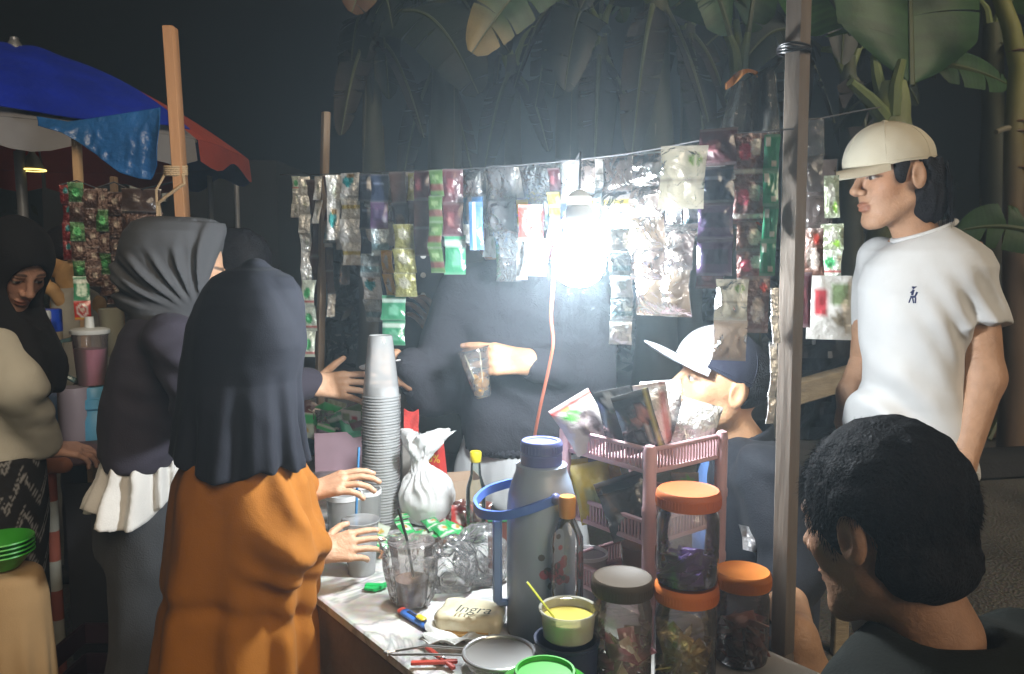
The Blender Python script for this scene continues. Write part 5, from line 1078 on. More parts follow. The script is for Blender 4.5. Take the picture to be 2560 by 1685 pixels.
# sachets on the neighbouring stall
S['tinsel'] = dict(c=(.10, .05, .035), m=FOILB, p=(('dot', (.2, .4), (.3, .15), (.40, .34, .28)),)); S['tinsel_green'] = dict(c=(.05, .16, .045), m=FOILB, p=(('dot', (0, .5), (.5, .2), (.10, .50, .16)),)); S['tinsel_red'] = dict(c=(.30, .035, .035), m=FOILB, p=(('dot', (.1, .3), (.4, .2), (.04, .30, .32)),))
MB().tube([W(150, 462, 3.05), W(192, 452, 3.2), W(240, 470, 3.1), W(285, 455, 3.1), W(330, 478, 3.0), W(450, 452, 2.58)], .003, 6).build('wrapper_line', MATS['nylon_cord'], label='cord between the neighbouring stall\'s posts', cat='cord')
for x0, x1, y0, y1, st_, w, Y in (
 (150, 176, 462, 650, ['tinsel_red'] * 4, 'red foil sachet strip with teal dots on the neighbouring stall', 3.02), (172, 206, 456, 700, ['tinsel_green', 'tinsel', 'tinsel_green', 'tinsel', 'tinsel_green'], 'mixed green and brown foil strip by the short pale post', 2.98),
 (184, 222, 690, 752, ['green'], 'bright green sachet at the bottom of the neighbouring foil strip', 2.96), (204, 240, 472, 716, ['tinsel'] * 5, 'brown foil sachet strip, shorter of two on the neighbouring stall', 3.0),
 (238, 266, 470, 740, ['tinsel', 'tinsel_green', 'tinsel', 'tinsel_green', 'tinsel'], 'brown foil strip with green gleams on the neighbouring stall', 3.02), (262, 306, 480, 760, ['tinsel'] * 5, 'wide brown foil sachet strip next to the grey headscarf', 3.06),
 (186, 226, 752, 800, ['red'], 'pinkish red packet below the bright green sachet', 2.95), (306, 400, 470, 590, ['brown', 'tinsel'], 'dark wrappers hanging behind the grey headscarf', 2.9)): strip(x0, x1, y0, y1, st_, w, base=Y)
# table of the neighbouring stall
t0 = T(118, 1140); TX = np.array([nrm(V(.985, .17, 0)), nrm(V(-.17, .985, 0)), [0, 0, 1]])
def t2(a, b, z=TH): return V(t0[0], t0[1], 0) + TX[0] * a + TX[1] * b + V(0, 0, z)
tb2 = thing('stall_table', t2(.5, .3, 0), 'neighbouring stall\'s table under a blue and brown cloth', 'table')
MB().box(t2(.48, .30, TH - .02), (1.05, .62, .03), TX, .004).build('tabletop', brd, tb2)
def drape(q):
    l = (q - t2(.48, .30, TH - .012)) @ TX.T; e = np.abs(l) - V(.530, .315, .018); return np.linalg.norm(np.maximum(e, 0), axis=1) + np.minimum(e.max(1), 0) - .006 + .006 * fbm(q * V(12, 12, 16), 2, 3)
def dcol(v): k = sstep(-.1, .35, fbm(v * 7, 9, 2))[:, None]; m = sstep(.1, .5, fbm(v * 5, 4, 2))[:, None]; return (V(.10, .085, .085) * (1 - k) + V(.05, .16, .24) * k) * (1 - m) + V(.16, .09, .10) * m
MB().sdf(drape, t2(-.25, -.15, TH - .10), t2(1.2, .9, TH + .05), .012, dcol).build('table_cloth', pbr('patterned_cloth', (.1, .2, .3), .8, attr=True, var=.2), tb2)
for a in (.0, .98):
    for b in (.01, .59):
        if a == 0 and b < .1:
            for k in range(7): MB().tube([t2(a, b, .70 * k / 7), t2(a, b, .70 * (k + 1) / 7)], .020, 10).build('leg_band', pbr('faded_red', (.33, .09, .055), .7, var=.2) if k % 2 == 0 else pbr('faded_white', (.42, .42, .36), .7, var=.2), tb2)
            MB().sdf(lambda q: cap(q, t2(-.01, -.012, TH - .03), t2(.055, -.015, TH - .028), .026), t2(-.08, -.08, TH - .08), t2(.14, .08, TH + .03), .007).build('corner_cap', pbr('terracotta_paint', (.42, .16, .08), .6), tb2)
        else: MB().tube([t2(a, b, 0), t2(a, b, .70)], .020, 10).build('leg', brd, tb2)
MB().box(t2(.5, .02, .35), (.92, .01, .60), TX).build('front_cloth', pbr('dark_cloth', (.018, .017, .020), .9, var=.3), tb2)
# blender
o = T(238, 1098); o[2] = TH + .001; sB = o[1] / FPX
bl = thing('blender', o, 'blender with a jug of pink juice on a light blue base', 'blender'); zj = W(236, 965, o[1])[2] - TH; zt_ = W(236, 832, o[1])[2] - TH
lb = pbr('light_blue_plastic', (.10, .33, .52), .4, var=.06)
MB().lathe([(0, 0), (.066, 0), (.072, .008), (.070, zj * .40), (.062, zj * .50), (.060, zj * .58), (.068, zj * .62), (.066, zj * .78), (.058, zj * .80), (.056, zj * .97), (.052, zj), (0, zj)], o, 28).build('motor_base', lb, bl)
MB().lathe([(.040, zj + .001), (.046, zj + .004), (.058, zt_ - .01), (.060, zt_)], o, 28).build('jug', PET, bl)
MB().lathe([(0, zj + .006), (.043, zj + .006), (.045, zj + .03), (.053, zj + (zt_ - zj) * .70), (0, zj + (zt_ - zj) * .72)], o, 28).build('juice', pbr('pink_juice', (.55, .17, .27), .3, var=.15), bl)
MB().lathe([(.062, zt_ - .004), (.064, zt_), (.064, zt_ + .010), (.050, zt_ + .016), (0, zt_ + .018)], o, 28).build('lid', pbr('milk_white_plastic', (.62, .64, .62), .4), bl); MB().lathe([(.016, zt_ + .017), (.014, zt_ + .055), (0, zt_ + .056)], o, 16).build('lid_plug', MATS['milk_white_plastic'], bl)
MB().tube([o + V(-.052, -.02, zt_ - .02), o + V(-.092, -.03, zt_ - .03), o + V(-.096, -.03, zj + .05), o + V(-.048, -.02, zj + .02)], .010, 8).build('jug_handle', film('teal_handle', (.6, .75, .75), .4, .1, (.25, .42, .42)), bl)
# blue-lidded canister and other tubs
def can(px, py, r_, top, lidh, lidmat, mat, label, name='canister', fillm=None):
    o = T(px, py); o[2] = TH + .001; h_ = W(px, top, o[1])[2] - TH; q = thing(name, o, label, 'canister'); MB().lathe([(0, .002), (r_ * .92, 0), (r_, .006), (r_, h_ - lidh)], o, 26).build('wall', mat, q)
    if lidh > 0: MB().lathe([(r_ * 1.02, h_ - lidh), (r_ * 1.04, h_ - lidh + .003), (r_ * 1.04, h_ - .006), (r_ * .98, h_), (0, h_)], o, 26).build('lid', lidmat, q)
    if fillm: MB().lathe([(0, .004), (r_ * .95, .004), (r_ * .95, h_ * .55), (0, h_ * .56)], o, 22).build('contents', fillm, q)
    return q
can(132, 1062, .050, 773, .085, pbr('royal_blue_plastic', (.012, .055, .42), .35), pbr('beige_plastic', (.44, .38, .28), .55), 'tall canister with a royal blue lid on the neighbouring stall')
can(168, 1090, .055, 985, .0, None, pbr('powder_blue_plastic', (.22, .34, .58), .5), 'powder blue tub in front of the blue-lidded canister')
can(190, 1106, .050, 968, .0, None, pbr('mauve_plastic', (.30, .25, .28), .5), 'greyish mauve tub left of the blender')
can(110, 1080, .042, 778, .03, MATS['milk_white_plastic'], pbr('plum_plastic', (.18, .05, .11), .5), 'plum jar with a white lid behind the blue-lidded canister')
o = T(292, 1080); o[2] = TH + .001; h_ = W(292, 770, o[1])[2] - TH; cs = thing('cup_sleeve', o, 'yellowed sleeve of stacked cups beside the blender', 'cups')
MB().lathe([(.038, h_ * .62), (.040, h_ * .63), (.042, h_ - .004), (.036, h_), (0, h_)], o, 26).build('sleeve', film('yellowed_sleeve', (.7, .7, .6), .65, .2, (.58, .57, .44)), cs); MB().lathe([(.034, 0), (.036, .004), (.040, h_ * .62), (0, h_ * .62)], o, 26).build('cup_stack', MILKY, cs)

# ------------------------------------------------------------------ people: heads, hands, bodies
SKIN = pbr('skin', (.5, .3, .2), .52, attr=True, var=.13, vscale=38, bump=.12, bscale=380, spec=.35, bump2=(60, .12))
HAIRM = pbr('black_hair', (.011, .010, .012), .65, var=.3, vscale=60, spec=.18, bump=.4, bscale=200)
def frame(fwd, up=(0, 0, 1)):
    f = nrm(fwd); r = nrm(np.cross(f, up)); return np.array([r, f, np.cross(r, f)])      # rows right, forward, up
def head_fn(q, neck):
    ax = np.abs(q[:, 0]); m = q.copy(); m[:, 0] = ax
    d = ell(q, (0, -.012, .035), (.075, .095, .088))
    d = smin(d, ell(q, (0, .028, -.038), (.058, .060, .072)), .03)
    d = smin(d, cap(m, (.050, -.005, -.052), (.020, .058, -.097), .017, .016), .025)
    d = smin(d, ell(q, (0, .068, -.099), (.022, .018, .017)), .022)
    d = smin(d, ell(m, (.040, .050, -.014), (.023, .022, .022)), .02)
    d = smin(d, cap(q, (-.034, .076, .031), (.034, .076, .031), .011), .016)
    d = smax(d, -ell(m, (.031, .100, .011), (.019, .019, .011)), .012)
    d = smin(d, cap(q, (0, .088, .022), (0, .106, -.016), .0065, .0105), .012)
    d = smin(d, ell(q, (0, .108, -.020), (.012, .012, .010)), .007)
    d = smin(d, ell(m, (.0135, .096, -.025), (.0085, .010, .008)), .006)
    d = smin(d, ell(m, (.031, .0735, .011), (.0145, .0125, .0125)), .003)
    d = smin(d, ell(q, (0, .084, -.055), (.023, .014, .0062)), .006)
    d = smin(d, ell(q, (0, .082, -.0665), (.020, .014, .0075)), .006)
    d = smax(d, -cap(q, (-.018, .101, -.0605), (.018, .101, -.0605), .004), .004)
    e = ell(m, (.079, -.014, .002), (.009, .019, .032))
    e = smax(e, -ell(m, (.088, -.008, .005), (.008, .011, .020)), .006)
    d = smin(d, e, .006)
    return smin(d, cap(q, (0, -.022, -.055), neck, .049, .056), .028)
def head(mb, C, fwd, skin, neck_to, s=1.0, up=(0, 0, 1), h=.003, brow=(.02, .014, .012), beard=0.0):
    R = frame(fwd, up); nk = ((np.asarray(neck_to) - C) @ R.T) / s
    lo, hi = np.minimum([-.1, -.12, -.13], nk - .065), np.maximum([.1, .135, .135], nk + .06)
    v, f = polygonize(lambda q: head_fn(q, nk), lo, hi, h / s, .01)
    ax = np.abs(v[:, 0]); c = np.tile(np.asarray(skin, float), (len(v), 1))
    def paint(mask, col, a=1.0):
        k = (np.clip(mask, 0, 1) * a)[:, None]; c[:] = c * (1 - k) + np.asarray(col) * k
    sk = np.asarray(skin)
    paint(sstep(.0035, -.001, ell(v, (0, .09, -.0608), (.0235, .02, .0125))), sk * V(.74, .56, .56))
    paint(sstep(.05, .02, np.linalg.norm((np.abs(v) - V(.04, .05, 0)) * V(1, 1, 0) + v * V(0, 0, 1) + V(0, 0, .015), axis=1)), sk * V(1.06, .9, .85), .5)
    br = np.abs(v[:, 2] - (.0335 + .004 * np.cos((ax - .03) * 60))) / .0042 + np.maximum(np.abs(ax - .031) - .016, 0) / .004
    paint(sstep(1.2, .6, br) * (v[:, 1] > .05), brow, .85)
    dx, dz = (ax - .031) / .0135, (v[:, 2] - .0095) / .0052
    eye = (v[:, 1] > .055) * sstep(1.15, .9, np.sqrt(dx ** 2 + dz ** 2))
    paint(eye, (.5, .47, .44)); paint(eye * sstep(.55, .42, np.abs(dx)), (.015, .01, .008))
    paint((v[:, 1] > .055) * sstep(.5, .2, np.abs(np.sqrt(dx ** 2 + dz ** 2) - 1.15)) * (dz > -.2), (.02, .014, .012), .7)
    if beard: paint(sstep(-.045, -.075, v[:, 2]) * sstep(.0, .03, v[:, 1]), sk * .45, beard)
    mb.add(C + (v * s) @ R, f, c)
    return R
def hand(mb, wrist, fdir, back, thumb, skin, elbow, s=1.0, curl=(.35, .4, .45, .5), tcurl=.3, spread=1.0, h=.0027, arm=(.040, .026), tdir=(.75, .6, -.35)):
    """wrist, finger direction, back-of-hand normal, thumb +1/-1 side; four fingers, a thumb, a forearm to the elbow"""
    y = nrm(fdir); z = nrm(np.asarray(back) - y * (np.asarray(back) @ y)); x = np.cross(y, z) * thumb
    R = np.array([x, y, z]); wrist = np.asarray(wrist, float); el = ((np.asarray(elbow) - wrist) @ R.T) / s
    seg = []
    kn = [(.031, .084), (.011, .090), (-.010, .086), (-.029, .076)]; ln = [(.040, .025, .021), (.046, .028, .022), (.041, .026, .021), (.032, .020, .018)]
    for (kx, ky), l3, c in zip(kn, ln, curl):
        p = V(kx, ky, -.002); a = c * .7; sx = kx * 3.2 * spread
        for i, l in enumerate(l3):
            d = V(sx * math.cos(a), math.cos(a), -math.sin(a)); d = nrm(d); q = p + d * l
            r0 = (.0092, .0083, .0075)[i]; seg.append((p, q, r0, r0 * .92)); p = q; a += c
    p = V(.020, .022, -.006); d = nrm(tdir)
    for i, l in enumerate((.040, .031, .025)):
        q = p + d * l; seg.append((p, q, (.0125, .0105, .009)[i], (.0108, .0095, .0078)[i])); p = q; d = nrm(d + V(-tcurl * .7, tcurl * .25, -tcurl * .5))
    def fn(q):
        d = None
        for kx, ky in kn:
            e = cap(q, (kx * .55, .004, 0), (kx, ky, -.001), .0135, .0112); d = e if d is None else smin(d, e, .011)
        d = smin(d, cap(q, (0, -.012, 0), (0, .012, 0), arm[1] / s * .95), .018)
        g = None
        for a, b, ra, rb in seg:
            e = cap(q, a, b, ra, rb); g = e if g is None else np.minimum(g, e)
        d = smin(d, g, .006)
        return smin(d, cap(q, (0, -.005, 0), el, arm[1] / s, arm[0] / s), .014)
    pts = np.array([a for a, *_ in seg] + [b for _, b, *_ in seg] + [el, V(-.04, 0, -.02), V(.05, 0, .02)])
    v, f = polygonize(fn, pts.min(0) - .055, pts.max(0) + .055, h / s, .008)
    c = np.tile(np.asarray(skin, float), (len(v), 1))
    for a, b, ra, rb in seg[2::3]:                      # nails on the last joints
        d = nrm(b - a); m = sstep(.0075, .004, np.linalg.norm(v - (b - d * .003 + V(0, 0, rb * .8)), axis=1))[:, None]
        c = c * (1 - m * .6) + np.array([.62, .42, .36]) * m * .6
    mb.add(wrist + (v * s) @ R, f, c)
def core(mb, neck, chest, pelvis, feet, sho, skin, r=.085, h=.02, knees=None):
    """what the clothes cover: trunk, shoulders and legs of the same body"""
    feet = [np.asarray(f, float) for f in feet]; hips = [np.asarray(pelvis) + (f - np.asarray(pelvis)) * V(.6, .6, 0) * .6 for f in feet]
    def fn(q):
        d = cap(q, chest, pelvis, r, r * .95)
        d = smin(d, cap(q, neck, chest, .045, .07), .05)
        d = smin(d, cap(q, sho[0], sho[1], .042), .05)
        for i, f in enumerate(feet):
            k = (hips[i] + f) / 2 if knees is None else np.asarray(knees[i])
            d = smin(d, smin(cap(q, hips[i], k, .06, .045), cap(q, k, f + V(0, 0, .06), .044, .03), .03), .03)
        return d
    P = np.array([neck, chest, pelvis, *feet, *sho, *(knees or [])]); mb.sdf(fn, P.min(0) - .16, P.max(0) + .12, h, lambda v: np.tile(np.asarray(skin), (len(v), 1)))
def shoes(root, feet, yaw, mat, name='shoe'):
    for f in feet:
        fw = V(math.cos(yaw), math.sin(yaw), 0)
        MB().sdf(lambda q: smax(smin(cap(q, f + V(0, 0, .045), f + fw * .15 + V(0, 0, .03), .045, .036), cap(q, f - fw * .03 + V(0, 0, .05), f + V(0, 0, .09), .04, .042), .03), -q[:, 2], .01),
                 f + V(-.25, -.25, -.02), f + V(.25, .25, .2), .012).build(name, mat, root)
def trousers(root, pelvis, feet, mat, w=.15, d=.11, rk=.075, ra=.065, zhem=.06, yaw=0., knees=None, amp=.012, name='trousers', ztop=None):
    pelvis = np.asarray(pelvis, float); zt = ztop or pelvis[2] + .12
    feet = [np.asarray(f, float) for f in feet]; hips = [pelvis + (f - pelvis) * V(.7, .7, 0) * .6 + V(0, 0, -.02) for f in feet]
    def fn(q):
        g = column(q, [(pelvis[2] - .12, pelvis[0], pelvis[1], w, d), (zt, pelvis[0], pelvis[1], w * .92, d * .9)], yaw)
        for i, f in enumerate(feet):
            k = (hips[i] + f) / 2 + V(0, 0, .02) if knees is None else np.asarray(knees[i])
            g = smin(g, smin(cap(q, hips[i], k, rk * 1.15, rk), cap(q, k, f + V(0, 0, zhem), rk, ra), .03), .04)
        return smax(g, zhem - q[:, 2], .01) + amp * fbm(q * V(14, 14, 5), 3, 2)
    P = np.array([pelvis, *feet, *(knees or [])])
    return MB().sdf(fn, P.min(0) - .22, np.maximum(P.max(0) + .2, V(-9, -9, zt + .03)), .013).build(name, mat, root)
def scalp(C, R, s, n, rnd, keep, off=.0):
    """points and outward directions over the skull, where keep(local) holds"""
    pts, dirs = [], []
    while len(pts) < n:
        a = nrm([rnd.gauss(0, 1) for _ in range(3)]); q = V(0, -.012, .035) + a * V(.075 + off, .095 + off, .088 + off)
        if keep(q): pts.append(C + (q * s) @ R); dirs.append((a / V(.075, .095, .088) / 12) @ R)
    return pts, dirs
def cap_hat(root, C, R, s, crown_mats, brim_mat, tilt, cen=(0, .012, .048), rad=(.088, .104, .084), zcut=-.014, blen=.078, bdroop=.3, panel=None, back=1.0, curve=6.5):
    """a baseball cap in the head's frame: crown, brim, button, stitched seams"""
    ct, st = math.cos(tilt), math.sin(tilt)
    Q = np.array([[1, 0, 0], [0, ct, st], [0, -st, ct]]) @ R; o = C + (np.asarray(cen) * s) @ R; rad = np.asarray(rad)
    hat = bpy.data.objects.new('cap', None); COL.objects.link(hat); hat.parent = root; ORG[hat.name] = ORG[root.name]; hat.empty_display_size = .05
    def pt(th, ph, k=1.0):                    # th around from the front, ph from the rim up
        d = V(math.sin(th) * math.cos(ph), math.cos(th) * math.cos(ph), math.sin(ph)); r = rad * k * V(1, 1, 1 + .06 * math.cos(th) * math.cos(ph))
        p = d * r; p[1] *= back if p[1] < 0 else 1.0; p[2] += zcut * (1 - math.sin(ph)); return p
    def part(a0, a1, name, mat):
        G = [[o + (pt(a, ph) * s) @ Q for a in np.linspace(a0, a1, 17)] for ph in np.linspace(-.12, math.pi / 2 - .02, 16)]
        rs = np.random.RandomState(4); G = np.array(G); G += (fbm(G.reshape(-1, 3) * 28, 2, 2) * .0022).reshape(G.shape[:2])[..., None]
        MB().slab(G, .002).build(name, mat, hat)
    if panel is None:
        for k in range(6): part(k * math.pi / 3, (k + 1) * math.pi / 3 + .004, 'panel', crown_mats[0])
    else:
        for k in range(6): part(k * math.pi / 3 - math.pi / 3 * 1.0, (k + 1) * math.pi / 3 + .004 - math.pi / 3 * 1.0, 'panel', crown_mats[1] if k in panel else crown_mats[0])
    sm = MB()
    for k in range(6): sm.tube([o + (pt(k * math.pi / 3, ph, 1.012) * s) @ Q for ph in np.linspace(-.1, 1.5, 12)], .0011, 5)
    sm.tube([o + (pt(a, -.05, 1.01) * s) @ Q for a in np.linspace(0, 2 * math.pi, 40)], .0012, 5, caps=False)
    sm.build('stitched_seam', crown_mats[0], hat)
    MB().sdf(lambda q: ell(q, o + (pt(0, math.pi / 2) * s) @ Q, (.008, .008, .005)), o + (pt(0, math.pi / 2) * s) @ Q - .015, o + (pt(0, math.pi / 2) * s) @ Q + .015, .0022).build('button', crown_mats[0], hat)
    G = []
    for t in np.linspace(0, 1, 9):
        row = []
        for a in np.linspace(-1.12, 1.12, 25):
            p = pt(a, -.1, 1.0); L = blen * math.cos(a / 1.12 * math.pi / 2) ** .6 * t
            row.append(o + ((p + V(math.sin(a) * .25 * L, L, -bdroop * L - curve * p[0] ** 2 * (t * .65) + .010 * math.sin(t * 2))) * s) @ Q)
        G.append(row)
    MB().slab(np.array(G), .004).build('brim', brim_mat, hat)
    return hat

# ---- the standing man in the white shirt
skI = (.47, .27, .165)
YI = 1.87
rt = thing('person', W(2290, 1500, YI) * V(1, 1, 0), 'man in a white t-shirt and cream cap standing beside the pole, hands at his sides', 'person')
C = W(2234, 450, YI); body = MB()
nkI = W(2300, 610, YI + .02)
R = head(body, C, (-.97, -.16, -.10), skI, nkI, s=.91)
elb, wri = W(2458, 945, YI - .07), W(2402, 1165, YI - .12)
hand(body, wri, (-.25, -.12, -1), (.35, -.9, 0), 1, skI, elb, curl=(.35, .4, .4, .45), arm=(.043, .029))
elb2, wri2 = W(2165, 900, YI + .22), W(2120, 985, YI + .16)
hand(body, wri2, (-.1, -.1, -1), (-.9, -.2, 0), -1, skI, elb2, curl=(.3, .3, .35, .4), h=.004)
body.sdf(lambda q: smin(cap(q, W(2425, 670, YI - .03), elb, .052, .044), cap(q, elb, wri, .045, .03), .02), *bb((2330, 1240, YI - .3), (2600, 600, YI + .2)), .006, lambda v: np.tile(np.asarray(skI), (len(v), 1)))
body.sdf(lambda q: cap(q, W(2190, 700, YI + .15), elb2, .05, .04), *bb((2060, 1000, YI), (2300, 600, YI + .4)), .008, lambda v: np.tile(np.asarray(skI), (len(v), 1)))
ftI = [V(.90, 1.80, 0), V(.98, 2.02, 0)]
core(body, nkI, W(2300, 720, YI), W(2280, 1090, YI), ftI, [W(2230, 640, YI + .08), W(2420, 640, YI)], skI)
body.build('body', SKIN, rt)
tee = cloth('white_cotton', (.60, .60, .595), .9, .10, 500)
rows = sil([(562, 2318, 2372), (580, 2282, 2392), (602, 2240, 2424), (628, 2200, 2458), (664, 2174, 2474), (720, 2158, 2450), (800, 2160, 2418), (900, 2166, 2400), (960, 2160, 2396), (1010, 2138, 2402), (1060, 2122, 2412), (1150, 2118, 2426), (1185, 2120, 2426)], YI + .01,
           [.05, .075, .095, .11, .12, .125, .125, .12, .12, .12, .125, .13, .13])
def shirtI(q):
    d = column(q, rows, yaw=-.35, pw=2.3)
    a0, a1 = W(2396, 662, YI - .01), W(2440, 822, YI - .055); ad = nrm(a1 - a0)
    d = smin(d, smax(cap(q, a0, a1 + ad * .05, .060, .070), (q - a1) @ ad, .004), .035)                        # near sleeve
    a0, a1 = W(2200, 650, YI + .1), W(2186, 800, YI + .2); ad = nrm(a1 - a0)
    d = smin(d, smax(cap(q, a0, a1 + ad * .05, .055, .062), (q - a1) @ ad, .004), .03)
    l = q - W(2306, 566, YI + .01); t = .34; l = np.stack([l[:, 0] * math.cos(t) + l[:, 2] * math.sin(t), l[:, 1], -l[:, 0] * math.sin(t) + l[:, 2] * math.cos(t)], 1)
    d = smax(d, -ell(l, (0, 0, .004), (.071, .066, .046)), .006)                                                 # neckline
    u = q @ nrm(V(.75, 0, .66)) ; w = q[:, 2]
    a = sstep(1.28, .95, w)
    f = .015 * np.sin(u * 62 + 3.0 * vnoise(q * 6, 5)) * a * sstep(-.4, .5, vnoise(q * V(5, 5, 5), 8)) + .006 * fbm(q * V(9, 9, 7), 6, 2)
    k = np.exp(-((np.linalg.norm(q - W(2395, 790, YI - .06), axis=1)) / .09) ** 2)
    return d + f + k * .008 * np.sin((q @ nrm(V(.8, 0, .5))) * 120)
MB().sdf(shirtI, *bb((2060, 1210, YI - .3), (2600, 520, YI + .42)), .0052).build('shirt', tee, rt)
colr = MB(); ring = []; t = .34
for a in np.linspace(0, 2 * math.pi, 40):
    lx, ly, lz = math.cos(a) * .0690, math.sin(a) * .0640, -.011
    ring.append(W(2306, 566, YI + .01) + V(lx * math.cos(t) - lz * math.sin(t), ly, lx * math.sin(t) + lz * math.cos(t)))
colr.tube(ring, .0060, 8, caps=False).build('collar', tee, rt)
logo = cloth('navy_thread', (.02, .025, .09), .7)
lg = MB()                                            # small embroidered rider on the chest, laid on the cloth
def on_shirt(px, py):
    d = ray(px, py); d = d / np.linalg.norm(d); t = np.arange(1.5, 2.2, .001); P = CAM + t[:, None] * d; k = np.argmax(shirtI(P) < 0); return P[k]
for x0, y0, x1, y1, t in ((2276, 742, 2290, 742, 5), (2288, 740, 2293, 730, 4), (2277, 744, 2272, 757, 3), (2281, 744, 2284, 758, 3), (2289, 744, 2288, 758, 3), (2280, 738, 2284, 724, 5), (2284, 726, 2276, 732, 3), (2282, 722, 2291, 716, 2.4), (2283, 720, 2283.5, 716, 6)):
    lg.bar(on_shirt(x0, y0), on_shirt(x1, y1), t / 1080, .003, up=(.3, 1, 0))
lg.build('embroidered_rider', logo, rt)
trousers(rt, W(2282, 1190, YI), ftI, cloth('cream_cotton', (.62, .57, .47)), w=.135, d=.105, rk=.085, ra=.085, zhem=.42, name='shorts', ztop=W(2282, 1130, YI)[2])
shoes(rt, ftI, math.radians(200), pbr('black_rubber', (.02, .02, .02), .6), 'sandal')
cream = cloth('cream_twill', (.66, .61, .48), .85, .25, 900)
cap_hat(rt, C, R, .90, [cream], cream, -.04, cen=(0, .014, .060), rad=(.088, .112, .086), zcut=-.010, blen=.108, bdroop=.24, back=1.08, curve=6.5)
rnd = random.Random(5); hr = MB()
def hairI(q):
    l = (q - C) @ R.T / .93
    d = ell(l, (0, -.044, .000), (.086, .076, .095)); d = smin(d, ell(l, (0, -.064, -.066), (.078, .062, .058)), .03)
    d = smin(d, ell(np.abs(l) * V(1, 0, 0) + l * V(0, 1, 1), (.066, .022, .022), (.013, .024, .032)), .012)
    ear = np.linalg.norm((np.abs(l) * V(1, 0, 0) + l * V(0, 1, 1) - V(.085, -.012, .0)) * V(.5, 1, .8), axis=1) - .028
    d = smax(d, -ear, .01); d = smax(d, l[:, 1] - .045, .01); d = smax(d, l[:, 2] - .045, .01)
    return d + .0035 * np.sin(l[:, 1] * 170 + 4 * vnoise(l * 25, 2)) * .6
hr.sdf(hairI, C - .17, C + .15, .0035)
pts, dirs = [], []
while len(pts) < 1500:
    a = rnd.uniform(-2.6, -.55); x = math.cos(a); y = math.sin(a)
    q = V(.084 * x, -.042 + .074 * y, rnd.uniform(-.08, .03)); pts.append(C + q @ R); dirs.append((V(.15 * x, .15 * y, -1)) @ R)
ribbons(hr, pts, dirs, .05, .0012, rnd, droop=.05, curl=.06)
hr.build('hair', HAIRM, rt)

# ---- the seated man in the two-tone cap
skH = (.52, .30, .17); YH = 1.80
rt = thing('person', W(1850, 1500, YH) * V(1, 1, 0), 'seated man in a white and navy cap and dark jacket behind the pink rack', 'person')
C = W(1799, 972, YH); body = MB(); nkH = W(1852, 1110, YH + .02)
R = head(body, C, (-.965, -.06, .25), skH, nkH, beard=.35)
elH, wrH = W(1962, 1500, 1.50), W(1998, 1596, 1.33)
hand(body, wrH, (.28, -.35, -.75), (.35, -.75, .45), 1, skH, elH, curl=(.25, .3, .3, .35), spread=1.3, arm=(.042, .030))
ftH = [V(.10, 1.72, 0), V(.08, 2.02, 0)]; knH = [V(.20, 1.70, .46), V(.18, 2.02, .46)]
core(body, nkH, W(1870, 1230, YH), V(.56, 1.85, .50), ftH, [W(1880, 1225, YH - .09), W(1860, 1225, YH + .10)], skH, knees=knH)
body.build('body', SKIN, rt)
jack = cloth('dark_jacket', (.015, .017, .023), .8, .2, 300); blue = cloth('blue_cotton', (.10, .19, .42), .85)
rowsH = sil([(1085, 1815, 1915), (1110, 1790, 1960), (1150, 1755, 1992), (1220, 1735, 2010), (1320, 1725, 2018), (1450, 1730, 2010), (1600, 1745, 2010)], YH, [.08, .13, .17, .175, .17, .16, .16])
shH = W(1925, 1190, YH - .17)
def jacketH(q):
    d = column(q, rowsH, .0, 2.2); d = smin(d, cap(q, shH, W(1985, 1430, YH - .24), .070, .060), .03)
    d = smin(d, cap(q, W(1985, 1430, YH - .24), elH, .060, .052), .025)
    x = q @ nrm(V(.4, .1, .9))
    d = smax(d, -column(q, [(r[0], r[1] - .205, r[2] + .03, r[3], r[4] * .8) for r in rowsH], .0), .008)            # open front
    return d + .007 * np.sin(x * 75 + 3 * vnoise(q * 8, 1)) * sstep(-.3, .6, vnoise(q * 5, 3)) + .006 * fbm(q * 12, 2, 2)
MB().sdf(jacketH, *bb((1640, 1640, YH - .38), (2120, 1060, YH + .3)), .0062).build('jacket', jack, rt)
def shirtH(q): return column(q, [(r[0] - .01, r[1] - .004, r[2], r[3] * .9, r[4] * .88) for r in rowsH]) + .005 * fbm(q * 14, 4, 2)
MB().sdf(shirtH, *bb((1640, 1640, YH - .3), (2120, 1060, YH + .3)), .008).build('shirt', blue, rt)
MB().sdf(lambda q: smax(np.abs(cap(q, nkH + V(-.004, 0, -.03), nkH + V(0, 0, .028), .078, .068)) - .006, np.maximum((nkH[2] - .045 - q[:, 2]), np.maximum(q[:, 2] - nkH[2] - .030 + .35 * (nkH[0] - q[:, 0]), -(q[:, 0] - nkH[0] + .055))), .006), nkH - .13, nkH + .13, .005).build('collar', jack, rt)
pk = MB(); G = [[W(1848 + 46 * i + 6 * j + 5 * math.sin(j * 2.1 + i), 1312 + 62 * j + 10 * i, 1.585 + .012 * math.sin(4 * i + 3 * j)) for i in np.linspace(0, 1, 7)] for j in np.linspace(0, 1, 9)]
pk.slab(np.array(G), .003).build('silver_badge', pbr('crumpled_silver', (.75, .76, .78), .28, .85, bump=.5, bscale=70), rt)
trousers(rt, V(.56, 1.85, .50), ftH, cloth('dark_denim', (.03, .035, .05)), w=.17, d=.15, rk=.08, knees=knH)
shoes(rt, ftH, math.pi, MATS['black_rubber'])
navy = cloth('navy_twill', (.018, .020, .038), .8, .2, 700); wht = cloth('white_twill', (.80, .80, .79), .8, .2, 700)
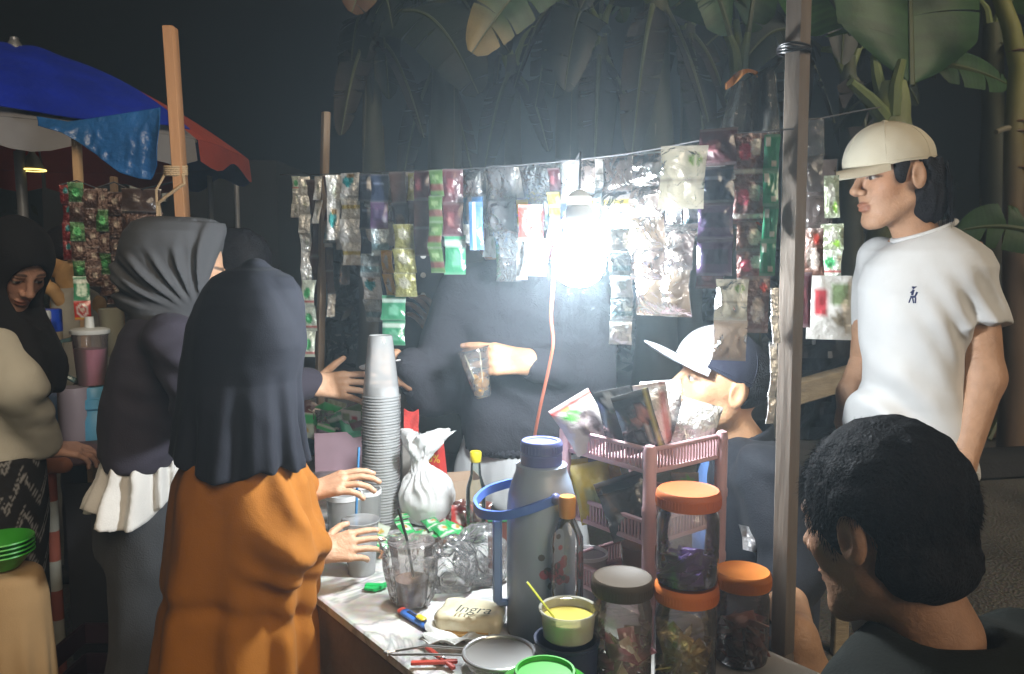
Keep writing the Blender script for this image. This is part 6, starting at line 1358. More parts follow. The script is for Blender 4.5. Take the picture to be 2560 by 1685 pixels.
cap_hat(rt, C, R, 1.0, [navy, wht], cloth('pale_grey_twill', (.50, .54, .60), .8), .16, cen=(0, .010, .052), rad=(.086, .105, .088), zcut=-.008, blen=.080, bdroop=.12, panel=(0, 1))
def hairH(q):
    l = (q - C) @ R.T; m = np.abs(l) * V(1, 0, 0) + l * V(0, 1, 1)
    d = ell(l, (0, -.016, .035), (.079, .097, .091)); d = smax(d, l[:, 1] - .012, .02); d = smax(d, -.055 - l[:, 2] - .4 * l[:, 1], .02)
    return smax(d, -(np.linalg.norm((m - V(.085, -.01, .0)) * V(.5, 1, .8), axis=1) - .032), .01)
MB().sdf(hairH, C - .15, C + .15, .004).build('hair', HAIRM, rt)

ad = nrm(wrH - elH); e1 = nrm(np.cross(ad, (0, 0, 1))); e2 = np.cross(ad, e1)
for k in range(2): MB().tube([wrH - ad * (.012 + .009 * k) + (e1 * math.cos(a) + e2 * math.sin(a)) * .0315 for a in np.linspace(0, 6.283, 28)], .0016, 6, caps=False).build('bracelet', pbr('dark_bead', (.05, .03, .025), .4), rt)
# ---- the near seated man seen from behind
skJ = (.30, .165, .10); YJ = .95
rt = thing('person', V(.50, .90, 0), 'seated man with thick short black hair and dark shirt, back turned', 'person')
C = W(2204, 1322, YJ); body = MB(); nkJ = W(2335, 1590, YJ - .03)
fJ = (-.52, .83, -.24); R = head(body, C, fJ, skJ, nkJ, s=.97, h=.0028)
ftJ = [V(.18, 1.18, 0), V(.42, 1.32, 0)]; knJ = [V(.24, 1.10, .46), V(.44, 1.22, .44)]
core(body, nkJ, V(.52, .88, .72), V(.54, .82, .46), ftJ, [V(.38, .78, .84), V(.62, 1.0, .84)], skJ, knees=knJ)
hand(body, V(.16, 1.10, .60), (-.5, .6, .1), (-.3, 0, 1), -1, skJ, V(.30, .86, .60), h=.004)
hand(body, V(.52, 1.28, .56), (-.5, .6, .1), (.3, 0, 1), 1, skJ, V(.68, 1.10, .62), h=.004)
body.build('body', SKIN, rt)
def keepJ(q): return (q[2] > -.048 + .55 * max(q[1], -.03) * 1.2 or (q[1] < -.02 and q[2] > -.058)) and (q[1] < .058 or q[2] > .085 - (q[1] - .058) * .2) and not (abs(q[0]) > .058 and -.034 < q[1] < .014 and q[2] < .03)
def hairJ(q):
    l = (q - C) @ R.T; m = np.abs(l) * V(1, 0, 0) + l * V(0, 1, 1)
    d = ell(l, (0, -.016, .040), (.084, .102, .096))
    d = smin(d, ell(l, (0, -.052, -.035), (.066, .052, .050)), .02); d = smax(d, -.055 - l[:, 2] + .75 * np.maximum(l[:, 1], -.045), .02)
    d = smax(d, l[:, 1] - .070 - .45 * np.maximum(l[:, 2] - .06, 0), .02)
    d = smax(d, -(np.linalg.norm((m - V(.084, -.010, -.006)) * V(.5, 1, .75), axis=1) - .026), .008)
    return d + .003 * fbm(l * 60, 3, 2)
hr = MB().sdf(hairJ, C - .17, C + .17, .0035); rnd = random.Random(11)
def keepJ2(q): 
    return (q[2] > -.044 + .75 * max(q[1], -.045)) and q[1] < .066 + .4 * max(q[2] - .05, 0) and not (abs(q[0]) > .06 and -.038 < q[1] < .02 and q[2] < .022)
pts, dirs = scalp(C, R, .97, 9000, rnd, keepJ2, .0095)
fl = V(.1, -.25, -.9) @ R
dirs = [nrm(d) * .55 + nrm(fl - nrm(d) * (fl @ nrm(d)) + 1e-6) * .75 for d in dirs]
ribbons(hr, pts, dirs, .012, .0009, rnd, droop=.0, curl=.28, segs=2)
hr.build('hair', pbr('matt_black_hair', (.010, .0095, .011), .8, var=.3, vscale=60, spec=.12, bump=.6, bscale=260), rt)
blk = cloth('black_green_cotton', (.008, .010, .008), .95, .2, 260, sheen=0)
rowsJ = [(.40, .54, .84, .19, .15), (.60, .53, .86, .20, .14), (.82, .52, .88, .215, .13), (.895, .515, .885, .195, .11), (.93, .505, .89, .135, .085), (.95, .50, .895, .078, .07)]
def shirtJ(q):
    d = column(q, rowsJ, yaw=.55, pw=2.3)
    d = smin(d, cap(q, V(.37, .78, .86), V(.30, .84, .62), .07, .065), .03); d = smin(d, cap(q, V(.66, 1.00, .86), V(.69, 1.08, .64), .07, .065), .03)
    d = smax(d, -ell(q, nkJ + V(0, 0, .012), (.066, .066, .045)), .006)
    return d + .006 * fbm(q * 10, 7, 3)
MB().sdf(shirtJ, V(.15, .55, .38), V(.85, 1.25, .98), .008).build('shirt', blk, rt)
ring = [nkJ + V(math.cos(a) * .069, math.sin(a) * .069, -.010) for a in np.linspace(0, 2 * math.pi, 30)]
MB().tube(ring, .006, 6, caps=False).build('collar', blk, rt)
trousers(rt, V(.54, .82, .44), ftJ, MATS['dark_denim'], w=.17, d=.14, rk=.08, knees=knJ)
shoes(rt, ftJ, 1.9, MATS['black_rubber'])

# ---- the seller in the black hooded top
skF = (.48, .27, .16); YF = 2.15
rt = thing('person', W(1300, 1500, YF) * V(1, 1, 0), 'seller in a black hooded top holding a clear plastic cup', 'person')
C = W(1266, 578, YF); body = MB(); nkF = W(1290, 680, YF + .03)
R = head(body, C, (-.40, -.80, -.42), skF, nkF)
wr1, el1 = W(1322, 905, 1.93), W(1450, 950, 2.05)
hand(body, wr1, (-1, -.10, .10), (.05, -.9, .42), 1, skF, el1, curl=(.28, .55, .60, .62), tcurl=.25, arm=(.036, .027), tdir=(.35, .85, -.55), h=.0026)
wr2, el2 = W(1034, 950, 2.06), W(1095, 985, 2.12)
hand(body, wr2, (-.62, -.10, .55), (.55, -.8, .3), -1, skF, el2, curl=(1.0, 1.1, 1.15, 1.15), tcurl=.5, arm=(.034, .026))
ftF = [V(-.08, 2.16, 0), V(.16, 2.20, 0)]
core(body, nkF, W(1295, 820, YF), W(1290, 1130, YF), ftF, [W(1190, 720, YF), W(1410, 720, YF)], skF)
body.build('body', SKIN, rt)
hood = cloth('black_fleece', (.034, .034, .042), .95, .25, 240, sheen=.0, bump2=(9, .3))
rowsF = sil([(640, 1225, 1360), (665, 1180, 1410), (700, 1140, 1465), (760, 1120, 1490), (850, 1135, 1490), (950, 1150, 1488), (1040, 1150, 1478), (1100, 1158, 1462), (1118, 1164, 1455)], YF, [.07, .10, .125, .14, .145, .15, .15, .135, .125])
def topF(q):
    d = column(q, rowsF, 0, 2.3)
    d = smin(d, smin(cap(q, W(1160, 735, YF), W(1085, 965, YF - .03), .078, .072), cap(q, W(1085, 965, YF - .03), W(1032, 915, 2.05), .070, .045), .035), .03)
    d = smin(d, smin(cap(q, W(1455, 735, YF), W(1478, 930, YF - .06), .080, .072), cap(q, W(1478, 930, YF - .06), W(1338, 911, 1.945), .066, .042), .035), .03)
    u = q @ nrm(V(.5, 0, .87))
    return d + .010 * np.sin(u * 55 + 4 * vnoise(q * 6, 4)) * sstep(-.2, .6, vnoise(q * 4.5, 9)) + .008 * fbm(q * 9, 5, 3)
for wa, wb, rr_ in ((W(1356, 914, 1.96), W(1318, 906, 1.93), .044), (W(1042, 958, 2.08), W(1022, 950, 2.065), .042)): MB().tube([wa, wa + (wb - wa) * .3, wa + (wb - wa) * .7, wb], [rr_, rr_ * 1.04, rr_ * .98, rr_ * .86], 16).build('cuff', hood, rt)
MB().sdf(topF, *bb((960, 1135, YF - .35), (1620, 600, YF + .32)), .0068).build('hooded_top', hood, rt)
rb = sil([(1096, 1156, 1466), (1122, 1166, 1452)], YF, [.14, .128])
MB().sdf(lambda q: column(q, rb, 0, 2.3) + .003 * np.sin(np.arctan2(q[:, 1] - YF, q[:, 0] - .02) * 90), *bb((1100, 1140, YF - .22), (1520, 1080, YF + .22)), .0055).build('ribbed_hem', hood, rt)
def hoodF(q):
    l = (q - C) @ R.T; d = ell(l, (0, -.022, .022), (.104, .118, .128)); d = smin(d, ell(l, (0, -.06, -.11), (.11, .09, .07)), .05)
    d = smax(d, -ell(l, (0, .06, -.01), (.078, .13, .105)), .012); return d + .004 * fbm(q * 16, 2, 2)
MB().sdf(hoodF, C - .24, C + .2, .006).build('hood', hood, rt)
trousers(rt, W(1295, 1150, YF), ftF, cloth('grey_cotton', (.52, .54, .55), .9), w=.165, d=.13, rk=.09, ra=.075, amp=.02)
shoes(rt, ftF, -1.6, MATS['black_rubber'])

# ---- the buttoned-jacket man half hidden by the wrappers
skG = (.42, .24, .15); YG = 2.62
rt = thing('person', W(1100, 1400, YG) * V(1, 1, 0), 'man in a buttoned black jacket holding folded paper, half hidden behind hanging wrappers', 'person')
C = W(1085, 532, YG); body = MB(); nkG = W(1085, 590, YG + .02)
R = head(body, C, (-.1, -.95, -.25), skG, nkG, h=.004)
wr, el = W(1112, 850, 2.42), W(1175, 870, 2.6)
hand(body, wr, (-.35, -.2, .6), (.5, -.8, .2), 1, skG, el, curl=(.55, .5, .5, .5), tcurl=.3, h=.0032)
ftG = [V(-.34, 2.62, 0), V(-.14, 2.66, 0)]
core(body, nkG, W(1090, 740, YG), W(1090, 1010, YG), ftG, [W(1010, 640, YG), W(1165, 640, YG)], skG)
body.build('body', SKIN, rt)
rowsG = sil([(590, 1045, 1130), (615, 1010, 1165), (650, 985, 1190), (740, 985, 1190), (860, 990, 1185), (960, 985, 1190)], YG, [.07, .10, .12, .125, .125, .125])
def topG(q):
    d = column(q, rowsG, 0, 2.3); d = smin(d, smin(cap(q, W(1172, 665, YG), W(1185, 850, YG - .05), .066, .06), cap(q, W(1185, 850, YG - .05), W(1128, 850, 2.46), .055, .042), .03), .03)
    d = smin(d, cap(q, W(1005, 665, YG), W(985, 900, YG), .066, .055), .03); return d + .008 * fbm(q * 11, 8, 3)
MB().sdf(topG, *bb((900, 990, YG - .3), (1270, 560, YG + .25)), .009).build('jacket', cloth('black_drill', (.020, .022, .028), .75), rt)
for py in (640, 688, 738):
    b = W(1058, py, YG - .128); MB().lathe([(0, .004), (.008, .003), (.009, 0), (.008, -.004)], b, 12, np.array([[1, 0, 0], [0, 0, 1], [0, -1, 0]])).build('button', pbr('pearl_button', (.75, .75, .72), .25), rt)
def hairG(q):
    l = (q - C) @ R.T; return smax(smax(ell(l, (0, -.016, .042), (.083, .102, .096)), l[:, 1] - .05 - .4 * np.maximum(l[:, 2] - .05, 0), .02), -.04 - l[:, 2] + .6 * np.maximum(l[:, 1], -.04), .02)
MB().sdf(hairG, C - .16, C + .16, .006).build('hair', HAIRM, rt)
trousers(rt, W(1095, 1020, YG), ftG, cloth('olive_cotton', (.22, .22, .19), .9), w=.15, d=.12, rk=.085)
shoes(rt, ftG, -1.6, MATS['black_rubber'])
pa = MB()
for k, (x, c) in enumerate(((0, .4), (16, .2))):
    G = [[W(1082 + x + 22 * i + 22 * j, 800 - 78 * j + 4 * math.sin(3 * i + j * 4), 2.37 + .012 * k + .01 * math.sin(5 * j)) for i in np.linspace(0, 1, 5)] for j in np.linspace(0, 1, 7)]
    pa.slab(np.array(G), .0015, (.60, .47, .32) if k == 0 else (.72, .74, .70))
pa.build('folded_paper', pbr('kraft_paper', (.6, .45, .3), .8, attr=True), label='folded kraft and white paper held in the buttoned-jacket man\'s hand', cat='paper')

# ---- the woman in the grey headscarf
skC = (.55, .33, .21); YC = 1.87
rt = thing('person', W(400, 1500, YC) * V(1, 1, 0), 'woman in a grey headscarf and dim purple top with white ruffled hem', 'person')
C = W(456, 684, YC); body = MB(); nkC = W(415, 800, YC)
R = head(body, C, (.84, .40, -.30), skC, nkC, s=.95)
elC, wrC = W(492, 985, 1.70), W(775, 962, 1.98)
hand(body, wrC, (.97, .12, -.02), (.0, -.75, .6), -1, skC, elC, s=.95, curl=(.18, .22, .25, .3), spread=1.5, tcurl=.1, tdir=(.8, .55, -.1), arm=(.034, .024))
ftC = [V(-.86, 1.80, 0), V(-.78, 1.98, 0)]
core(body, nkC, W(385, 900, YC), W(370, 1200, YC), ftC, [W(400, 850, YC - .1), W(390, 850, YC + .1)], skC, r=.07)
body.build('body', SKIN, rt)
rowsC = sil([(540, 395, 455), (545, 362, 520), (556, 338, 556), (580, 318, 566), (620, 305, 572), (660, 298, 572), (700, 297, 565), (740, 302, 545), (775, 318, 515), (800, 335, 495), (840, 352, 470)], YC,
            [.03, .055, .075, .095, .108, .112, .110, .100, .092, .088, .075])
chin = W(493, 800, YC - .06); e1, e2 = W(566, 566, YC - .02), W(486, 812, YC - .03)
def hijC(q):
    d = column(q, rowsC, yaw=.25, pw=2.2)
    v = q - chin; ang = np.arctan2(v[:, 2], -v[:, 0]); r = np.hypot(v[:, 0], v[:, 2])
    m = sstep(.03, .10, r) * sstep(.36, .18, r) * sstep(.0, .03, YC - q[:, 1] + .01)
    d = d + .0075 * m * (np.sin(ang * 21 + 2.4 * vnoise(q * 7, 3)) + .5 * np.sin(ang * 43 + 3 * vnoise(q * 9, 4))) * sstep(-.5, .3, vnoise(q * 9, 11))
    t = nrm(np.cross(e2 - e1, (0, 1, .0))); t = t if t[0] > 0 else -t
    cut = (q - e1) @ nrm(t + V(0, .25, 0))
    d = smax(d, cut, .012)
    l = (q - C) @ R.T / .95
    return smax(d, -ell(l, (0, .10, -.02), (.060, .10, .095)), .012) + .003 * fbm(q * 18, 1, 2)
scarf = cloth('grey_jersey', (.072, .074, .080), .85, .10, 500)
MB().sdf(hijC, *bb((260, 860, YC - .16), (620, 520, YC + .17)), .0042).build('headscarf', scarf, rt)
rowsT = sil([(775, 350, 470), (795, 332, 488), (830, 312, 492), (880, 298, 494), (940, 286, 492), (1000, 277, 488), (1060, 272, 480), (1120, 274, 470), (1130, 284, 462), (1158, 296, 450)], YC, [.08, .10, .125, .14, .145, .145, .14, .135, .135, .13])
def topC(q):
    d = column(q, rowsT, 0, 2.2)
    d = smin(d, smin(cap(q, W(425, 850, YC - .12), elC, .062, .055), cap(q, elC, W(772, 962, 1.985), .054, .040), .03), .028)
    u = q @ nrm(V(-.55, 0, .83)); k = np.exp(-(np.linalg.norm(q - elC, axis=1) / .12) ** 2)
    return d + .006 * np.sin(u * 70 + 4 * vnoise(q * 6, 2)) * sstep(-.3, .5, vnoise(q * 5, 6)) + k * .007 * np.sin((q @ nrm(V(.4, 0, .9))) * 110) + .007 * fbm(q * 8, 3, 3)
MB().sdf(topC, *bb((220, 1230, YC - .36), (830, 740, YC + .26)), .006).build('top', cloth('purple_grey_jersey', (.042, .037, .052), .85, .15, 400), rt)
rowsP = sil([(1135, 285, 455), (1175, 270, 460), (1220, 250, 465), (1270, 232, 468), (1320, 216, 470), (1362, 208, 470)], YC, [.13, .14, .155, .17, .185, .19])
def hemC(q):
    a = np.arctan2(q[:, 1] - YC, q[:, 0] + .82); zt = np.clip((1.06 - q[:, 2]) / .2, 0, 1)
    d = column(q, rowsP, 0, 2.0) + .010 * zt * np.sin(a * 17 + 2 * vnoise(q * 5, 3)) + .006 * fbm(q * 16, 3, 2)
    z0 = .805 + .022 * np.sin(a * 5 + 1.0); d = smax(d, z0 - q[:, 2], .006)
    return d
MB().sdf(hemC, *bb((150, 1400, YC - .26), (540, 1120, YC + .26)), .0058).build('ruffled_blouse_hem', cloth('white_lawn', (.70, .68, .64), .85, .1), rt)
trousers(rt, W(360, 1270, YC), ftC, cloth('grey_denim', (.06, .062, .066), .9, .2, 300), w=.115, d=.10, rk=.075, ra=.06, ztop=.86)
shoes(rt, ftC, .4, MATS['black_rubber'])

# ---- the girl in the navy headscarf and orange dress
skD = (.50, .29, .18); YD = 1.42
rt = thing('person', W(600, 1500, YD) * V(1, 1, 0), 'girl in a long navy headscarf and orange dress leaning over the table', 'person')
C = W(640, 815, YD + .02); body = MB(); nkD = W(615, 980, YD)
R = head(body, C, (.70, .62, -.30), skD, nkD, s=.84)
wrD, elD = W(770, 1232, 1.56), W(700, 1290, 1.60)
hand(body, wrD, (.93, .05, .30), (-.25, -.45, .85), -1, skD, elD, s=.80, curl=(.32, .38, .42, .45), spread=1.5, tcurl=.3, arm=(.030, .021), tdir=(.55, .75, -.55))
wrD2, elD2 = W(792, 1380, 1.46), W(705, 1372, 1.36)
hand(body, wrD2, (.95, .25, .10), (-.1, -.8, .5), -1, skD, elD2, s=.74, curl=(.3, .35, .4, .5), arm=(.030, .021))
ftD = [V(-.50, 1.34, 0), V(-.46, 1.50, 0)]
core(body, nkD, W(610, 1120, YD), W(590, 1400, YD), ftD, [W(620, 1110, YD - .045), W(620, 1110, YD + .07)], skD, r=.055)
body.build('body', SKIN, rt)
rowsD = sil([(668, 612, 668), (676, 578, 705), (692, 552, 730), (720, 530, 748), (760, 508, 758), (810, 492, 762), (860, 482, 758), (900, 473, 746), (945, 464, 742), (1000, 456, 752), (1060, 448, 762), (1120, 440, 772), (1170, 433, 780), (1225, 428, 790)], YD,
            [.025, .05, .068, .084, .095, .10, .10, .098, .10, .112, .122, .13, .135, .14])
def hijD(q):
    d = column(q, rowsD, yaw=.15, pw=2.15) + .015 * sstep(1.25, 1.05, q[:, 2])
    a = np.arctan2(q[:, 1] - YD, q[:, 0] - rowsD[5][1]); z = q[:, 2]
    lo = sstep(1.22, .98, z)
    d = d + lo * (.010 * np.sin(a * 9 + 2.2 * vnoise(q * V(4, 4, 2), 2) + z * 3) + .005 * np.sin(a * 19 + 3 * vnoise(q * V(5, 5, 2), 5)))
    v = q - W(748, 925, YD - .05); ang = np.arctan2(v[:, 2], -v[:, 0]); rr_ = np.hypot(v[:, 0], v[:, 2])
    d = d + .0045 * sstep(.05, .14, rr_) * np.sin(ang * 15 + 2.5 * vnoise(q * 6, 9)) * sstep(-.4, .4, vnoise(q * 7, 12)) * (q[:, 1] < YD)
    top = W(655, 690, YD - .08); bot = W(770, 1200, YD - .12); u = np.clip(((q - top) @ (bot - top)) / ((bot - top) @ (bot - top)), 0, 1)
    edge = top + u[:, None] * (bot - top); sd = q[:, 0] - edge[:, 0] - .025 * np.sin(u * math.pi)
    d = d - .010 * sstep(.012, -.004, sd) * (q[:, 1] < YD + .02) + .004 * np.exp(-(sd / .012) ** 2)                # the over-layer falling from the crown
    l = (q - C) @ R.T / .88
    d = smax(d, -ell(l, (0, .105, -.015), (.056, .10, .085)), .01)
    hem = .985 + .014 * np.sin(a * 6) - .20 * (q[:, 0] + .47) * 0
    zh = np.interp(q[:, 0], [W(428, 1105, YD)[0], W(520, 1140, YD)[0], W(610, 1165, YD)[0], W(700, 1145, YD)[0], W(790, 1165, YD)[0]], [W(428, 1105, YD)[2], W(520, 1140, YD)[2], W(610, 1165, YD)[2], W(700, 1145, YD)[2], W(790, 1165, YD)[2]])
    return smax(d, zh - z + .003 * np.sin(a * 14), .006) + .0022 * fbm(q * 20, 1, 2)
MB().sdf(hijD, *bb((380, 1260, YD - .2), (840, 640, YD + .2)), .0040).build('headscarf', cloth('navy_jersey', (.0095, .011, .018), .82, .10, 500), rt)
rowsO = sil([(1090, 520, 690), (1140, 470, 735), (1200, 445, 765), (1280, 434, 775), (1400, 424, 782), (1500, 414, 785), (1685, 396, 788), (2000, 372, 800), (2330, 350, 812)], YD, [.09, .11, .12, .125, .13, .135, .145, .16, .175])
shD = W(660, 1235, YD - .05); elD2s = W(700, 1372, 1.345)
def dressD(q):
    d = column(q, rowsO, 0, 2.1)
    a = np.arctan2(q[:, 1] - YD, q[:, 0] + .45); z = q[:, 2]
    slv = smin(cap(q, shD, elD2s, .040, .060), cap(q, elD2s, W(782, 1378, 1.43), .058, .030), .03)
    slv = smin(slv, cap(q, W(700, 1170, 1.50), W(755, 1238, 1.56), .042, .032), .03)
    slv = smin(slv, cap(q, W(735, 1275, 1.49), W(740, 1350, 1.42), .045), .03)
    slv = slv + .006 * np.sin((q @ nrm(V(.5, .2, .85))) * 95 + 3 * vnoise(q * 9, 1))
    d = smin(d, slv, .022)
    lo = sstep(.95, .45, z)
    arc = W(640, 1470, YD)                                                                                     # swag pulled round the hip
    r = np.hypot(q[:, 0] - W(560, 1800, YD)[0], z - W(560, 1800, YD)[2])
    d = d + .010 * np.exp(-((r - .265) / .016) ** 2) * sstep(.3, .42, z)
    d = d + (.004 + .016 * lo) * np.sin(a * 9 + 2 * vnoise(q * V(4, 4, 1.5), 2)) + .005 * fbm(q * V(9, 9, 5), 5, 2) + .0035 * fbm(q * V(26, 26, 9), 7, 2)
    return smax(d, .04 - z, .01)
MB().sdf(dressD, V(-.85, 1.12, -.02), V(-.22, 1.75, 1.16), .0066).build('dress', cloth('orange_crepe', (.30, .108, .012), .85, .10, 420), rt)
shoes(rt, ftD, .4, MATS['black_rubber'])

# ---- the man behind the two women, only his temple and hair showing
skE = (.55, .34, .22); YE = 2.35
rt = thing('person', W(610, 1400, YE) * V(1, 1, 0), 'man with short black hair glimpsed between the two headscarves', 'person')
C = W(592, 694, YE); body = MB(); nkE = W(600, 820, YE)
R = head(body, C, (-.75, .30, -.15), skE, nkE, h=.004)
ftE = [V(-.88, 2.35, 0), V(-.72, 2.40, 0)]
core(body, nkE, W(600, 960, YE), W(600, 1200, YE), ftE, [W(530, 860, YE), W(670, 860, YE)], skE); body.build('body', SKIN, rt)
def hairE(q):
    l = (q - C) @ R.T; m = np.abs(l) * V(1, 0, 0) + l * V(0, 1, 1)
    return smax(smax(ell(l, (0, -.016, .050), (.084, .102, .092)), l[:, 1] - .05 - .5 * np.maximum(l[:, 2] - .05, 0), .02), .012 - l[:, 2] + .5 * np.maximum(l[:, 1], -.07), .02) + .003 * fbm(l * 50, 2, 2)
MB().sdf(hairE, C - .16, C + .17, .005).build('hair', HAIRM, rt)
rowsE = sil([(815, 560, 640), (840, 520, 680), (880, 505, 695), (1000, 510, 690), (1150, 510, 690)], YE, [.07, .10, .12, .12, .12])
MB().sdf(lambda q: column(q, rowsE) + .007 * fbm(q * 11, 3, 3), *bb((460, 1180, YE - .2), (740, 800, YE + .2)), .011).build('shirt', MATS['black_drill'], rt)
trousers(rt, W(600, 1190, YE), ftE, MATS['dark_denim'], w=.14, d=.11)
shoes(rt, ftE, 1.0, MATS['black_rubber'])

# woman in the black headscarf
skA = (.46, .26, .19); YA = 2.25
rt = thing('person', W(20, 1500, YA) * V(1, 1, 0), 'woman in a black headscarf and cream jacket bending over the neighbouring stall', 'person')
C = W(38, 668, YA); body = MB(); nkA = W(5, 790, YA + .03)

R = head(body, C, (.66, -.42, -.60), skA, nkA, s=.95)
wrA, elA = W(122, 1120, 2.30), W(40, 960, 2.10)
hand(body, wrA, (.7, .6, -.2), (.2, -.3, .9), -1, skA, elA, s=.92, h=.0035)
ftA = [V(-1.52, 2.18, 0), V(-1.46, 2.32, 0)]
core(body, nkA, W(-5, 900, YA), W(-20, 1150, YA), ftA, [W(-20, 860, YA - .1), W(40, 860, YA + .12)], skA, r=.075); body.build('body', SKIN, rt)
def hijA(q):
    l = (q - C) @ R.T / .95; d = ell(l, (0, -.018, .020), (.100, .122, .128))
    d = smin(d, cap(q, W(-10, 740, YA + .02), W(15, 925, YA - .06), .100, .150), .06); d = smin(d, cap(q, W(50, 780, YA - .05), W(85, 940, YA - .06), .045, .03), .04)
    d = smax(d, -ell(l, (0, .115, -.012), (.057, .105, .088)), .010); a = np.arctan2(q[:, 1] - YA, q[:, 0] - C[0])
    return smax(d, W(60, 975, YA)[2] - q[:, 2], .01) + .006 * np.sin(a * 11 + q[:, 2] * 6) * sstep(1.3, 1.1, q[:, 2]) + .003 * fbm(q * 16, 2, 2)
MB().sdf(hijA, *bb((-160, 990, YA - .3), (190, 500, YA + .3)), .0058).build('headscarf', cloth('black_jersey', (.012, .012, .015), .85), rt)
rowsA = sil([(800, -60, 50), (850, -90, 70), (950, -100, 80), (1050, -100, 85), (1145, -95, 90)], YA, [.09, .13, .14, .14, .14])
shA = W(-10, 880, YA - .13)
def jackA(q):
    d = column(q, rowsA); d = smin(d, smin(cap(q, shA, elA, .072, .068), cap(q, elA, W(108, 1105, 2.28), .066, .050), .03), .03); x = q @ nrm(V(.6, 0, .8))
    return d + .006 * np.sin(x * 75 + 3 * vnoise(q * 7, 3)) * sstep(-.2, .5, vnoise(q * 5, 2)) + .003 * fbm(q * 9, 4, 2)
MB().sdf(jackA, *bb((-180, 1170, YA - .35), (190, 770, YA + .3)), .0075).build('jacket', cloth('cream_jacket', (.60, .58, .50), .85), rt)
rowsK = sil([(1130, -95, 92), (1250, -105, 98), (1400, -110, 100), (1650, -115, 100)], YA, [.14, .15, .15, .16])
def zig(v):
    u = (v[:, 0] + .8 * v[:, 1]) * 9; z = v[:, 2] * 9; t = np.abs((u % 1) - .5) * 2; w = (z + t * .9) % 1.0; m = ((w < .10) | ((w > .2) & (w < .26)))[:, None]; return np.where(m, V(.30, .30, .30), V(.014, .013, .015))
MB().sdf(lambda q: column(q, rowsK) + .005 * fbm(q * 8, 2, 2), V(-1.80, 2.0, .08), V(-1.15, 2.5, .92), .0075, zig).build('patterned_skirt', pbr('zigzag_cloth', (.02, .02, .02), .85, attr=True), rt)
shoes(rt, ftA, .3, pbr('black_rubber', (.02, .02, .02), .6))
# child behind the foil strips
skB = (.55, .34, .15); YB = 3.35
rt = thing('person', W(190, 1300, YB) * V(1, 1, 0), 'child with black hair and pale shirt raising a hand behind the foil strips', 'person'); C = W(168, 640, YB); body = MB(); nkB = W(185, 720, YB)
R = head(body, C, (-.86, -.35, -.30), skB, nkB, s=.90, h=.0036); wrB, elB = W(128, 722, YB - .1), W(172, 775, YB - .06); hand(body, wrB, (-.7, -.2, .35), (-.2, -.9, .2), 1, skB, elB, s=.8, curl=(.5, .6, .7, .7), h=.0036, arm=(.032, .022))
ftB = [V(-1.86, 3.35, 0), V(-1.72, 3.4, 0)]; core(body, nkB, W(195, 800, YB), W(195, 950, YB), ftB, [W(150, 760, YB), W(240, 760, YB)], skB, r=.06); body.build('body', SKIN, rt)
def hairB(q):
    l = (q - C) @ R.T / .9; return smax(smax(ell(l, (0, -.016, .042), (.086, .106, .100)), l[:, 1] - .060 - .45 * np.maximum(l[:, 2] - .06, 0), .02), -.045 - l[:, 2] + .7 * np.maximum(l[:, 1], -.045), .02)
MB().sdf(hairB, C - .15, C + .15, .005).build('hair', HAIRM, rt)
rowsB = sil([(715, 165, 215), (735, 140, 245), (780, 135, 250), (900, 140, 250), (960, 140, 250)], YB, [.05, .09, .10, .10, .10]); MB().sdf(lambda q: smin(column(q, rowsB), cap(q, W(160, 750, YB - .03), elB, .045, .04), .02) + .006 * fbm(q * 12, 2, 2), *bb((90, 980, YB - .2), (300, 700, YB + .2)), .009).build('shirt', cloth('pale_shirt', (.48, .47, .42)), rt)
trousers(rt, W(195, 960, YB), ftB, pbr('dark_shorts', (.03, .03, .04), .9), w=.12, d=.10, rk=.06); shoes(rt, ftB, 3.6, MATS['black_rubber'])
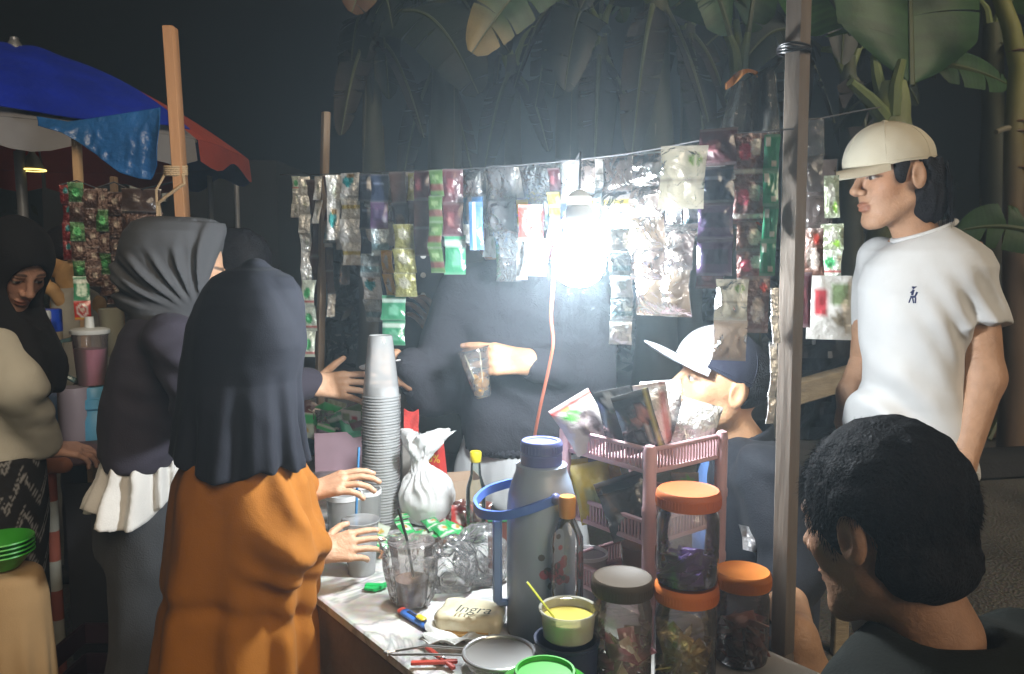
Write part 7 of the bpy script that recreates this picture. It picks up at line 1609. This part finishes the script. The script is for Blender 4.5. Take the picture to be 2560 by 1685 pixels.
# green bowls on a tan stool, dark crates below
o = W(18, 1432, 1.75); zs = o[2]
st2 = thing('covered_stool', V(o[0] - .02, 1.78, 0), 'stool covered with a tan cloth, carrying green bowls', 'stool'); cc_ = V(o[0] - .02, 1.78, 0)
MB().sdf(lambda q: column(q, [(.02, cc_[0], cc_[1], .085, .085), (zs * .55, cc_[0], cc_[1], .088, .088), (zs * .9, cc_[0], cc_[1], .082, .082), (zs - .004, cc_[0], cc_[1], .070, .070)]) + .006 * np.sin(np.arctan2(q[:, 1] - cc_[1], q[:, 0] - cc_[0]) * 11) * sstep(zs * .95, zs * .5, q[:, 2]), cc_ - V(.13, .13, 0), cc_ + V(.13, .13, zs + .03), .008).build('cloth_cover', cloth('tan_cloth', (.36, .23, .11), .9), st2)
for k in range(4): MB().lathe([(0, .003), (.030, 0), (.034, .002), (.062, .036), (.067, .038), (.066, .041), (.060, .039), (.033, .006), (0, .006)], V(cc_[0] - .005, cc_[1] - .005, zs + .002 + k * .010), 30).build('green_bowl', MATS['green_plastic'], label='stacked lime green bowl on the tan stool' if k < 3 else 'topmost lime green bowl on the tan stool', cat='bowl', group='stacked green bowls')
dk = pbr('dark_crate_plastic', (.030, .012, .018), .5, var=.3); o = V(-1.02, 2.05, 0)
cr = thing('crate', o, 'dark plum plastic crate in the shadow under the neighbouring table', 'crate')
for sx, sy, lx, ly in ((0, -1, .40, .012), (0, 1, .40, .012), (1, 0, .012, .30), (-1, 0, .012, .30)):
    for z in (.05, .14, .23, .32): MB().box(o + V(sx * .2, sy * .15, z), (lx, ly, .06), bev=.003).build('slat', dk, cr)

# ------------------------------------------------------------------ smoky night air, its scatter shaped to stand in for lens glare
hm = bpy.data.materials.new('night_haze'); hm.use_nodes = True; _n = hm.node_tree
_n.nodes.remove(_n.nodes['Principled BSDF']); _pv = _n.nodes.new('ShaderNodeVolumePrincipled')
_pv.inputs['Color'].default_value = (0.70, .88, 1.0, 1); _pv.inputs['Density'].default_value = HAZE_DENSITY; _pv.inputs['Anisotropy'].default_value = 0.70
_n.links.new(_pv.outputs['Volume'], _n.nodes['Material Output'].inputs['Volume'])
hz = MB().box(V(0, 3.5, 2.6), (37, 26, 8.4)).build('haze', hm, smooth=False, kind='stuff')
hz['label'] = 'thin smoky night air, also standing in for the glare round the bulb'; hz['category'] = 'haze'
